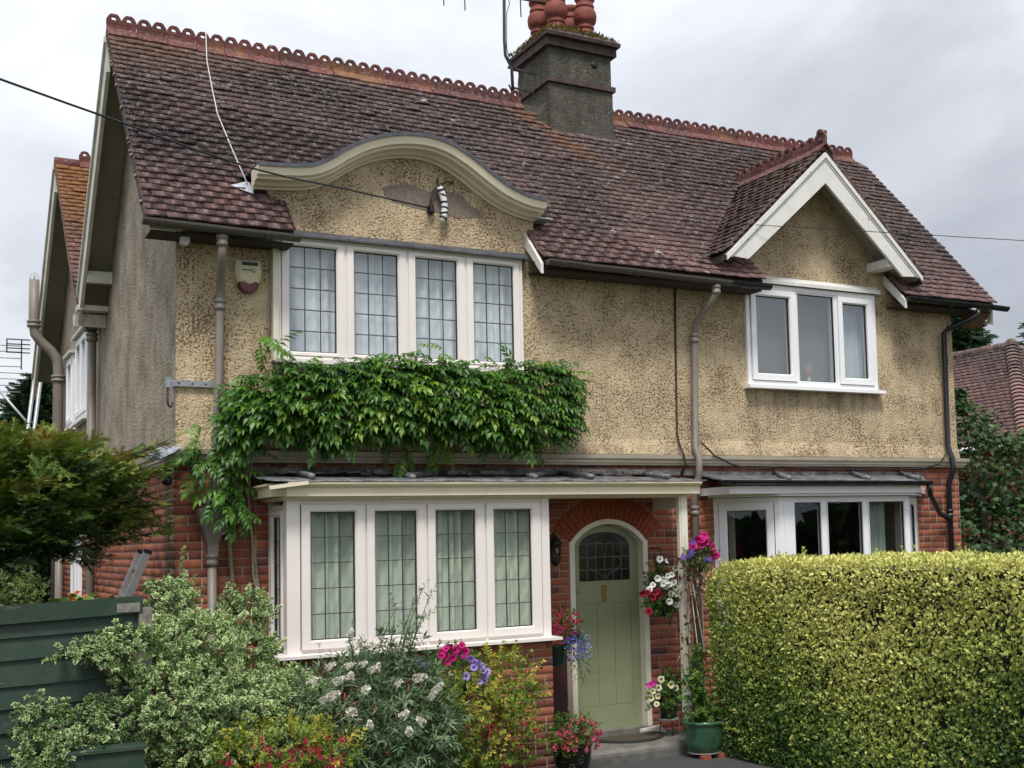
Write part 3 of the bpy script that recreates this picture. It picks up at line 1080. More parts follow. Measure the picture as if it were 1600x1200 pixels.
def put_crest(x, y, z, ang, mesh=None, tilt=0.0):
    o = mk("ridge_tile", mesh or CREST[rng.randrange(4)], HOUSE)
    o.location = (x, y, z)
    o.rotation_euler = (rng.uniform(-0.03, 0.03), tilt + rng.uniform(-0.012, 0.012), ang + rng.uniform(-0.015, 0.015))


x = XL + 0.142
while x < XR - 0.1:
    if not (4.40 < x < 5.45):
        put_crest(x, YR, ZR + 0.035 + sag(x, 3.0) + rng.uniform(-0.006, 0.006), 0.0)
    x += 0.286
for i in range(6):
    put_crest(DCX, -0.24 + i * 0.286, DZ + 0.03 + rng.uniform(-0.005, 0.005), pi / 2)
put_crest(DCX, -0.365, DZ + 0.05, pi / 2, crest_mesh(0.4, 1, True))
put_crest(0.42, RY, RZ + 0.035, 0.0, CREST[1])
put_crest(0.14, RY, RZ + 0.035, 0.0, CREST[3])
hr_ = MB()
hr_.tube([(XL, RY, RZ - 0.03), (0.0, RY, RZ - 0.03)], 0.10, 10)
hr_.obj("ridge_tile", M_CREST, HOUSE)

# mortar torching along the ridge and left verge
for i in range(13):
    tv = MB()
    v = rng.uniform(0.2, SL - 0.2)
    y = -0.3 + v * cV
    tv.ball((XL - 0.005, y, roof_z(y) - 0.025), rng.uniform(0.008, 0.016), rng.uniform(0.02, 0.06), rng.uniform(0.008, 0.018), 6, 4)
    tv.obj("verge_mortar", M_MORTAR, HOUSE)

# barge boards and soffits of the left gable (main and rear ranges)
def barge(y0, z0, y1, z1, x0, x1, depth, mat, name, drop=0.05):
    m = MB()
    m.prism([(y0, z0 - drop), (y1, z1 - drop), (y1, z1 - drop - depth), (y0, z0 - drop - depth)], "x", x0, x1)
    m.prism([(y0, z0 - drop - 0.001), (y1, z1 - drop - 0.001), (y1, z1 - drop - 0.06), (y0, z0 - drop - 0.06)], "x", x0 - 0.025, x0 - 0.001)
    return m.obj(name, mat, HOUSE)


barge(YR, ZR, 4.17, 5.02, XL + 0.005, XL + 0.04, 0.36, M_BARGE_L, "barge_board")
barge(RY, RZ, 9.7, 4.76, XL + 0.005, XL + 0.04, 0.36, M_BARGE_L, "barge_board")
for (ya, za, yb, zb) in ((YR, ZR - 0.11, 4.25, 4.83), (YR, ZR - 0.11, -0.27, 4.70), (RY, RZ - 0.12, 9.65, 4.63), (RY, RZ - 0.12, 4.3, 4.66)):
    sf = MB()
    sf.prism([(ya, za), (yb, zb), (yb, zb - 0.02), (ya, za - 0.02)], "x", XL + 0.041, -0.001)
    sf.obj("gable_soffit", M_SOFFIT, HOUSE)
kb = MB()
kb.box(XL + 0.042, -0.002, 3.72, 3.80, 5.00, 5.13)
kb.obj("gable_bracket", M_BARGE_L, HOUSE)
kb = MB()
kb.box(XL - 0.02, -0.002, 4.02, 4.20, 4.74, 4.80)
kb.prism([(4.16, 4.72), (4.36, 4.72), (4.30, 4.60), (4.2, 4.58)], "x", XL - 0.03, -0.002)
kb.obj("gable_bracket", M_BARGE_L, HOUSE)
# right gable end, seen only at its foot
barge(YR, ZR, -0.28, roof_z(-0.28), XR - 0.04, XR - 0.005, 0.24, M_BARGE_L, "barge_board")
kr = MB()
kr.prism([(-0.27, 4.66), (0.0, 4.66), (0.0, 4.50), (-0.12, 4.50)], "x", 9.30, XR - 0.045)
kr.obj("gable_bracket", plain("bare_timber", (0.16, 0.085, 0.05), 0.7, var=0.3), HOUSE)

# eaves soffit and rafter feet
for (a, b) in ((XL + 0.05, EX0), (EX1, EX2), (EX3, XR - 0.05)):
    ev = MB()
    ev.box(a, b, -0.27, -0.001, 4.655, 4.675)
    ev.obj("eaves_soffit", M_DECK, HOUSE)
for x0 in (EX1 - 0.035, EX3 - 0.035):
    vb = MB()
    vb.add([(x0, -0.36, 4.70), (x0 + 0.03, -0.36, 4.70), (x0 + 0.03, -0.002, 5.07), (x0, -0.002, 5.07), (x0, -0.36, 4.60), (x0 + 0.03, -0.36, 4.60), (x0 + 0.03, -0.002, 4.94), (x0, -0.002, 4.94)],
           [(0, 1, 2, 3), (7, 6, 5, 4), (0, 4, 5, 1), (1, 5, 6, 2), (2, 6, 7, 3), (3, 7, 4, 0)])
    vb.obj("verge_board", M_BARGE, HOUSE)

# ------------------------------------------------------------------ curved pediment over the left window
def ped_frames():
    fr = []
    N = 64
    for i in range(N + 1):
        x = 0.63 + 2.80 * i / N
        d = 0.01
        t = Vector((2 * d, 0, ped_z(x + d) - ped_z(x - d))).normalized()
        fr.append(((x, 0, ped_z(x)), (0, -1, 0), (-t.z, 0, t.x)))
    return fr


PF = ped_frames()
co = MB()
prof = [(a, b * 0.80) for a, b in [(0.0, 0.0), (0.255, 0.0), (0.255, -0.016), (0.250, -0.020), (0.246, -0.050), (0.232, -0.098), (0.190, -0.106), (0.186, -0.134), (0.105, -0.142), (0.085, -0.172), (0.034, -0.178), (0.030, -0.198), (0.0, -0.198)]]
co.sweep(prof, PF)
co.obj("pediment_cornice", M_CORN, PED)
lc = MB()
lc.sweep([(-1.2, 0.004), (0.262, 0.004), (0.262, -0.010), (0.268, -0.010), (0.268, 0.022), (-1.2, 0.022)], PF)
lc.obj("pediment_lead", M_LEADD, PED)
fl = MB()
fl.add([(0.47, 0.08, roof_z(0.08) + 0.05), (0.66, 0.02, roof_z(0.02) + 0.045), (0.68, 0.14, roof_z(0.14) + 0.05), (0.62, 0.14, roof_z(0.14) + 0.055),
        (0.47, 0.08, roof_z(0.08) + 0.056), (0.66, 0.02, roof_z(0.02) + 0.051), (0.68, 0.14, roof_z(0.14) + 0.056), (0.62, 0.14, roof_z(0.14) + 0.061)], [(3, 2, 1, 0), (4, 5, 6, 7), (0, 1, 5, 4), (1, 2, 6, 5), (2, 3, 7, 6), (3, 0, 4, 7)])
fl.box(3.40, 3.54, -0.16, 0.05, 5.20, 5.215)
fl.obj("lead_flashing", plain("bright_lead", (0.40, 0.42, 0.45), 0.5, 0.2, var=0.25), PED)
# bare patch where the cream coat has fallen, a grey-brown scar with a broken edge
pp = [(1.94, 5.235), (2.15, 5.20), (2.42, 5.175), (2.60, 5.15), (2.72, 5.165), (2.86, 5.185), (2.80, 5.25), (2.70, 5.30), (2.64, 5.38), (2.50, 5.40), (2.30, 5.37), (2.12, 5.42), (1.96, 5.40), (1.84, 5.36), (1.86, 5.29)]
pt = MB()
pt.prism(pp, "y", -0.004, 0.02)
pt.obj("bare_patch", plain("bare_render", (0.215, 0.172, 0.14), 0.95, var=0.3, scale=40), PED)

# ------------------------------------------------------------------ gabled dormer at the right
DY0 = -0.40
dr = MB()
for sg in (-1, 1):
    xe = DCX + sg * 1.44
    q = [(DCX, DY0 + 0.03, DZ - 0.02), (xe, DY0 + 0.03, dorm_z(xe) - 0.02), (xe, 1.4, dorm_z(xe) - 0.02), (DCX, 1.4, DZ - 0.02)]
    dr.add([Vector(p) for p in q] + [Vector(p) - Vector((0, 0, 0.07)) for p in q], [(0, 1, 2, 3), (7, 6, 5, 4), (0, 4, 5, 1), (1, 5, 6, 2), (2, 6, 7, 3), (3, 7, 4, 0)])
DROOF = dr.obj("dormer_roof", M_DECK, HOUSE)
DP = Pieces()
TD = math.atan(DT)
ld = 1.44 / math.cos(TD)
for sg in (-1, 1):
    xe = DCX + sg * 1.44

    def dcut(a, b, v, sg=sg, xe=xe):
        z = dorm_z(xe) + v * math.sin(TD)
        yb = roof_y(z) + 0.05
        if sg < 0:
            lo, hi = -a, -b        # u runs toward -y for the left slope
            y0, y1 = -b, -a
            y1 = min(y1, yb)
            return [(-y1, -y0)] if y1 > y0 else []
        y0, y1 = a, min(b, yb)
        return [(y0, y1)] if y1 > y0 else []
    U = (0, -1, 0) if sg < 0 else (0, 1, 0)
    V = (-sg * math.cos(TD), 0, math.sin(TD))
    N = (sg * math.sin(TD), 0, math.cos(TD))
    lay_tiles(DP, (xe, 0, dorm_z(xe)), U, V, N, *((-1.3, -DY0) if sg < 0 else (DY0, 1.3)), ld - 0.05, dcut, vis=1.0 if sg < 0 else 0.1)
DP.emit(TILE_GEO, M_TILE_D, DROOF, "tile", "tiling", 160, 16)
# wide flaking barge boards
for sg in (-1, 1):
    m = MB()
    xe = DCX + sg * 1.40
    dp = 0.30
    m.prism([(DCX, DZ - 0.045), (xe, dorm_z(xe) - 0.045), (xe + (-sg) * 0.29, dorm_z(xe) - 0.045 - 0.02), (DCX, DZ - 0.045 - dp - 0.05)], "y", DY0, DY0 + 0.035)
    m.prism([(DCX, DZ - 0.046), (xe, dorm_z(xe) - 0.046), (xe, dorm_z(xe) - 0.105), (DCX, DZ - 0.105)], "y", DY0 - 0.022, DY0 - 0.001)
    m.prism([(DCX, DZ - 0.12), (xe - sg * 0.06, dorm_z(xe - sg * 0.06) - 0.12), (xe - sg * 0.07, dorm_z(xe - sg * 0.07) - 0.135), (DCX, DZ - 0.135)], "y", DY0 - 0.010, DY0 - 0.001)
    m.obj("barge_board", M_BARGE, DROOF)
s2 = MB()
for sg in (-1, 1):
    xe = DCX + sg * 1.36
    s2.prism([(DCX, DZ - 0.10), (xe, dorm_z(xe) - 0.10), (xe, dorm_z(xe) - 0.125), (DCX, DZ - 0.125)], "y", DY0 + 0.036, -0.001)
s2.obj("dormer_soffit", M_SOFFIT, DROOF)
pb = MB()
pb.box(7.78, 7.93, DY0 + 0.04, -0.002, 5.07, 5.17)
pb.obj("purlin_end", M_BARGE, DROOF)

# ------------------------------------------------------------------ chimney
CX0, CX1, CY0, CY1 = 4.50, 5.36, 1.73, 2.60
ch = MB()
n_ = 10
ch.box(CX0, CX1, CY0, CY1, 6.30, 7.42)
ch.box(CX0 + 0.01, CX1 - 0.01, CY0 + 0.01, CY1 - 0.01, 7.42, 7.88)
CHIM = ch.obj("chimney", M_STACK, HOUSE)
cb = MB()
cb.box(CX0 - 0.028, CX1 + 0.028, CY0 - 0.035, CY1 + 0.035, 7.425, 7.485)
cb.box(CX0 - 0.045, CX1 + 0.045, CY0 - 0.045, CY1 + 0.06, 7.865, 7.965)
cb.add([(CX0 - 0.07, CY0 - 0.10, 7.968), (CX1 + 0.07, CY0 - 0.10, 7.968), (CX1 + 0.07, CY1 + 0.10, 7.968), (CX0 - 0.07, CY1 + 0.10, 7.968),
        (CX0 - 0.075, CY0 - 0.11, 8.01), (CX1 + 0.075, CY0 - 0.11, 8.01), (CX1 + 0.075, CY1 + 0.11, 8.01), (CX0 - 0.075, CY1 + 0.11, 8.01),
        (CX0 + 0.12, CY0 + 0.12, 8.19), (CX1 - 0.12, CY0 + 0.12, 8.19), (CX1 - 0.12, CY1 - 0.12, 8.19), (CX0 + 0.12, CY1 - 0.12, 8.19)],
       [(3, 2, 1, 0), (0, 1, 5, 4), (1, 2, 6, 5), (2, 3, 7, 6), (3, 0, 4, 7), (4, 5, 9, 8), (5, 6, 10, 9), (6, 7, 11, 10), (7, 4, 8, 11), (8, 9, 10, 11)])
cb.obj("chimney_cap", plain("dark_red_capping", (0.065, 0.042, 0.040), 0.85, var=0.5, scale=10), CHIM)
cs = MB()
cs.prism([(CX0 - 0.16, 6.93), (CX0 - 0.001, 7.20), (CX0 - 0.001, 6.60), (CX0 - 0.06, 6.75)], "y", CY0 + 0.06, 2.05)
cs.box(CX0 - 0.03, CX1 + 0.02, CY0 - 0.03, CY0 - 0.001, 6.78, 6.91)
cs.obj("stack_flaunching", M_STACK, CHIM)
hole = MB()
hole.lathe([(0.045, 0.0), (0.045, 0.012)], (0, 0, 0), 12)
ho = hole.obj("flue_hole", M_GASKET, CHIM)
ho.rotation_euler = (pi / 2, 0, 0)
ho.location = (5.12, CY0 + 0.012, 7.74)
potp = [(0.095, 0.0), (0.115, 0.01), (0.115, 0.05), (0.102, 0.055), (0.102, 0.095), (0.112, 0.10), (0.112, 0.12), (0.104, 0.125), (0.108, 0.155), (0.128, 0.175), (0.142, 0.215), (0.146, 0.26), (0.138, 0.31), (0.118, 0.345), (0.108, 0.36), (0.118, 0.365), (0.118, 0.395), (0.108, 0.40), (0.106, 0.45), (0.126, 0.47), (0.126, 0.52), (0.10, 0.52), (0.09, 0.40)]
for (px, py) in ((4.74, 1.98), (5.14, 1.98), (4.70, 2.36), (5.14, 2.36)):
    m = MB()
    m.lathe(potp, (px, py, 8.17), 20)
    m.obj("chimney_pot", M_POT, CHIM)
ms = Tpl([(0, 0, 0), (-0.18, 0.5, 0.1), (0.18, 0.5, 0.1), (0, 1, 0.25)], [(0, 2, 1), (1, 2, 3)])
k = 2200
pos, fw = [], []
for i in range(k):
    a, b = rng.random(), rng.random()
    x, y = CX0 - 0.06 + a * 0.98, CY0 - 0.08 + b * 1.02
    if rng.random() < 0.5:
        if rng.random() < 0.5: y = CY0 - 0.08 + rng.random() * 0.18
        else: x = CX0 - 0.08 + rng.random() * 0.18
    dd = min(x - CX0 + 0.1, CX1 + 0.1 - x, y - CY0 + 0.1, CY1 + 0.1 - y)
    pos.append((x, y, 8.0 + min(0.17, max(0, dd) * 0.8) + 0.004))
    fw.append((rng.gauss(0, 1), rng.gauss(0, 1), rng.uniform(0.3, 1.8)))
ms.scatter("moss", pos, fw, [(0.1, 0.2, 1)] * k, [rng.uniform(0.02, 0.06) for _ in range(k)], [rng.random() for _ in range(k)], M_MOSS, CHIM, kind="stuff")

# ------------------------------------------------------------------ gutters and pipes
def gutter(x0, x1, y, z0, z1, mat, r=0.055, ends=True):
    m = MB()
    pr = [(r * math.cos(a), r * math.sin(a)) for a in [pi + pi * i / 8 for i in range(9)]]
    pr2 = [(q[0] * 0.86, q[1] * 0.86) for q in pr[::-1]]
    ns = 8
    fr = []
    for i in range(ns + 1):
        t = i / ns
        fr.append(((x0 + (x1 - x0) * t, y, z0 + (z1 - z0) * t + rng.uniform(-0.003, 0.003)), (0, 1, 0), (0, 0, 1)))
    m.sweep(pr + pr2, fr, sm=False)
    for xx, zz in ((x0, z0), (x1, z1)):
        m.prism([(y + q[0], zz + q[1]) for q in pr], "x", xx - 0.004, xx + 0.004)
    xx = x0 + 0.15
    while xx < x1:
        t = (xx - x0) / (x1 - x0)
        m.sweep([(q[0] * 1.13, q[1] * 1.13) for q in pr], [((xx + d, y, z0 + (z1 - z0) * t), (0, 1, 0), (0, 0, 1)) for d in (-0.018, 0.018)], closed=True)
        xx += 0.85
    return m.obj("gutter", mat, HOUSE)


gutter(XL - 0.03, EX0 + 0.02, -0.385, 4.735, 4.715, M_GUTTER)
gutter(EX1 + 0.03, 5.52, -0.385, 4.735, 4.700, M_GUTTER)
gutter(5.52, 6.04, -0.385, 4.700, 4.700, M_BLACKP)
gutter(EX3 - 0.01, XR + 0.13, -0.385, 4.735, 4.725, M_BLACKP)


def pipe(path, r, mat, collars=(), name="downpipe", n=10):
    m = MB()
    m.tube(path, r, n)
    o = m.obj(name, mat, HOUSE)
    for c in collars:
        k = MB()
        k.lathe([(r * 1.0, -0.05), (r * 1.3, -0.048), (r * 1.32, -0.01), (r * 1.18, -0.008), (r * 1.18, 0.012), (r * 1.34, 0.015), (r * 1.34, 0.045), (r, 0.05)], c, 12)
        k.obj("pipe_collar", mat, o)
    return o


p1 = pipe([(0.31, -0.34, 4.69), (0.31, -0.34, 4.49), (0.335, -0.17, 4.36), (0.35, -0.085, 4.24), (0.345, -0.085, 4.1), (0.325, -0.085, 2.98), (0.30, -0.15, 2.80), (0.29, -0.15, 2.36)], 0.037, M_PIPE, [(0.31, -0.34, 4.62), (0.346, -0.085, 4.12)])
p1 = pipe([(0.28, -0.09, 1.98), (0.28, -0.085, -0.08)], 0.038, M_PIPE, [(0.28, -0.09, 1.93)])
hp = MB()
hp.add([(0.15, -0.21, 2.36), (0.41, -0.21, 2.36), (0.41, -0.001, 2.36), (0.15, -0.001, 2.36), (0.17, -0.20, 2.28), (0.39, -0.20, 2.28), (0.39, -0.001, 2.28), (0.17, -0.001, 2.28),
        (0.235, -0.135, 2.06), (0.325, -0.135, 2.06), (0.325, -0.045, 2.06), (0.235, -0.045, 2.06), (0.24, -0.13, 1.96), (0.32, -0.13, 1.96), (0.32, -0.05, 1.96), (0.24, -0.05, 1.96)],
       [(0, 1, 2, 3)] + [f for b in (0, 4, 8) for f in ((b, b + 4, b + 5, b + 1), (b + 1, b + 5, b + 6, b + 2), (b + 2, b + 6, b + 7, b + 3), (b + 3, b + 7, b + 4, b))] + [(15, 14, 13, 12)])
hp.obj("rain_hopper", M_PIPE, HOUSE)
pipe([(5.34, -0.37, 4.66), (5.34, -0.37, 4.56), (5.30, -0.28, 4.44), (5.25, -0.10, 4.28), (5.245, -0.08, 4.15), (5.21, -0.08, 2.95), (5.20, -0.16, 2.84), (5.20, -0.16, 2.66), (5.18, -0.085, 2.52), (5.18, -0.085, -0.08)], 0.037, M_PIPE, [(5.345, -0.37, 4.60), (5.245, -0.08, 4.12), (5.18, -0.085, 2.28)])
pipe([(9.19, -0.385, 4.66), (9.19, -0.385, 4.60), (9.10, -0.32, 4.54), (8.94, -0.12, 4.45), (8.91, -0.075, 4.40), (8.89, -0.075, 3.0), (8.88, -0.15, 2.86), (8.88, -0.15, 2.70), (8.87, -0.075, 2.55), (8.87, -0.075, -0.08)], 0.034, M_BLACKP, [(8.87, -0.075, 2.2)])
# side wall pipes
pipe([(-0.085, 4.72, 4.62), (-0.085, 4.75, -0.08)], 0.05, M_PIPE, [(-0.085, 4.72, 4.55)])
h2 = MB()
h2.add([(-0.25, 4.55, 4.88), (-0.002, 4.55, 4.88), (-0.002, 4.89, 4.88), (-0.25, 4.89, 4.88), (-0.16, 4.64, 4.62), (-0.03, 4.64, 4.62), (-0.03, 4.80, 4.62), (-0.16, 4.80, 4.62)],
       [(0, 1, 2, 3), (7, 6, 5, 4), (0, 4, 5, 1), (1, 5, 6, 2), (2, 6, 7, 3), (3, 7, 4, 0)])
h2.obj("rain_hopper", M_GUTTER, HOUSE)
pipe([(-0.09, 8.3, -0.08), (-0.09, 8.3, 4.66), (-0.11, 8.3, 4.78), (-0.19, 8.3, 4.90), (-0.32, 8.3, 5.02), (-0.39, 8.3, 5.12), (-0.41, 8.3, 5.26), (-0.41, 8.3, 5.90)], 0.068, M_PIPE, [(-0.09, 8.3, 4.50), (-0.41, 8.3, 5.27)], "soil_pipe", 12)
cg = MB()
for a in (0, pi / 2):
    cg.tube([(-0.41 + 0.055 * math.cos(a) * math.cos(q), 8.3 + 0.055 * math.sin(a) * math.cos(q), 5.90 + 0.11 * math.sin(q)) for q in [pi * i / 8 for i in range(9)]], 0.005, 5)
cg.obj("vent_cage", plain("pale_wire", (0.5, 0.5, 0.5), 0.5, 0.5), HOUSE)
pipe([(-0.09, 7.95, -0.08), (-0.09, 7.95, 2.3)], 0.05, M_PIPE)

# ------------------------------------------------------------------ windows
class Fr:
    """a local frame on a wall: u along it, d outward, z up"""

    def __init__(s, o, U, N):
        s.o, s.U, s.N = Vector(o), Vector(U).normalized(), Vector(N).normalized()

    def p(s, u, d, z):
        return s.o + s.U * u + s.N * d + Vector((0, 0, z))

    def box(s, m, u0, u1, d0, d1, z0, z1, mi=0, r=0.5):
        m.obox(s.p(u0, d0, z0), s.U * (u1 - u0), s.N * (d1 - d0), (0, 0, z1 - z0), mi, r)

    def ring(s, m, u0, u1, z0, z1, w, d0, d1, bev=0.012, mi=0):
        """a mitred rectangular frame, its front edge chamfered on the inside"""
        sec = [(0, d0), (0, d1), (w - bev, d1), (w, d1 - bev), (w, d0)]
        cor = [(u0, z0, 1, 1), (u1, z0, -1, 1), (u1, z1, -1, -1), (u0, z1, 1, -1)]
        vs = []
        for (u, z, su, sz) in cor:
            vs += [s.p(u + su * a, d, z + sz * a) for (a, d) in sec]
        n = len(sec)
        fs = []
        for i in range(4):
            for k in range(n):
                a, b = i * n + k, i * n + (k + 1) % n
                c, d_ = ((i + 1) % 4) * n + (k + 1) % n, ((i + 1) % 4) * n + k
                fs.append((a, d_, c, b))
        m.add(vs, fs, mi)


def leaded(fr, par, u0, u1, z0, z1, d, cols, rows, glass=None, slit=0.0035):
    """single quarries of glass, each slightly out of true, held by lead cames"""
    cw, rh = (u1 - u0) / cols, (z1 - z0) / rows
    for i in range(cols):
        for j in range(rows):
            a, b = u0 + i * cw + 0.001, u0 + (i + 1) * cw - 0.001
            c, e_ = z0 + j * rh + 0.001, z0 + (j + 1) * rh - 0.001
            m = MB()
            j1, j2 = rng.uniform(-0.0016, 0.0016), rng.uniform(-0.0016, 0.0016)
            vs = [fr.p(a, d + j1 - 0.0015, c), fr.p(b, d - j1 - 0.0015, c), fr.p(b, d - j1 + j2 - 0.0015, e_), fr.p(a, d + j1 + j2 - 0.0015, e_)]
            vs2 = [v + fr.N * 0.003 for v in vs]
            m.add(vs + vs2, BOXF)
            m.obj("pane", glass or M_GLASS, par)
    m = MB()
    for i in range(1, cols):
        u = u0 + i * cw
        fr.box(m, u - slit, u + slit, d - 0.006, d + 0.007, z0, z1)
    for j in range(1, rows):
        z = z0 + j * rh
        fr.box(m, u0, u1, d - 0.007, d + 0.008, z - slit, z + slit)
    m.obj("lead_came", M_LEADC, par)


def gasket(fr, par, u0, u1, z0, z1, d):
    m = MB()
    fr.ring(m, u0 - 0.001, u1 + 0.001, z0 - 0.001, z1 + 0.001, 0.009, d - 0.01, d + 0.012, 0.002)
    m.obj("glazing_bead", M_GASKET, par)


def drape(name_label, fr, u0, u1, z0, z1, d, folds, amp, mat, label, group=None, seed=0, full=1.0):
    """a gathered curtain hanging in folds behind a window"""
    r_ = random.Random(seed)
    n, mrow = folds * 8, 7
    ph = [r_.uniform(-0.8, 0.8) for _ in range(folds + 2)]
    am_ = [amp * r_.uniform(0.5, 1.3) for _ in range(folds + 2)]
    V, F = [], []
    for j in range(mrow + 1):
        t = j / mrow
        for i in range(n + 1):
            q = i / 8
            k = int(q)
            a = am_[k] * (1 - (q - k)) + am_[k + 1] * (q - k)
            p_ = ph[k] * (1 - (q - k)) + ph[k + 1] * (q - k)
            V.append(fr.p(u0 + (u1 - u0) * i / n + 0.012 * math.sin(q * 3 + t * 2), d + a * math.sin(2 * pi * q + p_) * (1.0 - 0.25 * t), z0 + (z1 - z0) * t))
    W = n + 1
    for j in range(mrow):
        for i in range(n):
            F.append((j * W + i, j * W + i + 1, (j + 1) * W + i + 1, (j + 1) * W + i))
    m = MB()
    m.add(V, F, 0, True)
    return thing("curtain", label, "curtain", m.mesh("curtain", mat), group)


def cloth(name, col, trans=0.35, alpha=None):
    t = NT(name)
    w = t.noise(200, 2, 0.5)
    c = t.mix(w, tuple(x * 0.92 for x in col), col)
    d_ = t.n("ShaderNodeBsdfDiffuse", {"Color": c})
    tr = t.n("ShaderNodeBsdfTranslucent", {"Color": c})
    mx = t.n("ShaderNodeMixShader", {0: trans, 1: d_.outputs[0], 2: tr.outputs[0]}).outputs[0]
    if alpha is not None:
        tp = t.n("ShaderNodeBsdfTransparent")
        mx = t.n("ShaderNodeMixShader", {0: alpha, 1: tp.outputs[0], 2: mx}).outputs[0]
    t.t.links.new(mx, t.out.inputs[0])
    return t.m


M_NET = cloth("white_net", (0.86, 0.90, 0.95), 0.12, 0.97)
M_REFL_TONE = cloth("grey_reflection_tone", (0.40, 0.40, 0.385), 0.2, 0.85)  # grey that stands for the sky reflected in the panes
M_CURT = cloth("sage_curtain", (0.74, 0.80, 0.70), 0.12)
M_CURT2 = cloth("pale_curtain", (0.62, 0.60, 0.55), 0.25)

FRONT = lambda y: Fr((0, y, 0), (1, 0, 0), (0, -1, 0))

# upper left window: four leaded lights
f1 = FRONT(0.0)
wf = MB()
f1.ring(wf, 0.85, 3.245, 3.685, 4.795, 0.035, -0.10, 0.045, 0.01)
for u in (1.464, 2.053, 2.641):
    f1.box(wf, u - 0.012, u + 0.012, -0.09, 0.040, 3.72, 4.76)
WIN1 = wf.obj("window", M_UPVC, HOUSE)
L1 = [(0.957, 1.381), (1.548, 1.965), (2.141, 2.555), (2.728, 3.150)]
B1 = [0.887, 1.464, 2.053, 2.641, 3.208]
for i, (a, b) in enumerate(L1):
    m = MB()
    u0, u1 = B1[i] + (0.0 if i == 0 else 0.013), B1[i + 1] - (0.0 if i == 3 else 0.013)
    fr_ = f1
    z0, z1 = 3.755, 4.715
    # sash with unequal stile widths: outer ring, then the glazing bead ring
    f1.box(m, u0, a - 0.012, -0.05, 0.052, 3.722, 4.758)
    f1.box(m, b + 0.012, u1, -0.05, 0.052, 3.722, 4.758)
    f1.box(m, a - 0.012, b + 0.012, -0.05, 0.052, 3.722, z0 - 0.012)
    f1.box(m, a - 0.012, b + 0.012, -0.05, 0.052, z1 + 0.012, 4.758)
    f1.ring(m, a - 0.0125, b + 0.0125, z0 - 0.0125, z1 + 0.0125, 0.0125, -0.03, 0.047, 0.011)
    m.obj("sash", M_UPVC, WIN1)
    gasket(f1, WIN1, a, b, z0, z1, 0.012)
    leaded(f1, WIN1, a, b, z0, z1, 0.012, 3, 5)
m = MB()
m.box(0.82, 3.28, -0.10, -0.002, 3.645, 3.683)
m.obj("sill", M_UPVC, WIN1)
m = MB()
m.add([(0.83, -0.105, 4.80), (3.29, -0.105, 4.80), (3.29, -0.002, 4.865), (0.83, -0.002, 4.865), (0.83, -0.105, 4.785), (3.29, -0.105, 4.785), (3.29, -0.002, 4.80), (0.83, -0.002, 4.80)], [(0, 1, 2, 3), (7, 6, 5, 4), (0, 4, 5, 1), (1, 5, 6, 2), (2, 6, 7, 3), (3, 7, 4, 0)])
m.obj("head_flashing", M_LEADD, WIN1)
m = MB()
m.box(0.80, 0.846, -0.085, -0.002, 3.66, 4.74)
m.obj("window_jamb", M_CREAMW, WIN1)
drape("", f1, 0.90, 3.20, 3.72, 4.78, -0.115, 17, 0.030, M_NET, "white net curtain gathered across the upper leaded window", seed=3)

# upper right window: white three-light casement
w2 = MB()
f1.ring(w2, 5.965, 7.845, 3.655, 4.795, 0.055, -0.10, 0.040, 0.01)
f1.box(w2, 6.645, 6.675, -0.09, 0.036, 3.71, 4.74)
f1.box(w2, 7.235, 7.265, -0.09, 0.036, 3.71, 4.74)
WIN2 = w2.obj("window", M_UPVCW, HOUSE)
for (a, b, c, d, proud) in ((6.025, 6.640, 3.715, 4.735, 1), (6.680, 7.230, 3.712, 4.738, 0), (7.270, 7.785, 3.715, 4.735, 1)):
    m = MB()
    w = 0.075 if proud else 0.014
    f1.ring(m, a, b, c, d, w, -0.04, 0.058 if proud else 0.034, 0.014 if proud else 0.006)
    m.obj("sash", M_UPVCW, WIN2)
    gasket(f1, WIN2, a + w, b - w, c + w, d - w, 0.010)
    g = MB()
    f1.box(g, a + w + 0.008, b - w - 0.008, 0.006, 0.010, c + w + 0.008, d - w - 0.008)
    g.obj("pane", M_GLASS_P, WIN2)
m = MB()
m.box(5.93, 7.90, -0.115, -0.002, 3.615, 3.653)
m.obj("sill", M_UPVCW, WIN2)
m = MB()
m.add([(5.96, -0.085, 4.80), (7.90, -0.085, 4.80), (7.90, -0.002, 4.90), (5.96, -0.002, 4.90), (5.96, -0.085, 4.84), (7.90, -0.085, 4.84)], [(0, 1, 5, 4), (4, 5, 2, 3), (1, 2, 5), (0, 4, 3), (0, 3, 2, 1)])
m.obj("drip_board", M_BARGE, WIN2)
drape("", f1, 7.42, 7.78, 3.70, 4.72, -0.14, 4, 0.02, M_NET, "white net curtain in the right light of the three light window", seed=5)
bl = MB()
bl.box(5.99, 7.83, 0.20, 0.206, 3.68, 4.78)
thing("reflection_backing", "added grey blind drawn behind the white three light window", "backing", bl.mesh("reflection_backing", M_REFL_TONE))  # sheet added behind the glass to carry its reflected sky grey
rv = MB()
rv.lathe([(0.025, 0.0), (0.032, 0.03), (0.03, 0.07), (0.016, 0.09), (0.02, 0.10)], (6.93, 0.11, 3.70), 12, 0)
for i in range(14):
    a = 2 * pi * i / 14
    rv.tube([(6.93, 0.11, 3.72), (6.93 + 0.065 * math.cos(a) * rng.uniform(0.6, 1.0), 0.11 + 0.04 * math.sin(a), 3.93 + rng.uniform(-0.02, 0.03))], 0.0025, 4, 1)
thing("reed_diffuser", "small reed diffuser on the sill behind the middle pane", "diffuser", rv.mesh("reed_diffuser", plain("diffuser_glass", (0.62, 0.58, 0.55), 0.2), plain("reed", (0.52, 0.36, 0.27), 0.8)))

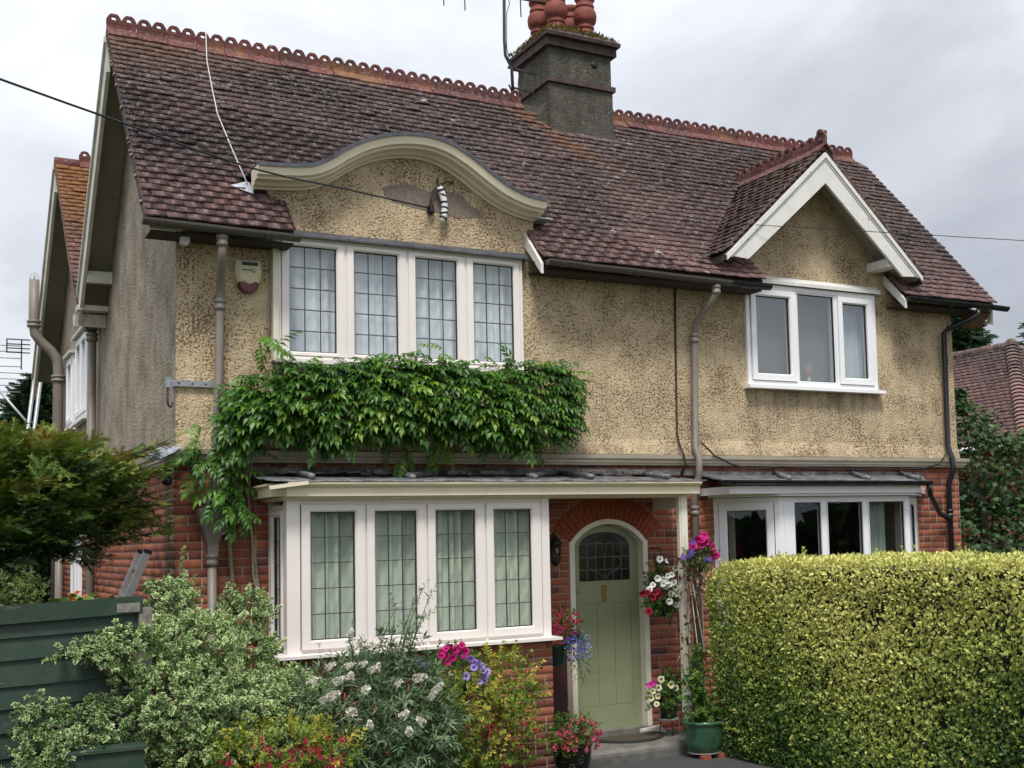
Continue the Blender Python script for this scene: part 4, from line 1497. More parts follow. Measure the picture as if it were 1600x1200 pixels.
# ------------------------------------------------------------------ left box bay
fb = FRONT(BY)
bw = MB()
ZT, ZS = 2.405, 1.135
fb.box(bw, BX0 - 0.005, BX0 + 0.105, -0.11, 0.0, ZS, ZT)      # corner posts
fb.box(bw, BX1 - 0.085, BX1 - 0.005, -0.11, 0.0, ZS, ZT)
fb.box(bw, BX0 + 0.105, BX1 - 0.085, -0.10, -0.012, ZS, ZS + 0.028)
fb.box(bw, BX0 + 0.105, BX1 - 0.085, -0.10, -0.012, ZT - 0.035, ZT)
LB = [(0.966, 1.347), (1.524, 1.900), (2.078, 2.456), (2.637, 3.010)]
BB = [0.875, 1.437, 1.990, 2.548, 3.115]
for u in BB[1:4]:
    fb.box(bw, u - 0.010, u + 0.010, -0.10, -0.008, ZS + 0.028, ZT - 0.035)
BAY = bw.obj("bay_window", M_UPVC, HOUSE)
z0, z1 = 1.238, 2.308
for i, (a, b) in enumerate(LB):
    m = MB()
    u0, u1 = BB[i] + 0.011, BB[i + 1] - 0.011
    lo, hi = ZS + 0.030, ZT - 0.037
    fb.box(m, u0, a - 0.012, -0.09, 0.012, lo, hi)
    fb.box(m, b + 0.012, u1, -0.09, 0.012, lo, hi)
    fb.box(m, a - 0.012, b + 0.012, -0.09, 0.012, lo, z0 - 0.012)
    fb.box(m, a - 0.012, b + 0.012, -0.09, 0.012, z1 + 0.012, hi)
    fb.ring(m, a - 0.0125, b + 0.0125, z0 - 0.0125, z1 + 0.0125, 0.0125, -0.07, 0.007, 0.010)
    m.obj("sash", M_UPVC, BAY)
    gasket(fb, BAY, a, b, z0, z1, -0.028)
    leaded(fb, BAY, a, b, z0, z1, -0.028, 3, 5)
# return light on the left
fs_ = Fr((BX0, 0, 0), (0, 1, 0), (-1, 0, 0))
m = MB()
fs_.ring(m, -0.505, -0.03, ZS + 0.02, ZT - 0.03, 0.05, -0.09, -0.005, 0.012)
fs_.ring(m, -0.455, -0.08, ZS + 0.07, ZT - 0.08, 0.05, -0.08, 0.008, 0.014)
fs_.box(m, -0.029, -0.001, -0.09, 0.0, ZS, ZT)
m.obj("sash", M_UPVC, BAY)
gasket(fs_, BAY, -0.405, -0.13, ZS + 0.12, ZT - 0.13, -0.03)
leaded(fs_, BAY, -0.405, -0.13, ZS + 0.12, ZT - 0.13, -0.03, 2, 5)
m = MB()
m.add([(BX0 - 0.10, BY - 0.10, 1.10), (BX1 + 0.06, BY - 0.10, 1.10), (BX1 + 0.06, 0, 1.10), (BX0 - 0.10, 0, 1.10), (BX0 - 0.10, BY - 0.10, 1.125), (BX1 + 0.06, BY - 0.10, 1.125), (BX1 + 0.06, 0, 1.134), (BX0 - 0.10, 0, 1.134),
       (BX0 - 0.01, BY - 0.01, 1.134), (BX1 + 0.0, BY - 0.01, 1.134)], [(3, 2, 1, 0), (0, 1, 5, 4), (1, 2, 6, 5), (3, 0, 4, 7), (4, 5, 9, 8), (5, 6, 9), (7, 4, 8), (8, 9, 6, 7)])
m.obj("sill", M_UPVC, BAY)
M_CURTG = M_CURT
grp = "sage green curtains in the left bay"
for i, (a, b) in enumerate(((0.90, 1.42), (1.45, 2.00), (2.02, 2.56), (2.58, 3.10))):
    where = ("at the left end of the left bay", "second from the left in the left bay", "third from the left in the left bay", "next to the porch end of the left bay")[i]
    drape("", fb, a, b, 1.15, 2.39, -0.15, 5, 0.052, M_CURT, "sage green curtain hanging in folds " + where, grp, seed=20 + i)

# flat lead roof carried on from the bay over the porch, with its moulded fascia
FX0, FX1, FY = 0.63, 4.80, -0.76
fa = MB()
fas = [(0.0, 2.435), (0.0, 2.505), (-0.004, 2.508), (-0.030, 2.518), (-0.048, 2.535), (-0.05, 2.552), (0.35, 2.552), (0.35, 2.435)]
fa.prism([(FY + p[0], p[1]) for p in fas], "x", FX0 + 0.10, FX1)
# bed mould under it
fa.prism([(-0.622, 2.405), (-0.640, 2.408), (-0.660, 2.420), (-0.690, 2.428), (-0.692, 2.434), (-0.45, 2.434), (-0.45, 2.405)], "x", BX0 - 0.03, FX1 - 0.09)
# left return of the fascia, dropped and broken away from the front length
fa.prism([(FX0 + 0.0, 2.44), (FX0 + 0.0, 2.515), (FX0 - 0.03, 2.53), (FX0 - 0.03, 2.545), (FX0 + 0.10, 2.55), (FX0 + 0.10, 2.44)], "y", FY + 0.12, -0.002)
fa.prism([(BX0 - 0.001, 2.406), (BX0 - 0.05, 2.42), (BX0 - 0.07, 2.432), (BX0 - 0.001, 2.432)], "y", -0.60, -0.002)
FASC = fa.obj("porch_fascia", M_CREAM, HOUSE)
fc = MB()
fc.bar((FX0 - 0.05, FY - 0.03, 2.505), (FX0 + 0.26, FY - 0.055, 2.545), 0.045, 0.030)
fc.obj("broken_moulding", M_CREAM, FASC)
sfp = MB()
sfp.box(BX1 + 0.02, FX1 - 0.02, FY + 0.351, -0.012, 2.43, 2.445)
sfp.obj("porch_ceiling", M_CREAMW, FASC)
lr = MB()
nn = 14


def lead_sheet(x0, x1, y0, z0, y1, z1, mat, name, par, seed, x0b=None, x1b=None):
    """uneven lead sheet from the front edge up to the wall"""
    r_ = random.Random(seed)
    x0b = x0 if x0b is None else x0b
    x1b = x1 if x1b is None else x1b
    m = MB()
    nx, ny = 40, 6
    V = []
    for j in range(ny + 1):
        t = j / ny
        for i in range(nx + 1):
            s_ = i / nx
            xa, xb = x0 + (x1 - x0) * s_, x0b + (x1b - x0b) * s_
            V.append((xa + (xb - xa) * t, y0 + (y1 - y0) * t, z0 + (z1 - z0) * t + r_.uniform(-0.006, 0.007) * (1 if 0 < j else 0.6)))
    W = nx + 1
    n = len(V)
    V += [(p[0], p[1], p[2] - 0.011) for p in V]
    F = [(j * W + i, j * W + i + 1, (j + 1) * W + i + 1, (j + 1) * W + i) for j in range(ny) for i in range(nx)]
    F += [(i + 1, i, n + i, n + i + 1) for i in range(nx)]
    F += [(j * W, (j + 1) * W, n + (j + 1) * W, n + j * W) for j in range(ny)]
    F += [((j + 1) * W + nx, j * W + nx, n + j * W + nx, n + (j + 1) * W + nx) for j in range(ny)]
    m.add(V, F, 0, True)
    return m.obj(name, mat, par)


LR = lead_sheet(FX0 - 0.04, FX1 + 0.05, FY - 0.055, 2.565, -0.012, 2.650, M_LEAD, "lead_roof", HOUSE, 2)
for px, tip in ((0.95, 0), (1.86, 1), (3.05, 1), (3.60, 0), (4.45, 0)):
    m = MB()
    y0_ = FY + (0.10 if tip else 0.02)
    m.tube([(px + (0.55 if tip else 0.02), -0.03, 2.68), (px + 0.02, y0_ + 0.2, 2.625), (px, y0_, 2.60)], 0.026, 10)
    m.obj("lead_roll", M_LEAD, LR)
m = MB()
r_ = random.Random(4)
for i in range(46):
    xx = r_.uniform(FX0 + 0.05, FX1 - 0.1)
    m.obox((xx, r_.uniform(-0.30, -0.06), 2.645 + r_.uniform(0, 0.02)), (r_.uniform(0.05, 0.28), r_.uniform(-0.03, 0.03), r_.uniform(-0.012, 0.012)), (0.01, r_.uniform(0.03, 0.07), 0.01), (0, 0, r_.uniform(0.012, 0.035)))
m.obj("crumbled_flashing", plain("old_mortar_and_bitumen", (0.10, 0.09, 0.08), 0.9, var=0.8, scale=14), LR, kind="stuff")
m = MB()
m.box(0.62, 5.30, -0.035, -0.008, 2.655, 2.725)
m.obj("wall_flashing", plain("stained_flashing", (0.12, 0.11, 0.105), 0.8, var=0.7, scale=9), LR)
# porch post
po = MB()
po.box(4.635, 4.705, -0.665, -0.595, 0.045, 2.432)
po.box(4.615, 4.634, -0.655, -0.605, 0.30, 2.432)
po.obj("porch_post", M_CREAMW, HOUSE)
pj = MB()
pj.box(4.70, 4.73, -0.60, -0.02, 2.30, 2.43)
pj.obj("porch_plate", M_CREAMW, HOUSE)

# ------------------------------------------------------------------ right splayed bay
segs = [((5.47, 0.0), (6.00, -0.47)), ((6.00, -0.47), (7.84, -0.47)), ((7.84, -0.47), (8.40, 0.0))]
rbm = MB()
RT, RS = 2.405, 0.99
frs = []
for (a, b) in segs:
    U = Vector((b[0] - a[0], b[1] - a[1], 0))
    N = Vector((U.y, -U.x, 0)).normalized()
    frs.append((Fr((a[0], a[1], 0), U, N), U.length))
for k, (f, L) in enumerate(frs):
    f.box(rbm, 0.0, 0.055, -0.08, 0.0, RS, RT)
    f.box(rbm, L - 0.055, L, -0.08, 0.0, RS, RT)
    f.box(rbm, 0.055, L - 0.055, -0.08, -0.006, RS, RS + 0.05)
    f.box(rbm, 0.055, L - 0.055, -0.08, -0.006, RT - 0.05, RT)
f, L = frs[1]
for u in (0.60, 1.19):
    f.box(rbm, u - 0.05 + 0.03, u + 0.04, -0.08, -0.004, RS + 0.05, RT - 0.05)
RBAY = rbm.obj("bay_window", M_UPVCW, HOUSE)
for k, spans in ((0, [(0.06, 0.645)]), (1, [(0.19, 0.575), (0.645, 1.165), (1.235, 1.78)]), (2, [(0.06, 0.67)])):
    f, L = frs[k]
    for (a, b) in spans:
        m = MB()
        w = 0.085 if k == 0 else (0.05 if k == 2 else 0.012)
        f.ring(m, a, b, RS + 0.052, RT - 0.052, w, -0.07, 0.014 if k == 0 else 0.002, 0.012 if k != 1 else 0.004)
        if k == 1 and a < 0.3:
            f.box(m, 0.056, 0.188, -0.07, 0.004, RS + 0.052, RT - 0.052)
        m.obj("sash", M_UPVCW, RBAY)
        g = MB()
        f.box(g, a + w, b - w, -0.035, -0.031, RS + 0.052 + w, RT - 0.052 - w)
        g.obj("pane", M_GLASS_D, RBAY)
        gasket(f, RBAY, a + w, b - w, RS + 0.052 + w, RT - 0.052 - w, -0.03)
drape("", frs[1][0], 1.25, 1.60, 1.0, 2.37, -0.15, 4, 0.025, M_CURT2, "pale curtain drawn back at the right of the splayed bay", seed=31)
m = MB()
m.prism([(5.40, -0.001), (5.95, -0.55), (7.88, -0.55), (8.50, -0.001)], "z", 2.41, 2.435)
m.prism([(5.30, -0.001), (5.30, -0.55), (5.36, -0.58), (7.92, -0.58), (8.55, -0.001)], "z", 2.436, 2.515)
m.obj("bay_fascia", M_UPVCW, RBAY)
RL = lead_sheet(5.18, 7.98, -0.62, 2.575, -0.012, 2.665, M_LEAD, "lead_roof", HOUSE, 8, 5.30, 8.50)
for px in (6.05, 7.15, 7.9):
    m = MB()
    m.tube([(px + 0.25, -0.03, 2.685), (px + 0.05, -0.4, 2.63), (px, -0.60, 2.595)], 0.03, 8)
    m.obj("lead_roll", M_LEAD, RL)
m = MB()
m.box(5.32, 8.45, -0.03, -0.008, 2.66, 2.70)
m.obj("wall_flashing", M_LEAD, RL)
gutter(5.15, 8.02, -0.645, 2.572, 2.562, M_BLACKP, 0.048)
pipe([(8.00, -0.645, 2.53), (8.00, -0.645, 2.46), (8.06, -0.60, 2.40), (8.62, -0.16, 2.20), (8.84, -0.085, 2.14)], 0.032, M_BLACKP)

# ------------------------------------------------------------------ porch: door, frame, panel
DYD = 0.095
dm = MB()
NA = 28
inner = [arch_pt(i / NA, -0.052) for i in range(NA + 1)]
dm.prism([(inner[-1][0], 0.10), (inner[0][0], 0.10)] + inner, "y", DYD + 0.012, DYD + 0.05)
# glazed opening is a recess framed by raised stiles: outline of the light
gz0, gz1 = 1.588, 1.915


def light_pt(t, g=0.0):
    a = pi * (1 - t)
    return 4.175 + math.copysign(abs(math.cos(a)) ** 0.8, math.cos(a)) * (0.295 + g), gz1 + abs(math.sin(a)) ** 0.95 * (0.165 + g)


NL = 24
out_o = [(inner[-1][0], 1.36), (inner[0][0], 1.36)] + inner
li = [light_pt(i / NL) for i in range(NL + 1)]
DOOR = None
# raised frame of the door round the light: strips from the light outline to the door outline
m = dm
d0, d1 = DYD, DYD + 0.0119
def strip(pa, pb):
    n = len(pa)
    vs = [(p[0], d0, p[1]) for p in pa] + [(p[0], d0, p[1]) for p in pb] + [(p[0], d1 + 0.02, p[1]) for p in pa]
    m.add(vs, [(i, i + 1, n + i + 1, n + i) for i in range(n - 1)] + [(i + 1, i, 2 * n + i, 2 * n + i + 1) for i in range(n - 1)])
pa = [light_pt(i / NA) for i in range(NA + 1)]
strip(pa, inner)
m.box(inner[0][0], li[0][0], d0, d1, 1.36, gz1)
m.box(li[-1][0], inner[-1][0], d0, d1, 1.36, gz1)
for a_, b_2 in ((inner[0], li[0]), (inner[-1], li[-1])):
    m.add([(a_[0], d0, gz1), (b_2[0], d0, gz1), (a_[0], d0, a_[1])], [(0, 1, 2)])
m.box(li[0][0], li[-1][0], d0, d1, 1.36, gz0)
# bottom rail and stiles, boards between
m.box(inner[0][0], inner[-1][0], d0, d1, 0.10, 0.335)
m.box(inner[0][0], 3.876, d0, d1, 0.335, 1.36)
m.box(4.474, inner[-1][0], d0, d1, 0.335, 1.36)
DOOR = dm.obj("door", M_DOOR, HOUSE)
for i in range(3):
    a, b = 3.879 + i * 0.199, 3.879 + (i + 1) * 0.199 - 0.004
    k = MB()
    k.box(a, b, DYD + 0.004, DYD + 0.0118, 0.338, 1.357)
    k.obj("plank", M_DOOR, DOOR)
gl = MB()
gl.prism([(li[-1][0], gz0), (li[0][0], gz0)] + li, "y", DYD + 0.006, DYD + 0.0115)
_t = NT("dark_leaded_glass")
M_DGL = _t.done(_t.mix(_t.noise(9, 3, 0.6), (0.010, 0.011, 0.009), (0.028, 0.030, 0.022)), 0.12, _t.bump(_t.noise(26, 3, 0.6), 0.25, 0.01), spec=0.5)
gl.obj("glazing", M_DGL, DOOR)
cm = MB()
yl = DYD + 0.003
M_CAME = plain("bright_came", (0.13, 0.13, 0.125), 0.5, 0.4)
for u in (-0.20, -0.10, 0.0, 0.10, 0.20):
    top = gz1 + 0.06 if abs(u) > 0.01 else 1.94
    cm.box(4.175 + u - 0.0035, 4.175 + u + 0.0035, yl, yl + 0.003, gz0, top - (0.0 if abs(u) > 0.01 else 0.06))
for z in (1.70, 1.83, 1.965):
    cm.box(3.885, 4.465, yl + 0.0005, yl + 0.0035, z - 0.0035, z + 0.0035)
for sg in (-1, 1):
    pts = [(0.0, 1.605), (0.06, 1.65), (0.15, 1.695), (0.195, 1.745), (0.19, 1.80), (0.15, 1.83), (0.11, 1.815), (0.10, 1.775)]
    cm.tube([(4.175 + sg * a, yl, b) for a, b in pts], 0.0045, 5)
    pts = [(0.0, 1.63), (0.10, 1.69), (0.17, 1.72)]
    cm.tube([(4.175 + sg * a, yl, b) for a, b in pts], 0.0035, 5)
    pts = [(0.0, 1.86), (0.03, 1.91), (0.025, 1.95), (0.0, 1.955), (0.06, 1.985), (0.09, 1.975)]
    cm.tube([(4.175 + sg * a, yl, b) for a, b in pts], 0.004, 5)
cm.obj("lead_came", M_CAME, DOOR)
lb = MB()
Fd = FRONT(DYD)
Fd.ring(lb, 4.132, 4.186, 1.385, 1.545, 0.010, 0.0, 0.014, 0.004)
Fd.box(lb, 4.142, 4.176, 0.0, 0.008, 1.395, 1.535)
lb.obj("letter_plate", M_BRASS, DOOR)
kn = MB()
kn.lathe([(0.0105, 0), (0.014, 0.004), (0.014, 0.006), (0.004, 0.008)], (0, 0, 0), 12)
ko = kn.obj("lock", M_BRASS, DOOR)
ko.rotation_euler = (pi / 2, 0, 0)
ko.location = (3.852, DYD, 1.49)
# arched frame
fm = MB()
fm.sweep([(-0.052, -0.03), (-0.006, -0.03), (0.002, -0.015), (0.002, 0.13), (-0.052, 0.13)],
         [((p[0], 0.02, p[1]), ((q[0] - p[0]) / 0.1, 0, (q[1] - p[1]) / 0.1), (0, 1, 0)) for p, q in ((arch_pt(i / 36), arch_pt(i / 36, 0.1)) for i in range(37))])
fm.box(ACX + 0.398, ACX + 0.453, -0.012, 0.15, 0.10, ASP - 0.002)
fm.box(ACX - 0.453, ACX - 0.398, -0.012, 0.15, 0.10, ASP - 0.002)
fm.obj("door_frame", M_CREAMW, HOUSE)
th = MB()
th.box(3.72, 4.63, -0.03, 0.24, 0.046, 0.10)
th.obj("threshold", M_STONE, HOUSE)
mp_ = MB()
mp_.box(3.475, 3.655, -0.03, 0.03, 0.05, 0.93)
mp_.box(3.49, 3.64, -0.036, -0.0301, 0.07, 0.91)
mp_.obj("painted_panel", M_MAROON, HOUSE)
# side windows of the rear range
for (y0, y1, z0, z1, k) in ((5.60, 6.80, 3.72, 4.82, 2), (7.12, 7.80, 3.72, 4.70, 1), (6.2, 7.1, 1.2, 2.2, 2)):
    fw_ = Fr((0, 0, 0), (0, 1, 0), (-1, 0, 0))
    m = MB()
    fw_.ring(m, y0, y1, z0, z1, 0.06, -0.10, 0.03, 0.012)
    wo = m.obj("window", M_UPVCW, HOUSE)
    for i in range(k):
        a, b = y0 + 0.065 + i * (y1 - y0 - 0.12) / k, y0 + 0.055 + (i + 1) * (y1 - y0 - 0.12) / k
        s_ = MB()
        fw_.ring(s_, a, b, z0 + 0.065, z1 - 0.065, 0.06, -0.06, 0.045, 0.012)
        s_.obj("sash", M_UPVCW, wo)
        g = MB()
        fw_.box(g, a + 0.05, b - 0.05, -0.01, -0.004, z0 + 0.12, z1 - 0.12)
        g.obj("pane", M_GLASS_D, wo)
    s_ = MB()
    fw_.box(s_, y0 - 0.04, y1 + 0.04, 0.001, 0.08, z1 + 0.005, z1 + 0.045)
    s_.obj("window_hood", M_BARGE_L, wo)
    s_ = MB()
    fw_.box(s_, y0 - 0.04, y1 + 0.04, 0.001, 0.08, z0 - 0.05, z0 - 0.005)
    s_.obj("sill", M_UPVCW, wo)

# ------------------------------------------------------------------ ground
def ground_mat():
    t = NT("garden_ground")
    n = t.noise(1.2, 5, 0.6)
    c = t.mix(t.ramp(n, [(0.4, 0.0), (0.6, 1.0)]), (0.055, 0.075, 0.025), (0.075, 0.06, 0.04))
    c = t.mix(t.ramp(t.noise(30, 4, 0.7), [(0.45, 0.0), (0.7, 0.6)]), c, (0.03, 0.028, 0.018))
    return t.done(c, 0.95, t.bump(t.noise(25, 4, 0.6), 0.6, 0.05), spec=0.1)


def tarmac_mat():
    t = NT("tarmac")
    n = t.noise(180, 3, 0.6)
    c = t.mix(t.ramp(n, [(0.4, 0.0), (0.7, 1.0)]), (0.045, 0.045, 0.047), (0.11, 0.11, 0.112))
    c = t.mix(t.ramp(t.noise(2.5, 5, 0.6), [(0.45, 0.0), (0.65, 0.5)]), c, (0.06, 0.06, 0.055))
    return t.done(c, 0.85, t.bump(n, 0.5, 0.01), spec=0.3)


g = MB()
R_ = [-900, -60, -20, -8, 0, 8, 20, 60, 900]
g.add([(x, y, -0.085) for y in R_ for x in R_], [(j * 9 + i, j * 9 + i + 1, (j + 1) * 9 + i + 1, (j + 1) * 9 + i) for j in range(8) for i in range(8)])
g.obj("ground", ground_mat(), None, kind="structure")
g = MB()
g.add([(3.15, -9.5, -0.078), (4.95, -9.5, -0.078), (4.95, -0.76, -0.078), (3.15, -0.76, -0.078)], [(0, 1, 2, 3)])
g.obj("path", tarmac_mat(), None, kind="structure")
g = MB()
g.add([(-40, -16.5, -0.078), (60, -16.5, -0.078), (60, -10.2, -0.078), (-40, -10.2, -0.078)], [(0, 1, 2, 3)])
g.obj("road", tarmac_mat(), None, kind="structure")

st = MB()
edge = [(-0.02, -0.08), (-0.02, 0.044), (-0.70, 0.044), (-0.735, 0.036), (-0.755, 0.018), (-0.76, -0.01), (-0.755, -0.08)]
st.prism(edge, "x", 3.215, 4.86)
thing("doorstep", "worn grey stone doorstep with a rounded front edge under the porch", "step", st.mesh("doorstep", M_STONE))

# half-round mat
dmx, dmy = 4.22, -0.12
mt = MB()
mt.prism([(dmx + 0.40 * math.cos(a), dmy + 0.42 * math.sin(a)) for a in [pi + pi * i / 24 for i in range(25)]], "z", 0.046, 0.058)
MAT_RUB = plain("black_rubber", (0.022, 0.02, 0.02), 0.7)
mato = thing("doormat", "half round brown coir doormat with a black rubber rim before the green door", "doormat", mt.mesh("doormat", MAT_RUB))
mt = MB()
mt.prism([(dmx + 0.355 * math.cos(a), dmy - 0.012 + 0.375 * math.sin(a)) for a in [pi + pi * i / 24 for i in range(25)]], "z", 0.0585, 0.066)
_t = NT("coir")
_w = _t.n("ShaderNodeTexWave", {"Scale": 14.0, "Distortion": 6.0, "Detail": 3.0, "Vector": _t.pos()}).outputs[0]
M_COIR = _t.done(_t.mix(_t.ramp(_w, [(0.4, 0.0), (0.6, 1.0)]), (0.10, 0.075, 0.05), (0.03, 0.025, 0.02)), 0.95, _t.bump(_t.noise(220, 3, 0.6), 0.6, 0.01))
mt.obj("coir_pile", M_COIR, mato)
ft = MB()
ft.add([(4.50, -0.10, 0.0465), (4.70, -0.16, 0.0465), (4.72, -0.03, 0.0465), (4.46, -0.02, 0.0465), (4.50, -0.10, 0.075), (4.66, -0.14, 0.10), (4.70, -0.03, 0.105), (4.46, -0.02, 0.085)], BOXF)
thing("white_scrap", "crumpled white scrap at the foot of the door frame", "scrap", ft.mesh("white_scrap", plain("white_scrap", (0.62, 0.60, 0.57), 0.6)))

# wall lantern beside the door
LX, LY = 3.503, -0.135
M_LANT = plain("black_lantern_metal", (0.022, 0.022, 0.024), 0.45, 0.3)
t_ = thing("wall_lantern", "black carriage lantern on the porch wall left of the green door", "lantern", None, None, (LX, 0, 1.79))
m = MB()
m.box(LX - 0.03, LX + 0.03, -0.02, -0.009, 1.80, 1.98)
m.tube([(LX, -0.02, 1.90), (LX, -0.06, 1.92), (LX, -0.05, 2.02), (LX, -0.08, 2.08), (LX, -0.12, 2.09), (LX, LY, 2.06)], 0.009, 7)
m.obj("bracket", M_LANT, t_)
m = MB()
m.lathe([(0.012, 0.075), (0.018, 0.065), (0.026, 0.05), (0.034, 0.045), (0.072, 0.0), (0.074, -0.012), (0.060, -0.016)], (LX, LY, 1.985), 6)
m.obj("hood", M_LANT, t_)
m = MB()
for k in range(6):
    a = 2 * pi * k / 6
    m.bar((LX + 0.057 * math.cos(a), LY + 0.057 * math.sin(a), 1.97), (LX + 0.042 * math.cos(a), LY + 0.042 * math.sin(a), 1.80), 0.008, 0.008, (1, 0.2, 0))
m.lathe([(0.012, -0.035), (0.03, -0.02), (0.048, 0.0), (0.048, 0.008)], (LX, LY, 1.792), 6)
m.obj("cage", M_LANT, t_)
m = MB()
m.lathe([(0.038, 0.0), (0.053, 0.168)], (LX, LY, 1.801), 6)
m.obj("lamp_glass", glass_material("lantern_glass", (0.6, 0.62, 0.6), 1.5), t_)

# alarm box
t_ = thing("alarm_box", "yellowed burglar alarm box with a dark red lower lens under the left eaves", "alarm box", None, None, (0.59, -0.02, 4.25))


def shield(top, bot, w, d0, d1, n=12):
    pts = []
    pts += [(-w * 0.93, top), (-w, top - 0.10), (-w * 0.97, top - 0.17)]
    return pts


M_ALARM = plain("yellowed_plastic", (0.50, 0.48, 0.29), 0.4, var=0.08, scale=8)
cx, ct = 0.593, 4.535
out = [(-0.102, 0.0), (0.102, 0.0), (0.112, -0.07), (0.112, -0.12), (0.103, -0.17), (0.088, -0.205), (0.06, -0.195), (0.0, -0.222), (-0.06, -0.195), (-0.088, -0.205), (-0.103, -0.17), (-0.112, -0.12), (-0.112, -0.07)]
vs = [(cx + a, -0.002, ct + b) for a, b in out] + [(cx + a, -0.062, ct + b) for a, b in out] + [(cx + a * 0.78 + 0.006, -0.082, ct - 0.012 + b * 0.90) for a, b in out]
n = len(out)
fs = [(i, (i + 1) % n, n + (i + 1) % n, n + i) for i in range(n)] + [(n + i, n + (i + 1) % n, 2 * n + (i + 1) % n, 2 * n + i) for i in range(n)] + [tuple(range(2 * n, 3 * n))]
m = MB(); m.add(vs, fs); m.obj("case", M_ALARM, t_)
out = [(-0.088, -0.209), (-0.06, -0.199), (0.0, -0.226), (0.06, -0.199), (0.088, -0.209), (0.082, -0.238), (0.066, -0.262), (0.042, -0.279), (0.014, -0.286), (-0.014, -0.286), (-0.042, -0.279), (-0.066, -0.262), (-0.082, -0.238)]
vs = [(cx + a, -0.002, ct + b) for a, b in out] + [(cx + a, -0.058, ct + b) for a, b in out] + [(cx + a * 0.85, -0.070, ct + b * 1.0 + 0.004) for a, b in out]
n = len(out)
fs = [(i, (i + 1) % n, n + (i + 1) % n, n + i) for i in range(n)] + [(n + i, n + (i + 1) % n, 2 * n + (i + 1) % n, 2 * n + i) for i in range(n)] + [tuple(range(2 * n, 3 * n))]
m = MB(); m.add(vs, fs); m.obj("lens", plain("dark_red_lens", (0.10, 0.006, 0.010), 0.25, var=0.1), t_)
m = MB(); m.box(cx - 0.062, cx + 0.076, -0.0855, -0.080, ct - 0.050, ct - 0.020); m.obj("vent", M_GASKET, t_)
m = MB()
for i in range(9):
    m.box(cx - 0.062 + i * 0.0088, cx - 0.056 + i * 0.0088, -0.0845, -0.0815, ct - 0.092, ct - 0.092 + (0.009, 0.006, 0.0065, 0.006, 0.009, 0.006, 0.0085, 0.006, 0.009)[i])
m.box(cx - 0.062, cx + 0.016, -0.0843, -0.0815, ct - 0.0945, ct - 0.0925)
m.obj("faded_lettering", M_GASKET, t_)
m = MB(); m.lathe([(0.022, 0.0), (0.022, 0.002)], (0, 0, 0), 14)
o_ = m.obj("faded_badge", plain("faded_badge", (0.40, 0.38, 0.30), 0.5), t_)
o_.rotation_euler = (pi / 2, 0, 0)
o_.location = Vector((cx + 0.036, -0.082, ct - 0.092)) - t_.location

# small things on the left corner
m = MB()
m.box(0.0, 0.07, -0.22, -0.14, 4.60, 4.654)
m.box(0.01, 0.06, -0.212, -0.15, 4.585, 4.60)
thing("sensor_box", "small white sensor box under the eaves at the left corner", "sensor", m.mesh("sensor_box", plain("white_sensor", (0.62, 0.62, 0.58), 0.5)))
M_GALV = plain("galvanised_steel", (0.30, 0.32, 0.34), 0.5, 0.5, var=0.25)
t_ = thing("corner_bracket", "flat galvanised bar with a hanging hook, strapped across the wall corner to the downpipe", "bracket", None, None, (0.1, -0.03, 3.4))
m = MB()
m.box(-0.06, 0.30, -0.034, -0.022, 3.405, 3.455)
m.box(-0.085, -0.055, -0.09, -0.02, 3.385, 3.475)
m.box(-0.012, -0.002, -0.03, 0.12, 3.405, 3.455)
m.obj("bar", M_GALV, t_)
m = MB()
for u in (0.02, 0.13, 0.24):
    m.tube([(u, -0.033, 3.43), (u, -0.037, 3.43)], 0.008, 8)
m.obj("bolt", M_GASKET, t_)
m = MB()
m.tube([(-0.075, -0.06, 3.385), (-0.075, -0.06, 3.27), (-0.068, -0.055, 3.235), (-0.05, -0.045, 3.222), (-0.035, -0.04, 3.235), (-0.032, -0.038, 3.27)], 0.009, 7)
m.obj("hook", plain("rusted_hook", (0.05, 0.035, 0.03), 0.8), t_)
t_ = thing("security_light", "black security floodlight under the bent lead flap at the left corner", "floodlight", None, None, (-0.06, -0.06, 2.6))
m = MB()
m.bar((-0.02, -0.02, 2.74), (-0.10, -0.10, 2.72), 0.03, 0.03)
m.bar((-0.09, -0.09, 2.75), (-0.09, -0.09, 2.60), 0.03, 0.03)
m.obj("arm", M_BLACKP, t_)
m = MB()
m.ball((-0.085, -0.10, 2.60), 0.045, 0.045, 0.045, 10, 6)
m.obj("sensor_head", M_BLACKP, t_)
m = MB()
m.add([(-0.14, -0.14, 2.885), (0.02, -0.125, 2.885), (-0.10, 0.20, 2.885), (-0.16, 0.20, 2.86), (-0.20, -0.12, 2.80), (-0.20, 0.15, 2.79), (-0.03, -0.15, 2.84), (-0.16, -0.19, 2.77)],
      [(0, 1, 2, 3), (0, 3, 5, 4), (1, 0, 6), (0, 4, 7, 6)])
m.add([(-0.13, -0.13, 2.875), (0.01, -0.115, 2.875), (-0.09, 0.20, 2.875), (-0.15, 0.20, 2.85), (-0.19, -0.11, 2.79), (-0.19, 0.15, 2.78), (-0.03, -0.14, 2.83), (-0.155, -0.18, 2.76)],
      [(3, 2, 1, 0), (4, 5, 3, 0), (6, 0, 1), (6, 7, 4, 0)])
m.obj("lead_flap", plain("shiny_lead", (0.36, 0.39, 0.44), 0.35, 0.4, var=0.4), HOUSE)

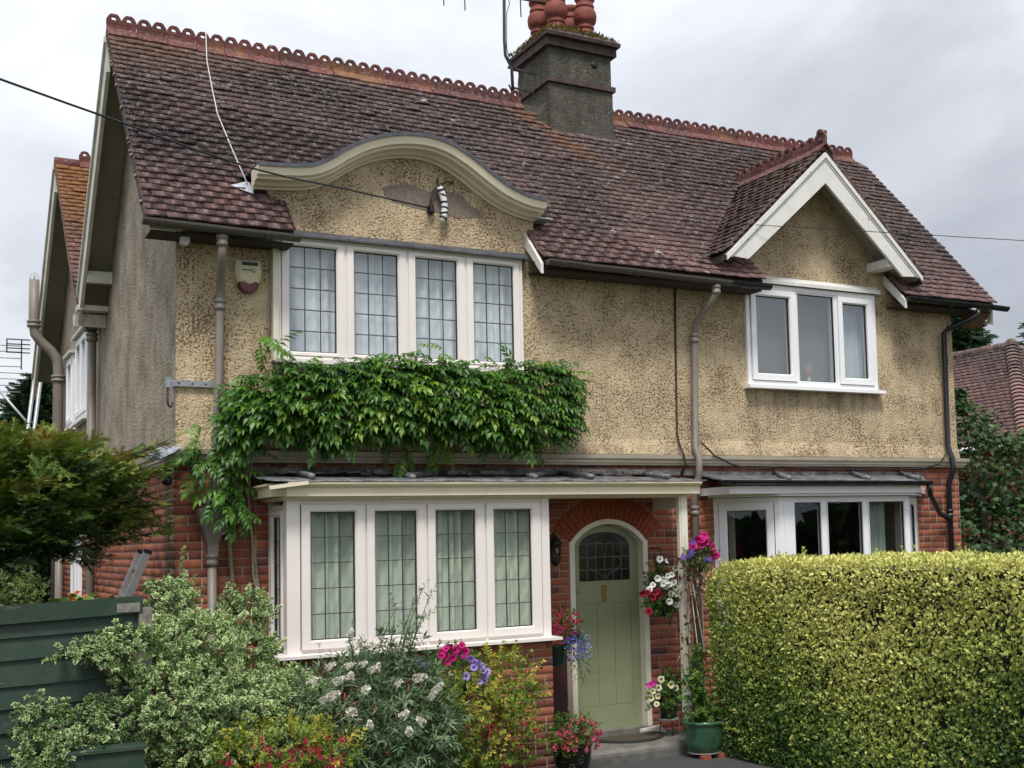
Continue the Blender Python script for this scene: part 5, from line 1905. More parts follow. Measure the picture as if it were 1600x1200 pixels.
# cables
M_CABLE = plain("black_cable", (0.012, 0.012, 0.013), 0.6)
pts = [(2.285, -0.06, 5.195), (1.185, -0.771, 5.075), (0.659, -1.11, 5.005), (0.30, -1.341, 4.975), (-0.19, -1.656, 4.965), (-0.675, -1.969, 4.975), (-1.107, -2.247, 4.976), (-1.496, -2.497, 4.98), (-3.0, -3.46, 5.02), (-7.0, -6.03, 5.25), (-14.0, -10.5, 5.95)]
m = MB()
m.tube(pts, 0.0085, 6)
thing("telephone_cable", "black telephone cable slung to the wall inside the curved pediment", "cable", m.mesh("telephone_cable", M_CABLE))
m = MB()
m.tube([(14.0, -2.48, 5.35), (9.086, -1.242, 5.312), (8.271, -1.038, 5.318), (7.483, -0.841, 5.324), (6.61, -0.622, 5.33), (5.841, -0.445, 5.331)], 0.0045, 5)
thing("overhead_wire", "thin dark wire crossing in front of the gabled dormer to the right", "wire", m.mesh("overhead_wire", M_CABLE))
m = MB()
m.tube([(0.66, 2.05, 7.42), (0.64, 1.93, 7.25), (0.61, 1.75, roof_z(1.75) + 0.07), (0.58, 1.35, roof_z(1.35) + 0.05), (0.555, 1.0, roof_z(1.0) + 0.05), (0.59, 0.55, roof_z(0.55) + 0.045), (0.62, 0.10, roof_z(0.10) + 0.075)], 0.006, 6)
thing("aerial_lead", "pale aerial lead running down the left roof slope to the flashing", "cable", m.mesh("aerial_lead", plain("pale_cable", (0.50, 0.50, 0.48), 0.6)))
m = MB()
m.tube([(5.055, -0.02, 4.68), (5.045, -0.012, 4.0), (5.03, -0.012, 3.1), (5.03, -0.055, 2.98), (5.035, -0.12, 2.87), (5.06, -0.12, 2.76), (5.05, -0.03, 2.66)], 0.012, 6)
thing("wall_cable", "dark cable clipped straight down the roughcast left of the middle downpipe", "cable", m.mesh("wall_cable", plain("dark_brown_cable", (0.03, 0.022, 0.018), 0.7)))
m = MB()
m.tube([(5.27, -0.10, 3.011), (5.33, -0.11, 2.95), (5.428, -0.12, 2.862), (5.633, -0.12, 2.775), (5.884, -0.12, 2.717), (6.319, -0.12, 2.75), (7.045, -0.06, 2.726), (8.011, -0.06, 2.73), (8.469, -0.06, 2.739), (8.681, -0.13, 2.794), (8.793, -0.13, 2.911)], 0.010, 6)
thing("slack_cable", "slack black cable looping over the lead of the right bay", "cable", m.mesh("slack_cable", M_CABLE))
m = MB()
m.tube([(0.80, -0.015, 4.62), (0.79, -0.012, 4.2), (0.785, -0.012, 3.75)], 0.007, 6)
thing("wall_cable", "thin pale cable running down beside the upper leaded window frame", "cable", m.mesh("wall_cable", plain("pale_grey_cable", (0.34, 0.32, 0.29), 0.6)))
# taped joint on the pediment
t_ = thing("taped_cable_joint", "cable joint bound in black tape over white plastic on the pediment wall", "cable joint", None, None, (2.40, -0.05, 5.1))
axis = [(2.385, -0.055, 5.415), (2.405, -0.06, 5.36), (2.425, -0.062, 5.29), (2.432, -0.062, 5.21), (2.425, -0.062, 5.14), (2.40, -0.06, 5.07)]
m = MB(); m.tube(axis, [0.030, 0.034, 0.033, 0.034, 0.033, 0.028], 9); m.obj("wrapping", plain("white_plastic_bag", (0.72, 0.72, 0.73), 0.35, var=0.12, scale=40), t_)
for z, tl in ((5.385, 0.02), (5.335, -0.012), (5.27, 0.012), (5.215, -0.004), (5.165, 0.014), (5.115, -0.012)):
    i = min(range(5), key=lambda k: abs((axis[k][2] + axis[k + 1][2]) / 2 - z))
    f_ = (z - axis[i][2]) / (axis[i + 1][2] - axis[i][2])
    xx = axis[i][0] + (axis[i + 1][0] - axis[i][0]) * f_
    m = MB()
    m.tube([(xx + 0.002, -0.061, z + 0.009), (xx - 0.002, -0.061, z - 0.009)], 0.0368, 9)
    vs = m.v
    m.v = [(p[0], p[1], p[2] + (p[0] - xx) * tl * 22) for p in vs]
    m.obj("tape_band", M_CABLE, t_)
m = MB()
m.tube([(2.285, -0.05, 5.20), (2.30, -0.05, 5.29), (2.325, -0.05, 5.375), (2.36, -0.05, 5.41), (2.39, -0.05, 5.40)], 0.010, 6)
m.tube([(2.385, -0.05, 5.42), (2.37, -0.03, 5.47), (2.385, -0.02, 5.515)], 0.008, 6)
m.tube([(2.40, -0.05, 5.42), (2.43, -0.04, 5.46), (2.47, -0.03, 5.49), (2.55, -0.02, 5.48)], 0.007, 6)
m.obj("cable_tail", M_CABLE, t_)
m = MB(); m.lathe([(0.012, -0.05), (0.034, -0.03), (0.036, 0.0), (0.026, 0.02), (0.034, 0.03), (0.02, 0.05)], (2.30, -0.035, 5.19), 10); m.obj("insulator", M_CABLE, t_)

# television aerial on the stack
M_AER = plain("dark_aerial_steel", (0.055, 0.055, 0.06), 0.5, 0.4)
M_ALU = plain("weathered_aluminium", (0.36, 0.37, 0.38), 0.45, 0.6, var=0.15)
t_ = thing("tv_aerial", "dark television aerial strapped to the left side of the chimney stack", "aerial", None, None, (4.1, 2.1, 7.4))
m = MB()
m.tube([(4.11, 2.10, 9.0), (4.108, 2.10, 8.5), (4.10, 2.10, 7.98), (4.11, 2.10, 7.80), (4.19, 2.10, 7.66), (4.20, 2.10, 7.34)], 0.020, 8)
m.obj("mast", M_AER, t_)
m = MB()
m.bar((4.14, 2.10, 7.66), (4.50, 2.10, 7.64), 0.025, 0.025)
m.bar((4.20, 2.10, 7.42), (4.50, 2.10, 7.40), 0.02, 0.02)
m.bar((4.36, 2.08, 7.65), (4.36, 2.08, 7.40), 0.02, 0.02)
m.bar((4.12, 2.04, 7.42), (4.24, 2.16, 7.35), 0.015, 0.015)
m.obj("wall_bracket", M_AER, t_)
m = MB()
m.tube([(3.45, 2.1, 8.50), (4.75, 2.1, 8.56)], 0.012, 6)
m.obj("boom", M_AER, t_)
for xx, lo in ((3.585, 8.245), (3.32, 8.25), (4.31, 8.31), (4.70, 8.33)):
    m = MB()
    m.tube([(xx, 2.085, lo + 0.55), (xx + 0.01, 2.085, lo)], 0.008, 6)
    m.obj("element", M_ALU if xx < 4 else M_AER, t_)
m = MB()
m.tube([(4.125, 2.09, 8.6), (4.17, 2.08, 8.45), (4.13, 2.08, 8.32), (4.12, 2.08, 7.9), (4.14, 2.07, 7.75), (4.27, 2.07, 7.6), (4.25, 2.07, 7.4), (4.30, 2.05, 7.30)], 0.005, 5)
m.obj("aerial_coax", M_CABLE, t_)

# ladder against the side wall
t_ = thing("ladder", "aluminium ladder leaning on the brick side wall behind the green fence", "ladder", None, None, (-0.9, 1.2, -0.08))
la, lb_ = Vector((-0.085, 0, 2.0)), Vector((-0.92, 0, -0.08))
for y in (0.86, 1.22):
    m = MB()
    m.bar(la + Vector((0, y, 0)), lb_ + Vector((0, y + 0.05, 0)), 0.065, 0.028, (0, 1, 0))
    m.obj("stile", M_ALU, t_)
for i in range(8):
    s_ = (i + 0.5) / 8
    p = la + (lb_ - la) * s_
    m = MB()
    m.bar(p + Vector((0, 0.875, 0)), p + Vector((0, 1.245, 0)), 0.030, 0.034)
    m.obj("rung", M_ALU, t_)
m = MB()
for y in (0.86, 1.22):
    m.bar(la + Vector((0.0, y, 0)), la + Vector((0.012, y, 0.03)), 0.075, 0.036, (0, 1, 0))
m.obj("end_cap", M_BLACKP, t_, kind="stuff")
# green boarded fence
M_FENCE = paint("dark_green_fence_paint", (0.016, 0.040, 0.026), 0.6, (0.06, 0.07, 0.055), 0.9, 5.0, flake=((0.10, 0.12, 0.095), 0.64), stretch=(0.35, 0.35, 3.0))
M_GREYW = plain("bare_grey_wood", (0.20, 0.19, 0.155), 0.85, var=0.35, scale=18)
fa_, fb_ = Vector((-2.55, -2.22, 0)), Vector((-0.55, -1.88, 0))
fd = (fb_ - fa_).normalized()
fn = Vector((fd.y, -fd.x, 0))
FL = (fb_ - fa_).length
t_ = thing("fence", "dark green fence of overlapping horizontal boards with a weathered top board", "fence", None, None, tuple((fa_ + fb_) / 2 + Vector((0, 0, -0.08))))
zt = 1.50
k = 0
while zt > 0.0:
    h = rng.uniform(0.145, 0.165)
    m = MB()
    tl = 0.012 if k else 0.03
    sl = rng.uniform(0.00, 0.012)
    a0, a1 = fa_ + fn * 0.004, fa_ + fn * 0.030
    e0 = fd * FL
    dz = Vector((0, 0, sl * FL + (0.03 if k == 0 else 0.012)))
    V = [a0 + Vector((0, 0, zt + h)), a0 + e0 + Vector((0, 0, zt + h)) + dz, a1 + e0 + Vector((0, 0, zt - 0.03)) + dz, a1 + Vector((0, 0, zt - 0.03)),
         a0 - fn * 0.012 + Vector((0, 0, zt + h)), a0 - fn * 0.012 + e0 + Vector((0, 0, zt + h)) + dz, a1 - fn * 0.014 + e0 + Vector((0, 0, zt - 0.03)) + dz, a1 - fn * 0.014 + Vector((0, 0, zt - 0.03))]
    m.add(V, BOXF)
    m.obj("board", M_FENCE, t_)
    zt -= h - 0.012
    k += 1
m = MB()
m.obox(fa_ + fn * 0.032 + Vector((0, 0, 1.555)), fd * (FL - 0.02) + Vector((0, 0, 0.05)), fn * 0.028, (0, 0, 0.115))
m.obj("top_board", M_FENCE, t_)
for q in (0.0, 0.5, 1.0):
    m = MB()
    c = fa_ + fd * (FL * q) - fn * (0.055 if q < 1 else 0.02)
    m.obox(c - fd * 0.04 + Vector((0, 0, -0.08)), fd * 0.085, fn * 0.075, (0, 0, 1.72 if q == 1 else 1.6))
    m.obj("post", M_GREYW if q == 1 else M_FENCE, t_)
m = MB()
m.obox(fb_ - fd * 0.19 + fn * 0.061 + Vector((0, 0, 1.615)), fd * 0.15, fn * 0.006, (0, 0, 0.06))
m.obj("bare_patch", M_GREYW, t_)
t_ = thing("planter_box", "dark green painted plank box low among the variegated leaves", "planter", None, None, (-0.88, -2.25, -0.08))
for i in range(6):
    m = MB()
    z = 0.64 - i * 0.125
    m.box(-1.06, -0.62, -2.42, -2.40, z, z + 0.118)
    m.obj("plank", M_FENCE, t_)
m = MB()
m.box(-1.07, -0.61, -2.44, -2.12, 0.765, 0.785)
m.obj("lid", M_FENCE, t_)

# ------------------------------------------------------------------ neighbouring house and distant things
M_NTILE = tile_material("neighbour_tile", "none")
t_ = thing("house", "neighbouring house at the right with a red tiled hipped roof and bonnet hip tiles", "house", None, None, (20, 10, -0.08))
m = MB()
NX0, NY0, NZ0, NA_ = 16.74, 5.70, 3.70, 2.3
m.box(17.1, 24.2, 6.1, 17.6, -0.3, 3.62)
m.obj("wall", M_BRICK, t_)
NX1, NY1 = 24.6, 18.0
AX, AY, AZ = NX0 + NA_ * 1.0, NY0 + NA_, NZ0 + NA_
m = MB()
dz_ = 0.05
m.add([(NX0, NY0, NZ0 - dz_), (NX1, NY0, NZ0 - dz_), (NX1, NY1, NZ0 - dz_), (NX0, NY1, NZ0 - dz_), (AX, AY, AZ - dz_), (NX1 - NA_, AY, AZ - dz_), (NX1 - NA_, NY1, AZ - dz_), (AX, NY1, AZ - dz_)],
      [(0, 1, 5, 4), (0, 4, 7, 3), (4, 5, 6, 7), (1, 2, 6, 5), (3, 2, 1, 0), (2, 3, 7, 6)])
nr = m.obj("roof", M_DECK, t_)
NP_ = Pieces()
c45 = math.sqrt(0.5)
lay_tiles(NP_, (NX0, NY0, NZ0), (0, -1, 0), (c45, 0, c45), (-c45, 0, c45), -9.0, 0.0, NA_ / c45, lambda a, b, v: ([(a, min(b, -v * c45))] if a < -v * c45 else []), 0.115, 0.20)
lay_tiles(NP_, (NX0, NY0, NZ0), (1, 0, 0), (0, c45, c45), (0, -c45, c45), 0.0, 7.8, NA_ / c45, lambda a, b, v: ([(max(a, v * c45), b)] if b > v * c45 else []), 0.115, 0.20)
NP_.emit(TILE_GEO, M_NTILE, nr, "tile", "tiling", 0, 16)
def bonnet():
    m = MB()
    n = 8
    ar = [pi * i / n for i in range(n + 1)]
    out = [(0.16 * math.cos(a), 0.085 * math.sin(a)) for a in ar]
    inn_ = [(0.145 * math.cos(a), 0.07 * math.sin(a)) for a in ar[::-1]]
    m.sweep(out + inn_, [((0, 0, 0.03), (1, 0, 0), (0, 0, 1)), ((0, 0.22, 0.0), (0.75, 0, 0), (0, 0, 0.75))])
    return m.mesh("hip_tile", M_NTILE)
bm_ = bonnet()
hv = Vector((AX - NX0, AY - NY0, AZ - NZ0))
nh = 26
for i in range(nh):
    p = Vector((NX0, NY0, NZ0 + 0.02)) + hv * (i / nh)
    o = mk("hip_tile", bm_, t_)
    xa = Vector((1, -1, 0)).normalized()
    ya = hv.normalized()
    za = xa.cross(ya)
    o.matrix_basis = Matrix.Translation(-t_.location) @ Matrix(((xa.x, ya.x, za.x, p.x), (xa.y, ya.y, za.y, p.y), (xa.z, ya.z, za.z, p.z), (0, 0, 0, 1)))
for i in range(22):
    m = MB()
    m.tube([(AX, AY + i * 0.45, AZ + 0.0), (AX, AY + i * 0.45 + 0.44, AZ + 0.01)], 0.11, 9)
    m.obj("ridge_tile", M_NTILE, t_)
m = MB(); m.ball((AX, AY, AZ + 0.03), 0.15, 0.15, 0.15, 10, 6); m.obj("hip_cap", M_NTILE, t_)
m = MB()
m.tube([(NX0 - 0.05, NY0 - 0.05, NZ0 - 0.10), (NX1, NY0 - 0.05, NZ0 - 0.10)], 0.055, 8)
m.tube([(NX0 - 0.05, NY0 - 0.05, NZ0 - 0.10), (NX0 - 0.05, NY1, NZ0 - 0.10)], 0.055, 8)
m.obj("gutter", M_BARGE, t_)

# aerial array and leaning poles beyond the rear of the house
t_ = thing("tv_aerial", "pale many-armed television aerial low behind the left end of the house", "aerial", None, None, (-0.5, 12.5, -0.08))
m = MB()
m.tube([(-0.10, 12.0, -0.08), (-0.12, 12.0, 4.05), (-0.18, 12.0, 4.2), (-0.62, 12.0, 4.75)], 0.02, 6)
m.obj("mast", M_ALU, t_)
m = MB()
m.tube([(-0.64, 12.0, 4.65), (-0.64, 12.0, 5.62)], 0.016, 6)
m.obj("boom", M_ALU, t_)
for i, z in enumerate((4.72, 4.83, 4.94, 5.04, 5.15, 5.29, 5.40, 5.50)):
    m = MB()
    m.tube([(-1.25, 12.0, z), (-0.30, 12.0, z)], 0.008, 5)
    m.obj("element", M_ALU, t_)
m = MB()
for z in (5.38, 5.45, 5.52, 5.60):
    m.box(-0.52, -0.16, 11.98, 12.0, z, z + 0.018)
m.box(-0.52, -0.50, 11.98, 12.0, 5.38, 5.618)
m.box(-0.30, -0.28, 11.98, 12.0, 5.1, 5.618)
m.obj("reflector", M_AER, t_)
t_ = thing("leaning_poles", "two pale poles leaning at the back left corner of the house", "poles", None, None, (-0.5, 10.4, -0.08))
for i in range(2):
    m = MB()
    m.tube([(-0.72 + i * 0.09, 10.5, -0.08), (-0.18 + i * 0.09, 10.5, 5.1)], 0.03, 7)
    m.obj("pole", M_ALU, t_)

# ------------------------------------------------------------------ plants: templates
def leaf_geo(L, W, fold=0.25, droop=0.12, at=0.45):
    V = [(0, 0, 0), (-W / 2, at * L, fold * W), (W / 2, at * L, fold * W), (0, L, -droop * L), (0, (at + 0.05) * L, 0.0)]
    T = [(0, 2, 4), (2, 3, 4), (0, 4, 1), (4, 3, 1)]
    E_ = [0.25, 1.0, 1.0, 0.85, 0.0]
    return np.array(V, float), np.array(T), np.array(E_)


def leaf_tpl(*a, **k):
    V, T, E_ = leaf_geo(*a, **k)
    return Tpl(V, T, None, E_)


def sprig(n_pairs, length, L, W, spread=0.9, rise=0.5, seed=0, droop=0.12, opposite=True, top=True, taper=0.35, jitter=0.25, stem=0.0025, stem_r=-0.35, curve=0.0):
    """a shoot along +y with pairs of leaves and a leafy tip"""
    r_ = np.random.default_rng(seed)
    lt = leaf_tpl(L, W, 0.22, droop)
    pos, fwd, up, sc, rn = [], [], [], [], []
    for i in range(n_pairs):
        t = (i + 0.6) / (n_pairs + 0.2)
        z = -curve * t * t * length
        rot = (i % 2) * pi / 2 if opposite else i * 2.4
        for s_ in (0, pi):
            a = rot + s_ + r_.normal(0, 0.25)
            d = np.array([math.cos(a) * spread, rise + r_.normal(0, jitter * 0.5), math.sin(a) * spread])
            pos.append((0, t * length, z)); fwd.append(d + r_.normal(0, jitter * 0.4, 3)); up.append((r_.normal(0, 0.2), 1.0 - 0.3, 0.35 + r_.normal(0, 0.3)))
            sc.append((1.0 - taper * t) * r_.uniform(0.8, 1.15)); rn.append(r_.normal(0, 0.07) + 0.10 * t)
    if top:
        for i in range(4):
            a = i * pi / 2 + 0.4
            pos.append((0, length, -curve * length)); fwd.append((math.cos(a) * 0.6, 1.0, math.sin(a) * 0.6)); up.append((0.1, 0.3, 1.0)); sc.append(0.75 * r_.uniform(0.8, 1.1)); rn.append(0.16)
    parts = [lt.placed(pos, fwd, up, sc, rn)]
    if stem:
        w = stem
        V = np.array([(-w, 0, 0), (w, 0, 0), (0, 0, w * 1.6), (0, length, -curve * length)], float)
        T = np.array([(0, 1, 3), (1, 2, 3), (2, 0, 3)])
        parts.append((V, T, np.full(3, stem_r), np.zeros(4)))
    return Tpl.join(parts)


def ell_points(ells, n, lo=0.72, hi=1.06, r_=NR, low_cut=None, cull=0.86):
    """points in the outer shell of a union of ellipsoids (cx,cy,cz,rx,ry,rz) with outward directions"""
    E_ = np.array(ells, float)
    area = (E_[:, 3] * E_[:, 4] + E_[:, 4] * E_[:, 5] + E_[:, 3] * E_[:, 5])
    P, D = [], []
    tot = 0
    while tot < n:
        k = r_.choice(len(E_), size=n, p=area / area.sum())
        d = r_.normal(0, 1, (n, 3)); d /= np.linalg.norm(d, axis=1, keepdims=True)
        rad = lo + (hi - lo) * r_.random((n, 1)) ** 0.7
        p = E_[k, :3] + d * E_[k, 3:] * rad
        nrm = d / E_[k, 3:]; nrm /= np.linalg.norm(nrm, axis=1, keepdims=True)
        keep = np.ones(n, bool)
        for j, e_ in enumerate(E_):
            q = (((p - e_[:3]) / e_[3:]) ** 2).sum(1)
            keep &= ~((q < cull * cull * 0.9) & (k != j))
        if low_cut is not None:
            keep &= p[:, 2] > low_cut
        P.append(p[keep]); D.append(nrm[keep]); tot += keep.sum()
    return np.concatenate(P)[:n], np.concatenate(D)[:n]


def lumpy(P, amount, scale, seed=0):
    """cheap smooth noise to push points in and out"""
    r_ = np.random.default_rng(seed)
    s_ = np.zeros(len(P))
    for i in range(5):
        k = r_.normal(0, scale, 3); s_ += np.sin(P @ k + r_.uniform(0, 6.28))
    return s_ / 5 * amount


def many(tpls, name, P, F, U, S, R, mat, parent, **props):
    """scatter several templates as one mesh"""
    idx = NR.integers(0, len(tpls), len(P))
    Vs, Ts, Rs, Es, b = [], [], [], [], 0
    for i, tp in enumerate(tpls):
        m = idx == i
        if not m.any():
            continue
        v, t, r, e_ = tp.placed(P[m], F[m], U[m], S[m], R[m])
        Vs.append(v); Ts.append(t + b); Rs.append(r); Es.append(e_); b += len(v)
    return mk(name, tri_mesh(name, np.concatenate(Vs), np.concatenate(Ts), np.clip(np.concatenate(Rs), 0, 1), mat, np.concatenate(Es)), parent, **props)


def singles(tpls, name, P, F, U, S, mat, parent, base=0.5, nv=6, amp=0.3):
    """each shoot an object of its own, sharing a few meshes"""
    ms = [tp.mesh(name, mat, base + amp * (k / max(1, nv - 1) - 0.5)) for k in range(nv) for tp in (tpls[k % len(tpls)],)]
    off = Matrix.Translation(-parent.location) if parent.parent is None else Matrix.Identity(4)
    for i in range(len(P)):
        o = mk(name, ms[NR.integers(0, nv)], parent)
        o.matrix_basis = off @ mat4(P[i], F[i], U[i], S[i])


def up_rand(n, z=1.0, j=0.5):
    u = NR.normal(0, j, (n, 3)); u[:, 2] += z
    return u


def cam_order(P):
    return np.argsort(((P - np.array(CAM)) ** 2).sum(1))


def stems(name, paths, mat, parent, r0=0.012, r1=0.003, n=6):
    for p in paths:
        m = MB()
        k = len(p)
        m.tube(p, [r0 + (r1 - r0) * i / (k - 1) for i in range(k)], n)
        m.obj(name, mat, parent)


M_BARK = plain("bark", (0.115, 0.085, 0.06), 0.9, var=0.4, scale=30)
M_VINE = plain("pale_vine_bark", (0.27, 0.225, 0.165), 0.85, var=0.35, scale=35)
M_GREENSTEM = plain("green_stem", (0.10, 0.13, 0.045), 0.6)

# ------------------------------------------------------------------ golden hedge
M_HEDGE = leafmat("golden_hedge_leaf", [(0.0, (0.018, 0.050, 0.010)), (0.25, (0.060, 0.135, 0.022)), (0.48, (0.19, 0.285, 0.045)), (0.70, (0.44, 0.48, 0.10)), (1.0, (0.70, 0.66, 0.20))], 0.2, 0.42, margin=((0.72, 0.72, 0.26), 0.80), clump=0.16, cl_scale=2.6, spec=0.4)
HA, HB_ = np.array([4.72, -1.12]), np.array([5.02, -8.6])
hd = (HB_ - HA); HLEN = np.linalg.norm(hd); hd = hd / HLEN
hn = np.array([hd[1], -hd[0]])          # towards the path (-x)
hn = hn if hn[0] < 0 else -hn
HT = 1.785
t_ = thing("hedge", "clipped golden leaved hedge dividing the path from the right hand garden", "hedge", None, None, (5.2, -4.5, -0.08))


def hedge_surface(n):
    s_ = NR.random(n) ** 1.25 * HLEN
    kind = NR.random(n)
    P, N = np.zeros((n, 3)), np.zeros((n, 3))
    z = NR.random(n) * (HT + 0.06) - 0.06
    w = NR.random(n) * 0.95
    lean = 0.20 * np.clip(1 - s_ / 1.6, 0, 1)
    front = kind < 0.74
    topf = (kind >= 0.74) & (kind < 0.90)
    endf = kind >= 0.90
    inn_ = np.where(front, 0.0, w)
    s_ = np.where(endf, 0.0, s_)
    zz = np.where(topf, HT, z)
    rnd_edge = np.clip((zz - (HT - 0.14)) / 0.14, 0, 1) ** 2 * 0.09
    lean_z = lean * (zz / HT) - 0.05 * (zz / HT)
    off = -inn_ + lean_z - np.where(front, rnd_edge, 0)
    xy = HA + hd * s_[:, None] + hn * off[:, None]
    P[:, :2] = xy; P[:, 2] = zz
    N[front, :2] = hn; N[front, 2] = 0.25
    N[topf] = (0, 0, 1)
    N[endf, :2] = -hd; N[endf, 2] = 0.2
    P[:, 2] -= 0.17 * np.clip(1 - np.maximum(s_, 0) / 0.42, 0, 1) ** 2 * (zz / HT)
    lum = lumpy(P, 0.035, 3.5, 3) + lumpy(P, 0.018, 11, 4)
    P += N * (lum - np.abs(NR.normal(0, 0.045, n)))[:, None]
    P[:, 2] += (zz / HT) ** 2 * (lumpy(P * np.array([1, 1, 0.0]), 0.022, 5.0, 6) + lumpy(P * np.array([1, 1, 0.0]), 0.012, 14.0, 7))
    return P, N, lum


n = 80000
P, N, lum = hedge_surface(n)
# a few gaps where the dark core shows
gaps = [(4.80, -3.2, 1.30, 0.10), (4.87, -4.3, 0.95, 0.05), (4.85, -3.9, 0.55, 0.06), (4.9, -4.7, 0.7, 0.07), (4.75, -2.6, 0.75, 0.05), (4.83, -3.6, 1.28, 0.05)]
keep = np.ones(n, bool)
for (x, y, z, r) in gaps:
    d2 = ((P[:, 1] - y) ** 2 + (P[:, 2] - z) ** 2 * 0.7) ** 0.5
    keep &= ~((d2 < r) & (NR.random(n) < 0.82))
P, N, lum = P[keep], N[keep], lum[keep]
n = len(P)
F = N * 0.35 + NR.normal(0, 0.5, (n, 3)); F[:, 2] += 0.55
sfield = (P[:, :2] - HA) @ hd
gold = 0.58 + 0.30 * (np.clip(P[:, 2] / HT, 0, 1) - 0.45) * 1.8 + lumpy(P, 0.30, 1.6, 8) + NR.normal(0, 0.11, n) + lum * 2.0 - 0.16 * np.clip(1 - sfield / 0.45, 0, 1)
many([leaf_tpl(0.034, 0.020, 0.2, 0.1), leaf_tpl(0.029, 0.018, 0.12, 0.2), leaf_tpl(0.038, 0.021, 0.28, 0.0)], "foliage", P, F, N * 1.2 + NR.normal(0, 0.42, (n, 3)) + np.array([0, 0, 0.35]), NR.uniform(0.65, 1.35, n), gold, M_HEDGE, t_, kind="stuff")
# plain dark box added inside to block light between the leaves
m_ = MB()
V = []
for (s0, off) in ((0.13, -0.15), (HLEN, -0.15), (HLEN, -0.82), (0.13, -0.82)):
    c = HA + hd * s0 + hn * off
    V.append((c[0], c[1]))
lean0 = hn * 0.0
m_.add([(x, y, -0.08) for x, y in V] + [(x + (lean0[0] if i in (0, 3) else 0), y + (lean0[1] if i in (0, 3) else 0), HT - 0.09) for i, (x, y) in enumerate(V)], BOXF)
m_.obj("light_block_core", plain("light_block_dark", (0.018, 0.022, 0.010), 0.95, var=0.6, scale=40), t_)
hm = leaf_tpl(0.036, 0.018, 0.3, 0.1)
k = 200
Ph, Nh, _ = hedge_surface(4000)
sel = np.where((Nh[:, 2] < 0.5) & (Ph[:, 1] < -1.2) & (Ph[:, 1] > -5))[0][:k]
P2, N2 = Ph[sel] + Nh[sel] * 0.015, Nh[sel]
F2 = N2 * 0.6 + NR.normal(0, 0.45, (len(sel), 3)); F2[:, 2] += 0.7
singles([sprig(3, 0.05, 0.036, 0.018, 0.8, 0.6, s_, stem_r=-0.1) for s_ in range(3)], "shoot", P2, F2, up_rand(len(sel)), NR.uniform(0.8, 1.2, len(sel)), M_HEDGE, t_, 0.62, 6, 0.35)

topsel = np.where(Nh[:, 2] > 0.9)[0][:60]
P3 = Ph[topsel] + np.array([0, 0, 0.01])
F3 = NR.normal(0, 0.35, (len(topsel), 3)); F3[:, 2] = 1.0
singles([sprig(4, 0.075, 0.034, 0.019, 0.7, 0.8, s_, stem_r=-0.1) for s_ in range(3)], "shoot", P3, F3, up_rand(len(topsel), 0.2, 1.0), NR.uniform(0.6, 1.3, len(topsel)), M_HEDGE, t_, 0.66, 6, 0.4)

# ------------------------------------------------------------------ wisteria
M_WIST = leafmat("wisteria_leaf", [(0.0, (0.014, 0.052, 0.007)), (0.4, (0.042, 0.125, 0.012)), (0.7, (0.105, 0.23, 0.020)), (0.93, (0.24, 0.36, 0.040)), (1.0, (0.40, 0.38, 0.06))], 0.25, 0.40, spec=0.45, clump=0.22, cl_scale=3.5)


def wist_frond(seed, L=0.23, n=5):
    r_ = np.random.default_rng(seed)
    lt = leaf_tpl(0.082, 0.036, 0.18, 0.2, 0.42)
    pos, fwd, up, sc, rn = [], [], [], [], []
    cv = r_.uniform(0.15, 0.5)
    pt = lambda t: (0.02 * math.sin(t * 3), L * t, -cv * L * t * t)
    for i in range(n):
        t = 0.22 + 0.70 * i / (n - 1)
        for s_ in (-1, 1):
            p = pt(t)
            pos.append(p); fwd.append((s_ * 0.9, 0.55 + 0.25 * t, -0.35 - cv * t * 0.9 + r_.normal(0, 0.12))); up.append((0, 0.25, 1))
            sc.append(r_.uniform(0.8, 1.1) * (1 - 0.25 * abs(t - 0.5))); rn.append(r_.normal(0, 0.05))
    pos.append(pt(0.97)); fwd.append((0, 0.7, -0.7)); up.append((0, 0.5, 1)); sc.append(1.0); rn.append(0.05)
    parts = [lt.placed(pos, fwd, up, sc, rn)]
    w = 0.0022
    V, T = [], []
    for i in range(5):
        x, y, z = pt(i / 4)
        V += [(x - w, y, z), (x + w, y, z)]
    for i in range(4):
        T += [(2 * i, 2 * i + 1, 2 * i + 3), (2 * i, 2 * i + 3, 2 * i + 2)]
    parts.append((np.array(V), np.array(T), np.full(len(T), 0.1), np.zeros(len(V))))
    return Tpl.join(parts)


t_ = thing("wisteria", "wisteria with a thick band of green leaves under the upper leaded window", "climber", None, None, (0.72, -0.1, -0.08))
WF = [wist_frond(s_) for s_ in range(6)]


def wist_env(x):
    """top, bottom, bulge of the leafy band"""
    top = 3.69 if x > 0.95 else 3.14 + max(0.0, (x - 0.40)) / 0.55 * 0.54
    top += 0.05 * math.sin(x * 4.1) + 0.04 * math.sin(x * 11) - max(0, x - 3.35) * 0.45
    bot = 3.02 + 0.06 * math.sin(x * 3.3 + 1) + 0.05 * math.sin(x * 9.0) + max(0, x - 3.1) * 0.18
    bul = 0.16 + 0.26 * max(0, math.sin(pi * min(1, max(0, (x - 0.3) / 3.5)))) ** 0.6
    return top, bot, bul


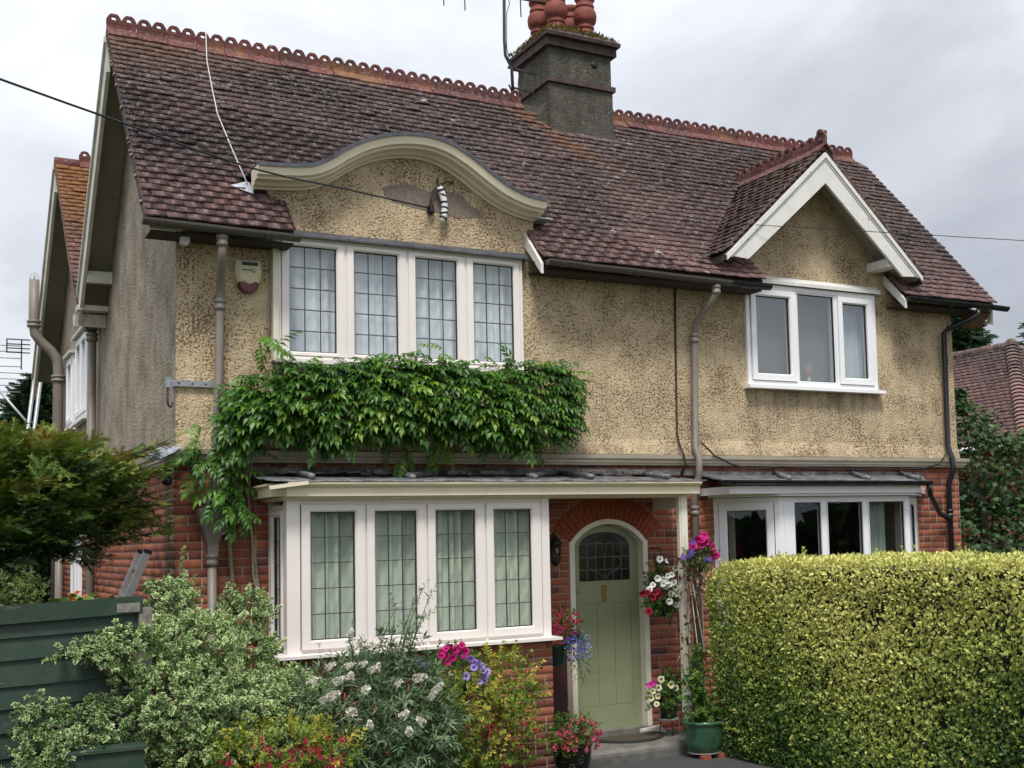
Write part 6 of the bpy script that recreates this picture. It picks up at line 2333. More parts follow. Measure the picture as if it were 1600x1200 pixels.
rw_ = random.Random(5)
P, F, R = [], [], []
for i in range(1650):
    x = rw_.uniform(0.46, 3.58)
    tp, bt, bl = wist_env(x)
    t = rw_.random()
    z = bt + (tp - bt) * t
    y = -0.04 - bl * (math.sin(pi * min(1.0, 0.16 + 0.78 * t)) ** 0.7) * rw_.uniform(0.25, 1.0) ** 0.7
    edge_l = -1.0 if x < 0.75 else (1.0 if x > 3.35 else 0.0)
    P.append((x, y, z))
    F.append((rw_.gauss(edge_l * 0.8 - 0.05, 0.5), -0.95 + rw_.gauss(0, 0.25), 0.22 - 0.45 * (1 - t) + rw_.gauss(0, 0.2)))
    R.append(rw_.random())
# lower trail along the corner and stray shoots
for (x, z, k_, sp) in ((0.46, 3.0, 14, 0.13), (0.26, 2.90, 7, 0.09), (0.12, 2.74, 4, 0.07), (0.38, 2.80, 9, 0.10), (0.30, 2.62, 4, 0.07), (0.45, 2.54, 8, 0.09), (0.50, 2.44, 5, 0.08), (0.36, 2.46, 4, 0.06), (0.55, 2.32, 3, 0.05), (0.42, 2.30, 2, 0.04), (0.62, 2.72, 3, 0.06)):
    for i in range(k_):
        P.append((x + rw_.gauss(0, sp * 0.8), -0.10 - abs(rw_.gauss(0, 0.07)), z + rw_.gauss(0, sp * 0.6)))
        F.append((rw_.gauss(-0.1, 0.6), -0.7, rw_.gauss(-0.35, 0.3)))
        R.append(rw_.random())
for (x, z, k_, sp) in ((0.78, 3.80, 7, 0.07), (3.66, 3.60, 6, 0.06), (2.3, 3.80, 3, 0.04), (1.9, 2.92, 5, 0.05), (2.28, 2.90, 5, 0.06)):
    for i in range(k_):
        P.append((x + rw_.gauss(0, sp), -0.12 - abs(rw_.gauss(0, 0.08)), z + rw_.gauss(0, sp)))
        F.append((rw_.gauss(0, 0.7), -0.6, rw_.gauss(-0.2, 0.5) if z > 3 else -1.2))
        R.append(1.0)
P, F, R = np.array(P), np.array(F), np.array(R)
U = up_rand(len(P), 1.0, 0.25); U[:, 1] -= 0.5
S = NR.uniform(0.78, 1.18, len(P))
# the fronds that stand furthest out are parts; the rest is one mass
o_ = np.argsort(P[:, 1])
big, small = o_[:300], o_[300:]
singles(WF, "leaf", P[big], F[big], U[big], S[big], M_WIST, t_, 0.55, 6, 0.55)
many(WF, "foliage", P[small], F[small], U[small], S[small], np.clip(R[small] * 0.5 + 0.15, 0, 1), M_WIST, t_, kind="stuff")
vp = [
    [(0.74, -0.10, -0.1), (0.755, -0.11, 0.6), (0.73, -0.08, 1.1), (0.70, -0.08, 1.35), (0.66, -0.08, 1.7), (0.64, -0.06, 1.95), (0.60, -0.07, 2.2), (0.58, -0.10, 2.5), (0.55, -0.16, 2.85), (0.62, -0.14, 3.1), (0.8, -0.12, 3.35)],
    [(0.73, -0.13, -0.1), (0.735, -0.15, 0.7), (0.70, -0.11, 1.25), (0.69, -0.08, 1.5), (0.62, -0.09, 1.8), (0.615, -0.08, 2.1), (0.57, -0.13, 2.45), (0.60, -0.18, 2.9)],
    [(0.45, -0.03, 1.30), (0.46, -0.05, 1.7), (0.44, -0.06, 1.95), (0.42, -0.06, 2.15), (0.44, -0.08, 2.4), (0.50, -0.16, 2.8), (0.7, -0.15, 3.0), (1.3, -0.12, 3.12), (2.4, -0.10, 3.2), (3.5, -0.08, 3.3)],
    [(0.24, -0.16, 2.72), (0.34, -0.17, 2.86), (0.50, -0.16, 2.95), (0.75, -0.14, 3.0)],
    [(0.8, -0.10, 3.3), (0.85, -0.06, 3.6), (0.80, -0.05, 3.85)],
]
for p in vp:
    m = MB()
    k = len(p)
    m.tube(p, [0.020 - 0.012 * i / (k - 1) for i in range(k)], 8)
    m.obj("stem", M_VINE, t_)

# ------------------------------------------------------------------ variegated shrub at the left
M_EUON = leafmat("variegated_leaf", [(0.0, (0.022, 0.066, 0.015)), (0.5, (0.075, 0.175, 0.038)), (1.0, (0.17, 0.29, 0.065))], 0.15, 0.42, margin=((0.64, 0.74, 0.38), 0.61), clump=0.2, cl_scale=5)
EU = [sprig(5, 0.09, 0.039, 0.026, 0.85, 0.55, s_, taper=0.2) for s_ in range(5)]
ells = [(-0.30, -1.80, 0.98, 0.50, 0.36, 0.27), (0.40, -1.45, 0.74, 0.46, 0.38, 0.30), (-0.74, -1.98, 0.86, 0.38, 0.22, 0.15), (-0.90, -2.10, 1.35, 0.22, 0.05, 0.035), (-0.66, -2.0, 1.38, 0.24, 0.10, 0.07),
        (-0.20, -1.60, 1.36, 0.30, 0.24, 0.15), (-0.24, -1.25, 1.66, 0.13, 0.14, 0.11), (0.33, -1.05, 1.50, 0.15, 0.16, 0.13), (0.36, -1.20, 1.24, 0.15, 0.20, 0.12),
        (-1.20, -2.2, 0.98, 0.13, 0.10, 0.07), (-1.15, -2.3, 0.74, 0.22, 0.16, 0.09), (-1.25, -2.3, 0.56, 0.28, 0.2, 0.10), (-0.10, -1.95, 0.54, 0.60, 0.28, 0.20), (-0.55, -1.85, 1.19, 0.20, 0.18, 0.12), (0.48, -1.35, 0.94, 0.22, 0.22, 0.12), (0.12, -1.7, 0.62, 0.55, 0.38, 0.42)]
t_ = thing("shrub", "sprawling cream edged variegated shrub in front of the green fence and left bay", "shrub", None, None, (0.0, -1.5, -0.08))
P, D = ell_points(ells, 4100, 0.5, 1.08)
P = P + D * lumpy(P, 0.05, 7, 5)[:, None]
F = D * 0.8 + NR.normal(0, 0.40, D.shape); F[:, 2] += 0.35
U = up_rand(len(P), 1, 0.4)
S = NR.uniform(0.75, 1.2, len(P))
o_ = cam_order(P)
vis = o_[(P[o_, 2] > 0.5)][:1500]
big = vis[NR.permutation(len(vis))[:260]]
rest = np.setdiff1d(np.arange(len(P)), big)
singles(EU, "shoot", P[big], F[big], U[big], S[big], M_EUON, t_, 0.5, 6, 0.4)
many(EU, "foliage", P[rest], F[rest], U[rest], S[rest], np.clip(0.5 + NR.normal(0, 0.2, len(rest)) + lumpy(P[rest], 0.35, 5, 2), 0, 1), M_EUON, t_, kind="stuff")
bs = Vector((0.15, -1.45, -0.08))
paths = []
for (x, y, z, *_r) in ells:
    a = Vector((x, y, z))
    mid = bs.lerp(a, 0.5) + Vector((rw_.gauss(0, 0.08), rw_.gauss(0, 0.06), 0.08))
    paths.append([tuple(bs + Vector((rw_.gauss(0, .08), rw_.gauss(0, .06), 0))), tuple(mid), tuple(a)])
paths.append([(0.1, -1.4, -0.08), (-0.1, -1.28, 1.0), (-0.2, -1.22, 1.7), (-0.17, -1.22, 1.98)])
stems("stem", paths, M_BARK, t_, 0.020, 0.006)
# upright stray shoot beside the ladder
q = np.array([(-0.18, -1.22, 1.86), (-0.17, -1.22, 1.95)])
singles(EU, "shoot", q, np.array([(0.1, -0.1, 1.0), (0.15, 0, 1.0)]), up_rand(2), np.array([1.0, 1.0]), M_EUON, t_, 0.7, 2, 0.2)

# ------------------------------------------------------------------ white buddleia
M_BUD = leafmat("buddleia_leaf", [(0.0, (0.024, 0.060, 0.024)), (0.5, (0.085, 0.155, 0.068)), (1.0, (0.24, 0.32, 0.18))], 0.2, 0.55, clump=0.25, cl_scale=5)
BS = [sprig(5, 0.22, 0.105, 0.022, 0.85, 0.35, s_, droop=0.25, taper=0.45, jitter=0.3, curve=0.15) for s_ in range(5)]
ells = [(1.08, -1.55, 0.66, 0.50, 0.30, 0.36), (0.88, -1.55, 0.78, 0.34, 0.26, 0.18), (1.45, -1.5, 0.72, 0.28, 0.26, 0.28), (1.36, -1.40, 1.05, 0.20, 0.16, 0.12), (0.75, -1.65, 0.58, 0.30, 0.26, 0.28), (1.35, -1.65, 0.44, 0.42, 0.26, 0.24)]
t_ = thing("buddleia", "grey leaved buddleia with white flower spikes below the left bay window", "shrub", None, None, (1.2, -1.45, -0.08))
P, D = ell_points(ells, 760, 0.45, 1.08)
F = D * 0.7 + NR.normal(0, 0.45, D.shape); F[:, 2] += 0.35
# tall shoots against the glass
BUDTIP = [(1.572, -1.6, 1.671), (1.507, -1.6, 1.589), (1.635, -1.6, 1.608), (1.359, -1.6, 1.551), (0.974, -1.6, 1.328), (0.751, -1.6, 1.198), (1.253, -1.6, 1.404), (1.595, -1.6, 1.458), (1.45, -1.6, 1.40), (1.1, -1.6, 1.25)]
paths = []
eP, eF = [], []
for (x, y, z) in BUDTIP:
    b = Vector((1.2 + rw_.gauss(0, .06), -1.45, -0.08))
    tip = Vector((x, y, z))
    c = b.lerp(tip, 0.55) + Vector((0, 0.05, 0.12))
    path = [b, b.lerp(c, 0.5), c, c.lerp(tip, 0.5) + Vector((0, 0, 0.02)), tip]
    paths.append([tuple(p) for p in path])
    for k in range(5):
        f_ = k / 5
        p = c.lerp(tip, f_ + 0.1)
        eP.append(tuple(p)); eF.append((rw_.gauss((tip.x - c.x) * 2, 0.35), rw_.gauss(-0.2, 0.4), 1.0))
stems("stem", paths, M_GREENSTEM, t_, 0.011, 0.003)
P = np.concatenate([P, np.array(eP)]); F = np.concatenate([F, np.array(eF)])
U = up_rand(len(P), 1, 0.4); S = NR.uniform(0.7, 1.15, len(P)); S[-len(eP):] *= 0.62
o_ = cam_order(P)
big = np.concatenate([o_[:230], np.arange(len(P) - len(eP), len(P))]); big = np.unique(big)
rest = np.setdiff1d(np.arange(len(P)), big)
singles(BS, "shoot", P[big], F[big], U[big], S[big], M_BUD, t_, 0.55, 6, 0.5)
many(BS, "foliage", P[rest], F[rest], U[rest], S[rest], np.clip(0.4 + NR.normal(0, 0.2, len(rest)), 0, 1), M_BUD, t_, kind="stuff")
M_SPIKE = leafmat("white_florets", [(0.0, (0.46, 0.43, 0.30)), (0.4, (0.70, 0.68, 0.58)), (1.0, (0.82, 0.81, 0.77))], 0.15, 0.7, clump=0.1)


def flower_spike(seed, L=0.085, R0=0.036, n=150):
    r_ = np.random.default_rng(seed)
    pet = Tpl([(-0.5, 0, 0), (0.5, 0, 0), (0.45, 1, 0.25), (-0.45, 1, 0.25)], [(0, 1, 2), (0, 2, 3)])
    t = r_.random(n) ** 1.2
    a = r_.uniform(0, 2 * pi, n)
    rad = R0 * (1 - 0.75 * t ** 1.6) * (0.8 + 0.3 * r_.random(n))
    pos = np.stack([rad * 0.6 * np.cos(a), t * L, rad * 0.6 * np.sin(a)], 1)
    fwd = np.stack([np.cos(a), 0.5 + r_.normal(0, .3, n), np.sin(a)], 1)
    return Tpl.join([pet.placed(pos, fwd, np.tile([0, 1.0, 0], (n, 1)) + r_.normal(0, 0.3, (n, 3)), r_.uniform(0.007, 0.013, n), r_.normal(0.05, 0.2, n))])


BUD = [(0.587, -1.9, 1.047), (0.705, -1.9, 1.158), (0.718, -1.9, 0.944), (0.756, -1.9, 1.047), (0.891, -1.9, 1.05), (0.848, -1.9, 1.151), (0.969, -1.9, 1.161), (1.027, -1.9, 1.109), (1.091, -1.9, 1.099), (0.992, -1.9, 0.971), (1.234, -1.9, 0.983), (1.377, -1.9, 1.024), (1.534, -1.9, 0.905), (1.497, -1.9, 0.86), (1.282, -1.9, 0.746), (1.033, -1.9, 0.69), (1.459, -1.9, 0.68), (1.336, -1.9, 0.621), (0.913, -1.9, 0.819), (0.879, -1.9, 1.365), (0.661, -1.9, 0.916), (1.247, -1.9, 1.576)]
sm = [flower_spike(s_).mesh("flower_spike", M_SPIKE) for s_ in range(4)]
for (x, y, z) in BUD:
    x, y, z = Vector((x, y, z)) + (Vector(CAM) - Vector((x, y, z))).normalized() * (0.17 if z < 1.3 else 0.0)
    o = mk("flower_spike", sm[rw_.randrange(4)], t_)
    f_ = Vector((rw_.gauss(0, 0.7), rw_.gauss(-0.5, 0.3), rw_.uniform(0.2, 1.0)))
    k_ = 0.55 if z > 1.5 else rw_.uniform(0.8, 1.2)
    o.matrix_basis = Matrix.Translation(-t_.location) @ mat4((x, y, z - 0.03), f_, (0.3, 0.2, 1), k_)
    m = MB()
    e_ = Vector((1.1, -1.5, 0.55)).lerp(Vector((x, y, z)), 0.55) + Vector((0, 0, 0.12))
    m.tube([tuple(e_), (x * 0.5 + e_.x * 0.5, y * 0.5 + e_.y * 0.5, (z + e_.z) / 2 + 0.02), (x, y, z - 0.03)], 0.003, 5)
    m.obj("flower_stalk", M_GREENSTEM, t_)

# ------------------------------------------------------------------ golden fuchsias
M_FUCH = leafmat("golden_fuchsia_leaf", [(0.0, (0.036, 0.085, 0.012)), (0.45, (0.095, 0.18, 0.022)), (0.78, (0.25, 0.32, 0.036)), (1.0, (0.55, 0.46, 0.075))], 0.25, 0.45, clump=0.28, cl_scale=6)
M_FLOW = leafmat("red_fuchsia_petal", [(0.0, (0.16, 0.004, 0.012)), (0.6, (0.33, 0.010, 0.022)), (1.0, (0.42, 0.02, 0.10))], 0.25, 0.5, clump=0.1)


def fuchsia_flower(seed=0):
    r_ = np.random.default_rng(seed)
    V, T, R_ = [], [], []
    ring = [(0.0022, 0.0), (0.0045, -0.012), (0.0055, -0.020)]
    for (ra, z) in ring:
        for k in range(5):
            a = 2 * pi * k / 5
            V.append((ra * math.cos(a), z, ra * math.sin(a)))
    for i in range(2):
        for k in range(5):
            a, b = i * 5 + k, i * 5 + (k + 1) % 5
            T += [(a, b, b + 5), (a, b + 5, a + 5)]; R_ += [0, 0]
    for k in range(4):
        a = 2 * pi * k / 4 + 0.3
        c, s_ = math.cos(a), math.sin(a)
        b = len(V)
        V += [(0.005 * c, -0.018, 0.005 * s_), (0.016 * c - 0.005 * s_, -0.026, 0.016 * s_ + 0.005 * c), (0.016 * c + 0.005 * s_, -0.026, 0.016 * s_ - 0.005 * c), (0.030 * c, -0.030, 0.030 * s_)]
        T += [(b, b + 1, b + 2), (b + 1, b + 3, b + 2)]; R_ += [0.1, 0.1]
    for k in range(4):
        a = 2 * pi * k / 4 + 1.0
        c, s_ = math.cos(a), math.sin(a)
        b = len(V)
        V += [(0.004 * c, -0.02, 0.004 * s_), (0.009 * c - 0.007 * s_, -0.042, 0.009 * s_ + 0.007 * c), (0.009 * c + 0.007 * s_, -0.042, 0.009 * s_ - 0.007 * c)]
        T += [(b, b + 1, b + 2)]; R_ += [0.4]
    b = len(V)
    V += [(-0.0006, 0.03, 0), (0.0006, 0.03, 0), (0, 0, 0)]
    T.append((b, b + 1, b + 2)); R_.append(-0.2)
    return Tpl(V, T, R_)


FS = [sprig(5, 0.13, 0.046, 0.022, 0.85, 0.45, s_, droop=0.2, taper=0.5, curve=0.1, stem_r=0.25) for s_ in range(5)]
ffm = [fuchsia_flower(s_).mesh("flower", M_FLOW, 0.35 + 0.2 * s_) for s_ in range(3)]


def fuchsia(label, ells, flowers, n, base, nobj):
    t_ = thing("fuchsia", label, "shrub", None, None, base)
    P, D = ell_points(ells, n, 0.5, 1.08)
    F = D * 0.7 + NR.normal(0, 0.4, D.shape); F[:, 2] += 0.5
    U = up_rand(len(P), 1, 0.4); S = NR.uniform(0.7, 1.2, len(P))
    o_ = cam_order(P)
    big = o_[:n // 3][NR.permutation(n // 3)[:nobj]]
    rest = np.setdiff1d(np.arange(n), big)
    singles(FS, "shoot", P[big], F[big], U[big], S[big], M_FUCH, t_, 0.58, 6, 0.5)
    many(FS, "foliage", P[rest], F[rest], U[rest], S[rest], np.clip(0.48 + NR.normal(0, 0.2, len(rest)) + 0.25 * (D[rest, 2]), 0, 1), M_FUCH, t_, kind="stuff")
    paths = []
    for e_ in ells:
        for q in range(2):
            tip = Vector(e_[:3]) + Vector((rw_.gauss(0, e_[3] * 0.4), -e_[4] * 0.3, e_[5] * 0.6))
            b = Vector(base) + Vector((rw_.gauss(0, 0.08), 0, 0))
            paths.append([tuple(b), tuple(b.lerp(tip, 0.5) + Vector((0, 0, 0.1))), tuple(tip)])
    stems("stem", paths, plain("red_stem", (0.14, 0.045, 0.03), 0.6), t_, 0.008, 0.002)
    for (x, y, z) in flowers:
        x, y, z = Vector((x, y, z)) + (Vector(CAM) - Vector((x, y, z))).normalized() * 0.06
        for q in range(rw_.randint(3, 6)):
            o = mk("flower", ffm[rw_.randrange(3)], t_)
            o.matrix_basis = Matrix.Translation(-t_.location) @ mat4((x + rw_.gauss(0, 0.028), y + rw_.gauss(0, 0.03), z + rw_.gauss(0.02, 0.028)), (rw_.gauss(0, 0.25), rw_.gauss(0, 0.25), 1), (rw_.gauss(0, 1), rw_.gauss(0, 1), 0.1), rw_.uniform(0.85, 1.25))
    return t_


FUCH = [(2.279, -1.45, 0.47), (2.051, -1.45, 0.443), (2.365, -1.45, 0.435), (2.181, -1.45, 0.429), (2.038, -1.45, 0.331), (2.45, -1.45, 0.332), (2.223, -1.45, 0.528), (2.6, -1.45, 0.437), (2.484, -1.45, 0.512), (1.968, -1.45, 0.477), (2.332, -1.45, 0.225), (1.857, -1.45, 0.514)]
FUCH2 = [(0.381, -2.4, 0.693), (0.124, -2.4, 0.573), (0.294, -2.4, 0.596), (0.442, -2.4, 0.6), (0.601, -2.4, 0.539), (0.668, -2.4, 0.54), (0.615, -2.4, 0.668), (0.209, -2.4, 0.627), (0.513, -2.4, 0.635), (0.103, -2.4, 0.723), (-0.125, -2.4, 0.624)]
fuchsia("golden leaved fuchsia hung with red flowers beside the brick base of the left bay", [(2.05, -1.25, 0.57, 0.48, 0.28, 0.36), (2.50, -1.12, 0.76, 0.24, 0.22, 0.26), (2.33, -1.22, 0.33, 0.38, 0.26, 0.27), (1.78, -1.35, 0.45, 0.30, 0.26, 0.28), (2.0, -1.35, 0.27, 0.46, 0.25, 0.21), (2.42, -1.1, 0.95, 0.12, 0.12, 0.12)], FUCH, 900, (2.1, -1.15, -0.08), 220)
fuchsia("low golden fuchsia with red flowers in front of the variegated shrub", [(0.26, -2.20, 0.62, 0.34, 0.22, 0.16), (0.02, -2.25, 0.57, 0.20, 0.2, 0.13), (0.57, -2.15, 0.52, 0.26, 0.2, 0.15), (0.2, -2.2, 0.3, 0.5, 0.25, 0.3)], FUCH2, 620, (0.25, -2.1, -0.08), 200)

# ------------------------------------------------------------------ flowers in pots and baskets
def petal_mat(name, stops, eye=None, eye_at=0.4):
    t = NT(name)
    c = t.ramp(t.attr("rnd"), stops)
    if eye:
        c = t.mix(t.ramp(t.attr("edge"), [(eye_at - 0.1, 1.0), (eye_at + 0.1, 0.0)]), c, eye)
    b = t.n("ShaderNodeBsdfPrincipled", {"Base Color": c, "Roughness": 0.6, "Specular IOR Level": 0.2})
    tr = t.n("ShaderNodeBsdfTranslucent", {"Color": c})
    mx = t.n("ShaderNodeMixShader", {0: 0.25, 1: b.outputs[0], 2: tr.outputs[0]})
    t.t.links.new(mx.outputs[0], t.out.inputs[0])
    return t.m


def petunia(R0=0.034, seed=0):
    """a five lobed trumpet facing +y"""
    r_ = np.random.default_rng(seed)
    n = 20
    V, E_ = [], []
    for (f, d) in ((0.10, -0.020), (0.30, -0.006), (0.72, 0.004), (1.0, 0.001)):
        for k in range(n):
            a = 2 * pi * k / n
            lob = 1.0 - (0.13 * f) * (0.5 + 0.5 * math.cos(5 * a + pi)) + r_.normal(0, 0.012)
            V.append((R0 * f * lob * math.cos(a), d + r_.normal(0, 0.0012) - 0.006 * f * math.cos(a * 2 + seed), R0 * f * lob * math.sin(a)))
            E_.append(f)
    T = []
    for i in range(3):
        for k in range(n):
            a, b = i * n + k, i * n + (k + 1) % n
            T += [(a, b + n, b), (a, a + n, b + n)]
    return Tpl(V, T, None, E_)


PT = [petunia(0.034, s_) for s_ in range(3)]
M_PWHITE = petal_mat("white_petal", [(0, (0.66, 0.67, 0.62)), (1, (0.80, 0.80, 0.78))], (0.30, 0.32, 0.12), 0.2)
M_PCREAM = petal_mat("cream_petal", [(0, (0.70, 0.68, 0.45)), (1, (0.80, 0.78, 0.60))], (0.42, 0.38, 0.05), 0.42)
M_PMAG = petal_mat("magenta_petal", [(0, (0.38, 0.008, 0.12)), (1, (0.62, 0.02, 0.22))], (0.12, 0.0, 0.05), 0.22)
M_PRED = petal_mat("crimson_petal", [(0, (0.16, 0.004, 0.016)), (1, (0.30, 0.008, 0.03))], (0.03, 0.0, 0.005), 0.25)
M_PLIL = petal_mat("lilac_petal", [(0, (0.22, 0.15, 0.52)), (1, (0.48, 0.36, 0.72))], (0.12, 0.06, 0.30), 0.25)
M_PPINK = petal_mat("pink_petal", [(0, (0.50, 0.02, 0.22)), (1, (0.68, 0.10, 0.40))], (0.6, 0.3, 0.45), 0.22)
M_LOB = petal_mat("lobelia_petal", [(0, (0.05, 0.05, 0.42)), (0.6, (0.14, 0.13, 0.66)), (1, (0.45, 0.42, 0.80))])
M_GREENPOT = plain("green_plastic_pot", (0.014, 0.055, 0.036), 0.35, var=0.15)
M_DKPOT = plain("dark_glazed_pot", (0.008, 0.012, 0.009), 0.18, var=0.4, scale=30)
_t = NT("green_glaze")
_xyz = _t.n("ShaderNodeSeparateXYZ", {0: _t.pos()})
_n1 = _t.noise(9, 4, 0.6)
_c = _t.mix(_t.ramp(_n1, [(0.35, 0.0), (0.65, 1.0)]), (0.022, 0.075, 0.040), (0.055, 0.125, 0.072))
M_GLAZE = _t.done(_c, 0.16, _t.bump(_t.noise(30, 2, 0.5), 0.08, 0.01), spec=0.6)
M_POTLEAF = leafmat("soft_green_leaf", [(0.0, (0.020, 0.055, 0.012)), (0.5, (0.060, 0.135, 0.028)), (1.0, (0.14, 0.23, 0.05))], 0.25, 0.5, clump=0.2)
M_LIMELEAF = leafmat("fresh_green_leaf", [(0.0, (0.030, 0.080, 0.012)), (0.5, (0.080, 0.175, 0.028)), (1.0, (0.19, 0.31, 0.06))], 0.3, 0.5, clump=0.2)
PS = [sprig(4, 0.09, 0.042, 0.024, 0.85, 0.5, s_, droop=0.2) for s_ in range(4)]
M_SOIL = plain("potting_soil", (0.030, 0.020, 0.014), 0.95)


def leaves_in(t_, ells, n, mat, tpls=PS, sc=(0.7, 1.2), hang=0.0, lo=0.3):
    P, D = ell_points(ells, n, lo, 1.05, cull=0.6)
    F = D * 0.7 + NR.normal(0, 0.45, D.shape); F[:, 2] += 0.4 - hang
    many(tpls, "foliage", P, F, up_rand(len(P), 1, 0.5), NR.uniform(*sc, len(P)), np.clip(0.5 + NR.normal(0, 0.22, len(P)), 0, 1), mat, t_, kind="stuff")


def blooms(t_, pts, mat, s_=(0.85, 1.1), face=None, tpl=None, name="flower", jit=0.35, out=0.02):
    tp = tpl or PT
    ms = [q.mesh(name, mat, 0.25 + 0.22 * i) for i, q in enumerate(tp)]
    off = Matrix.Translation(-t_.location)
    for (x, y, z) in pts:
        x, y, z = Vector((x, y, z)) + (Vector(CAM) - Vector((x, y, z))).normalized() * out
        o = mk(name, ms[rw_.randrange(len(ms))], t_)
        d = Vector(face) if face else (Vector(CAM) - Vector((x, y, z))).normalized()
        d = d + Vector((rw_.gauss(0, jit), rw_.gauss(0, jit * 0.5), rw_.gauss(0.1, jit)))
        o.matrix_basis = off @ mat4((x, y, z), d, (rw_.gauss(0, .3), 0.1, 1), rw_.uniform(*s_))


def pot_obj(t_, prof, c, mat, name="pot", n=28):
    m = MB()
    m.lathe(prof, c, n)
    o = m.obj(name, mat, t_)
    return o


# pink and lilac petunias above the golden fuchsia, in a tub on the bay wall
t_ = thing("petunia_tub", "tub of pink and lilac petunias against the bricks under the left bay sill", "flower tub", None, None, (2.08, -0.9, -0.08))
m = MB()
m.lathe([(0.02, 0), (0.12, 0.0), (0.15, 0.20), (0.165, 0.20), (0.165, 0.22), (0.14, 0.22), (0.13, 0.19)], (2.08, -0.92, 0.58), 20)
m.obj("tub", M_GREENPOT, t_)
m = MB()
m.lathe([(0.05, -0.08), (0.05, 0.0), (0.03, 0.02), (0.03, 0.50), (0.10, 0.575), (0.11, 0.58)], (2.08, -0.92, 0.0), 12)
m.obj("stand", M_BLACKP, t_)
leaves_in(t_, [(2.05, -1.0, 1.00, 0.20, 0.14, 0.13), (2.20, -1.0, 0.90, 0.16, 0.14, 0.12), (1.92, -1.0, 0.94, 0.15, 0.13, 0.10)], 150, M_POTLEAF)
blooms(t_, [(1.905, -1.15, 1.115), (1.978, -1.15, 1.153), (1.943, -1.15, 1.081), (2.029, -1.15, 1.117), (2.087, -1.15, 1.156), (2.121, -1.15, 1.1), (1.904, -1.15, 1.086), (2.005, -1.15, 1.055), (1.959, -1.15, 1.022), (2.06, -1.14, 1.13), (1.94, -1.16, 1.14)], M_PMAG, out=0.10)
blooms(t_, [(2.03, -1.16, 1.09), (2.10, -1.16, 1.06)], M_PPINK)
blooms(t_, [(1.717, -1.12, 1.022), (1.773, -1.12, 1.008), (1.75, -1.13, 0.98), (2.214, -1.12, 1.0), (2.272, -1.12, 0.958), (2.318, -1.12, 0.911), (2.299, -1.12, 0.848), (1.884, -1.12, 0.872), (2.173, -1.12, 1.03), (2.13, -1.12, 0.889), (2.258, -1.12, 0.836), (2.24, -1.13, 0.985), (2.30, -1.13, 0.875), (2.28, -1.13, 0.93), (2.20, -1.13, 0.96)], M_PLIL, (0.95, 1.2), out=0.24)

# hanging pot with red fuchsia and blue lobelia
t_ = thing("hanging_basket", "green half basket of red fuchsia and blue lobelia on the wall between bay and door", "hanging basket", None, None, (3.42, -0.3, 0.83))
pot_obj(t_, [(0.02, 0), (0.075, 0.0), (0.08, 0.012), (0.105, 0.165), (0.115, 0.17), (0.115, 0.19), (0.10, 0.19), (0.09, 0.16)], (3.375, -0.34, 0.83), M_GREENPOT)
m = MB()
m.tube([(3.375, -0.01, 1.05), (3.375, -0.12, 0.98), (3.375, -0.24, 0.93)], 0.008, 6)
m.tube([(3.375, -0.008, 0.86), (3.375, -0.24, 0.87)], 0.008, 6)
m.tube([(3.375, -0.01, 1.12), (3.375, -0.01, 0.82)], 0.009, 6)
m.obj("bracket", M_BLACKP, t_)
leaves_in(t_, [(3.40, -0.42, 1.18, 0.17, 0.15, 0.16), (3.50, -0.44, 1.00, 0.14, 0.13, 0.14)], 150, M_POTLEAF, sc=(0.5, 0.85))
pos = []
for (x, y, z) in ((3.276, -0.55, 1.322), (3.358, -0.55, 1.347), (3.458, -0.55, 1.312), (3.507, -0.55, 1.339), (3.321, -0.55, 1.23), (3.409, -0.55, 1.225), (3.491, -0.55, 1.25), (3.286, -0.55, 1.173), (3.366, -0.55, 1.138), (3.455, -0.55, 1.163), (3.318, -0.55, 1.112), (3.254, -0.55, 1.234), (3.30, -0.55, 1.28), (3.40, -0.55, 1.29)):
    pos += [(x + rw_.gauss(0, 0.022), y + rw_.gauss(0, 0.03), z + rw_.gauss(0, 0.025)) for _ in range(4)]
ffm2 = [fuchsia_flower(s_).mesh("flower", M_FLOW, 0.45 + 0.2 * s_) for s_ in range(3)]
for p in pos:
    o = mk("flower", ffm2[rw_.randrange(3)], t_)
    o.matrix_basis = Matrix.Translation(-t_.location) @ mat4(p, (rw_.gauss(0, .4), rw_.gauss(0, .4), 1), (rw_.gauss(0, 1), rw_.gauss(0, 1), .1), rw_.uniform(0.85, 1.2))
fl5 = Tpl([(0, 0, 0)] + [(math.cos(a) * r, 0.15, math.sin(a) * r) for a, r in [(2 * pi * k / 10, 1.0 if k % 2 == 0 else 0.35) for k in range(10)]], [(0, 1 + (k + 1) % 10, 1 + k) for k in range(10)])
pos = []
for (x, y, z) in ((3.437, -0.58, 1.076), (3.504, -0.58, 1.042), (3.401, -0.58, 1.019), (3.468, -0.58, 0.985), (3.536, -0.58, 0.98), (3.571, -0.58, 1.019), (3.501, -0.58, 0.941), (3.433, -0.58, 0.928), (3.569, -0.58, 0.948), (3.403, -0.58, 1.078), (3.526, -0.58, 1.1), (3.473, -0.58, 1.143), (3.58, -0.56, 1.06), (3.60, -0.55, 0.99), (3.55, -0.55, 0.90)):
    pos += [(x + rw_.gauss(0, 0.028), y + rw_.uniform(-0.04, 0.06), z + rw_.gauss(0, 0.028)) for _ in range(16)]
P = np.array(pos)
D = np.array(CAM) - P; D = D / np.linalg.norm(D, axis=1, keepdims=True) + NR.normal(0, 0.5, P.shape)
fl5.scatter("blossom", P, D, up_rand(len(P)), NR.uniform(0.008, 0.013, len(P)), np.clip(NR.normal(0.45, 0.25, len(P)) + (P[:, 0] > 3.57) * 0.4, 0, 1), M_LOB, t_, kind="stuff")
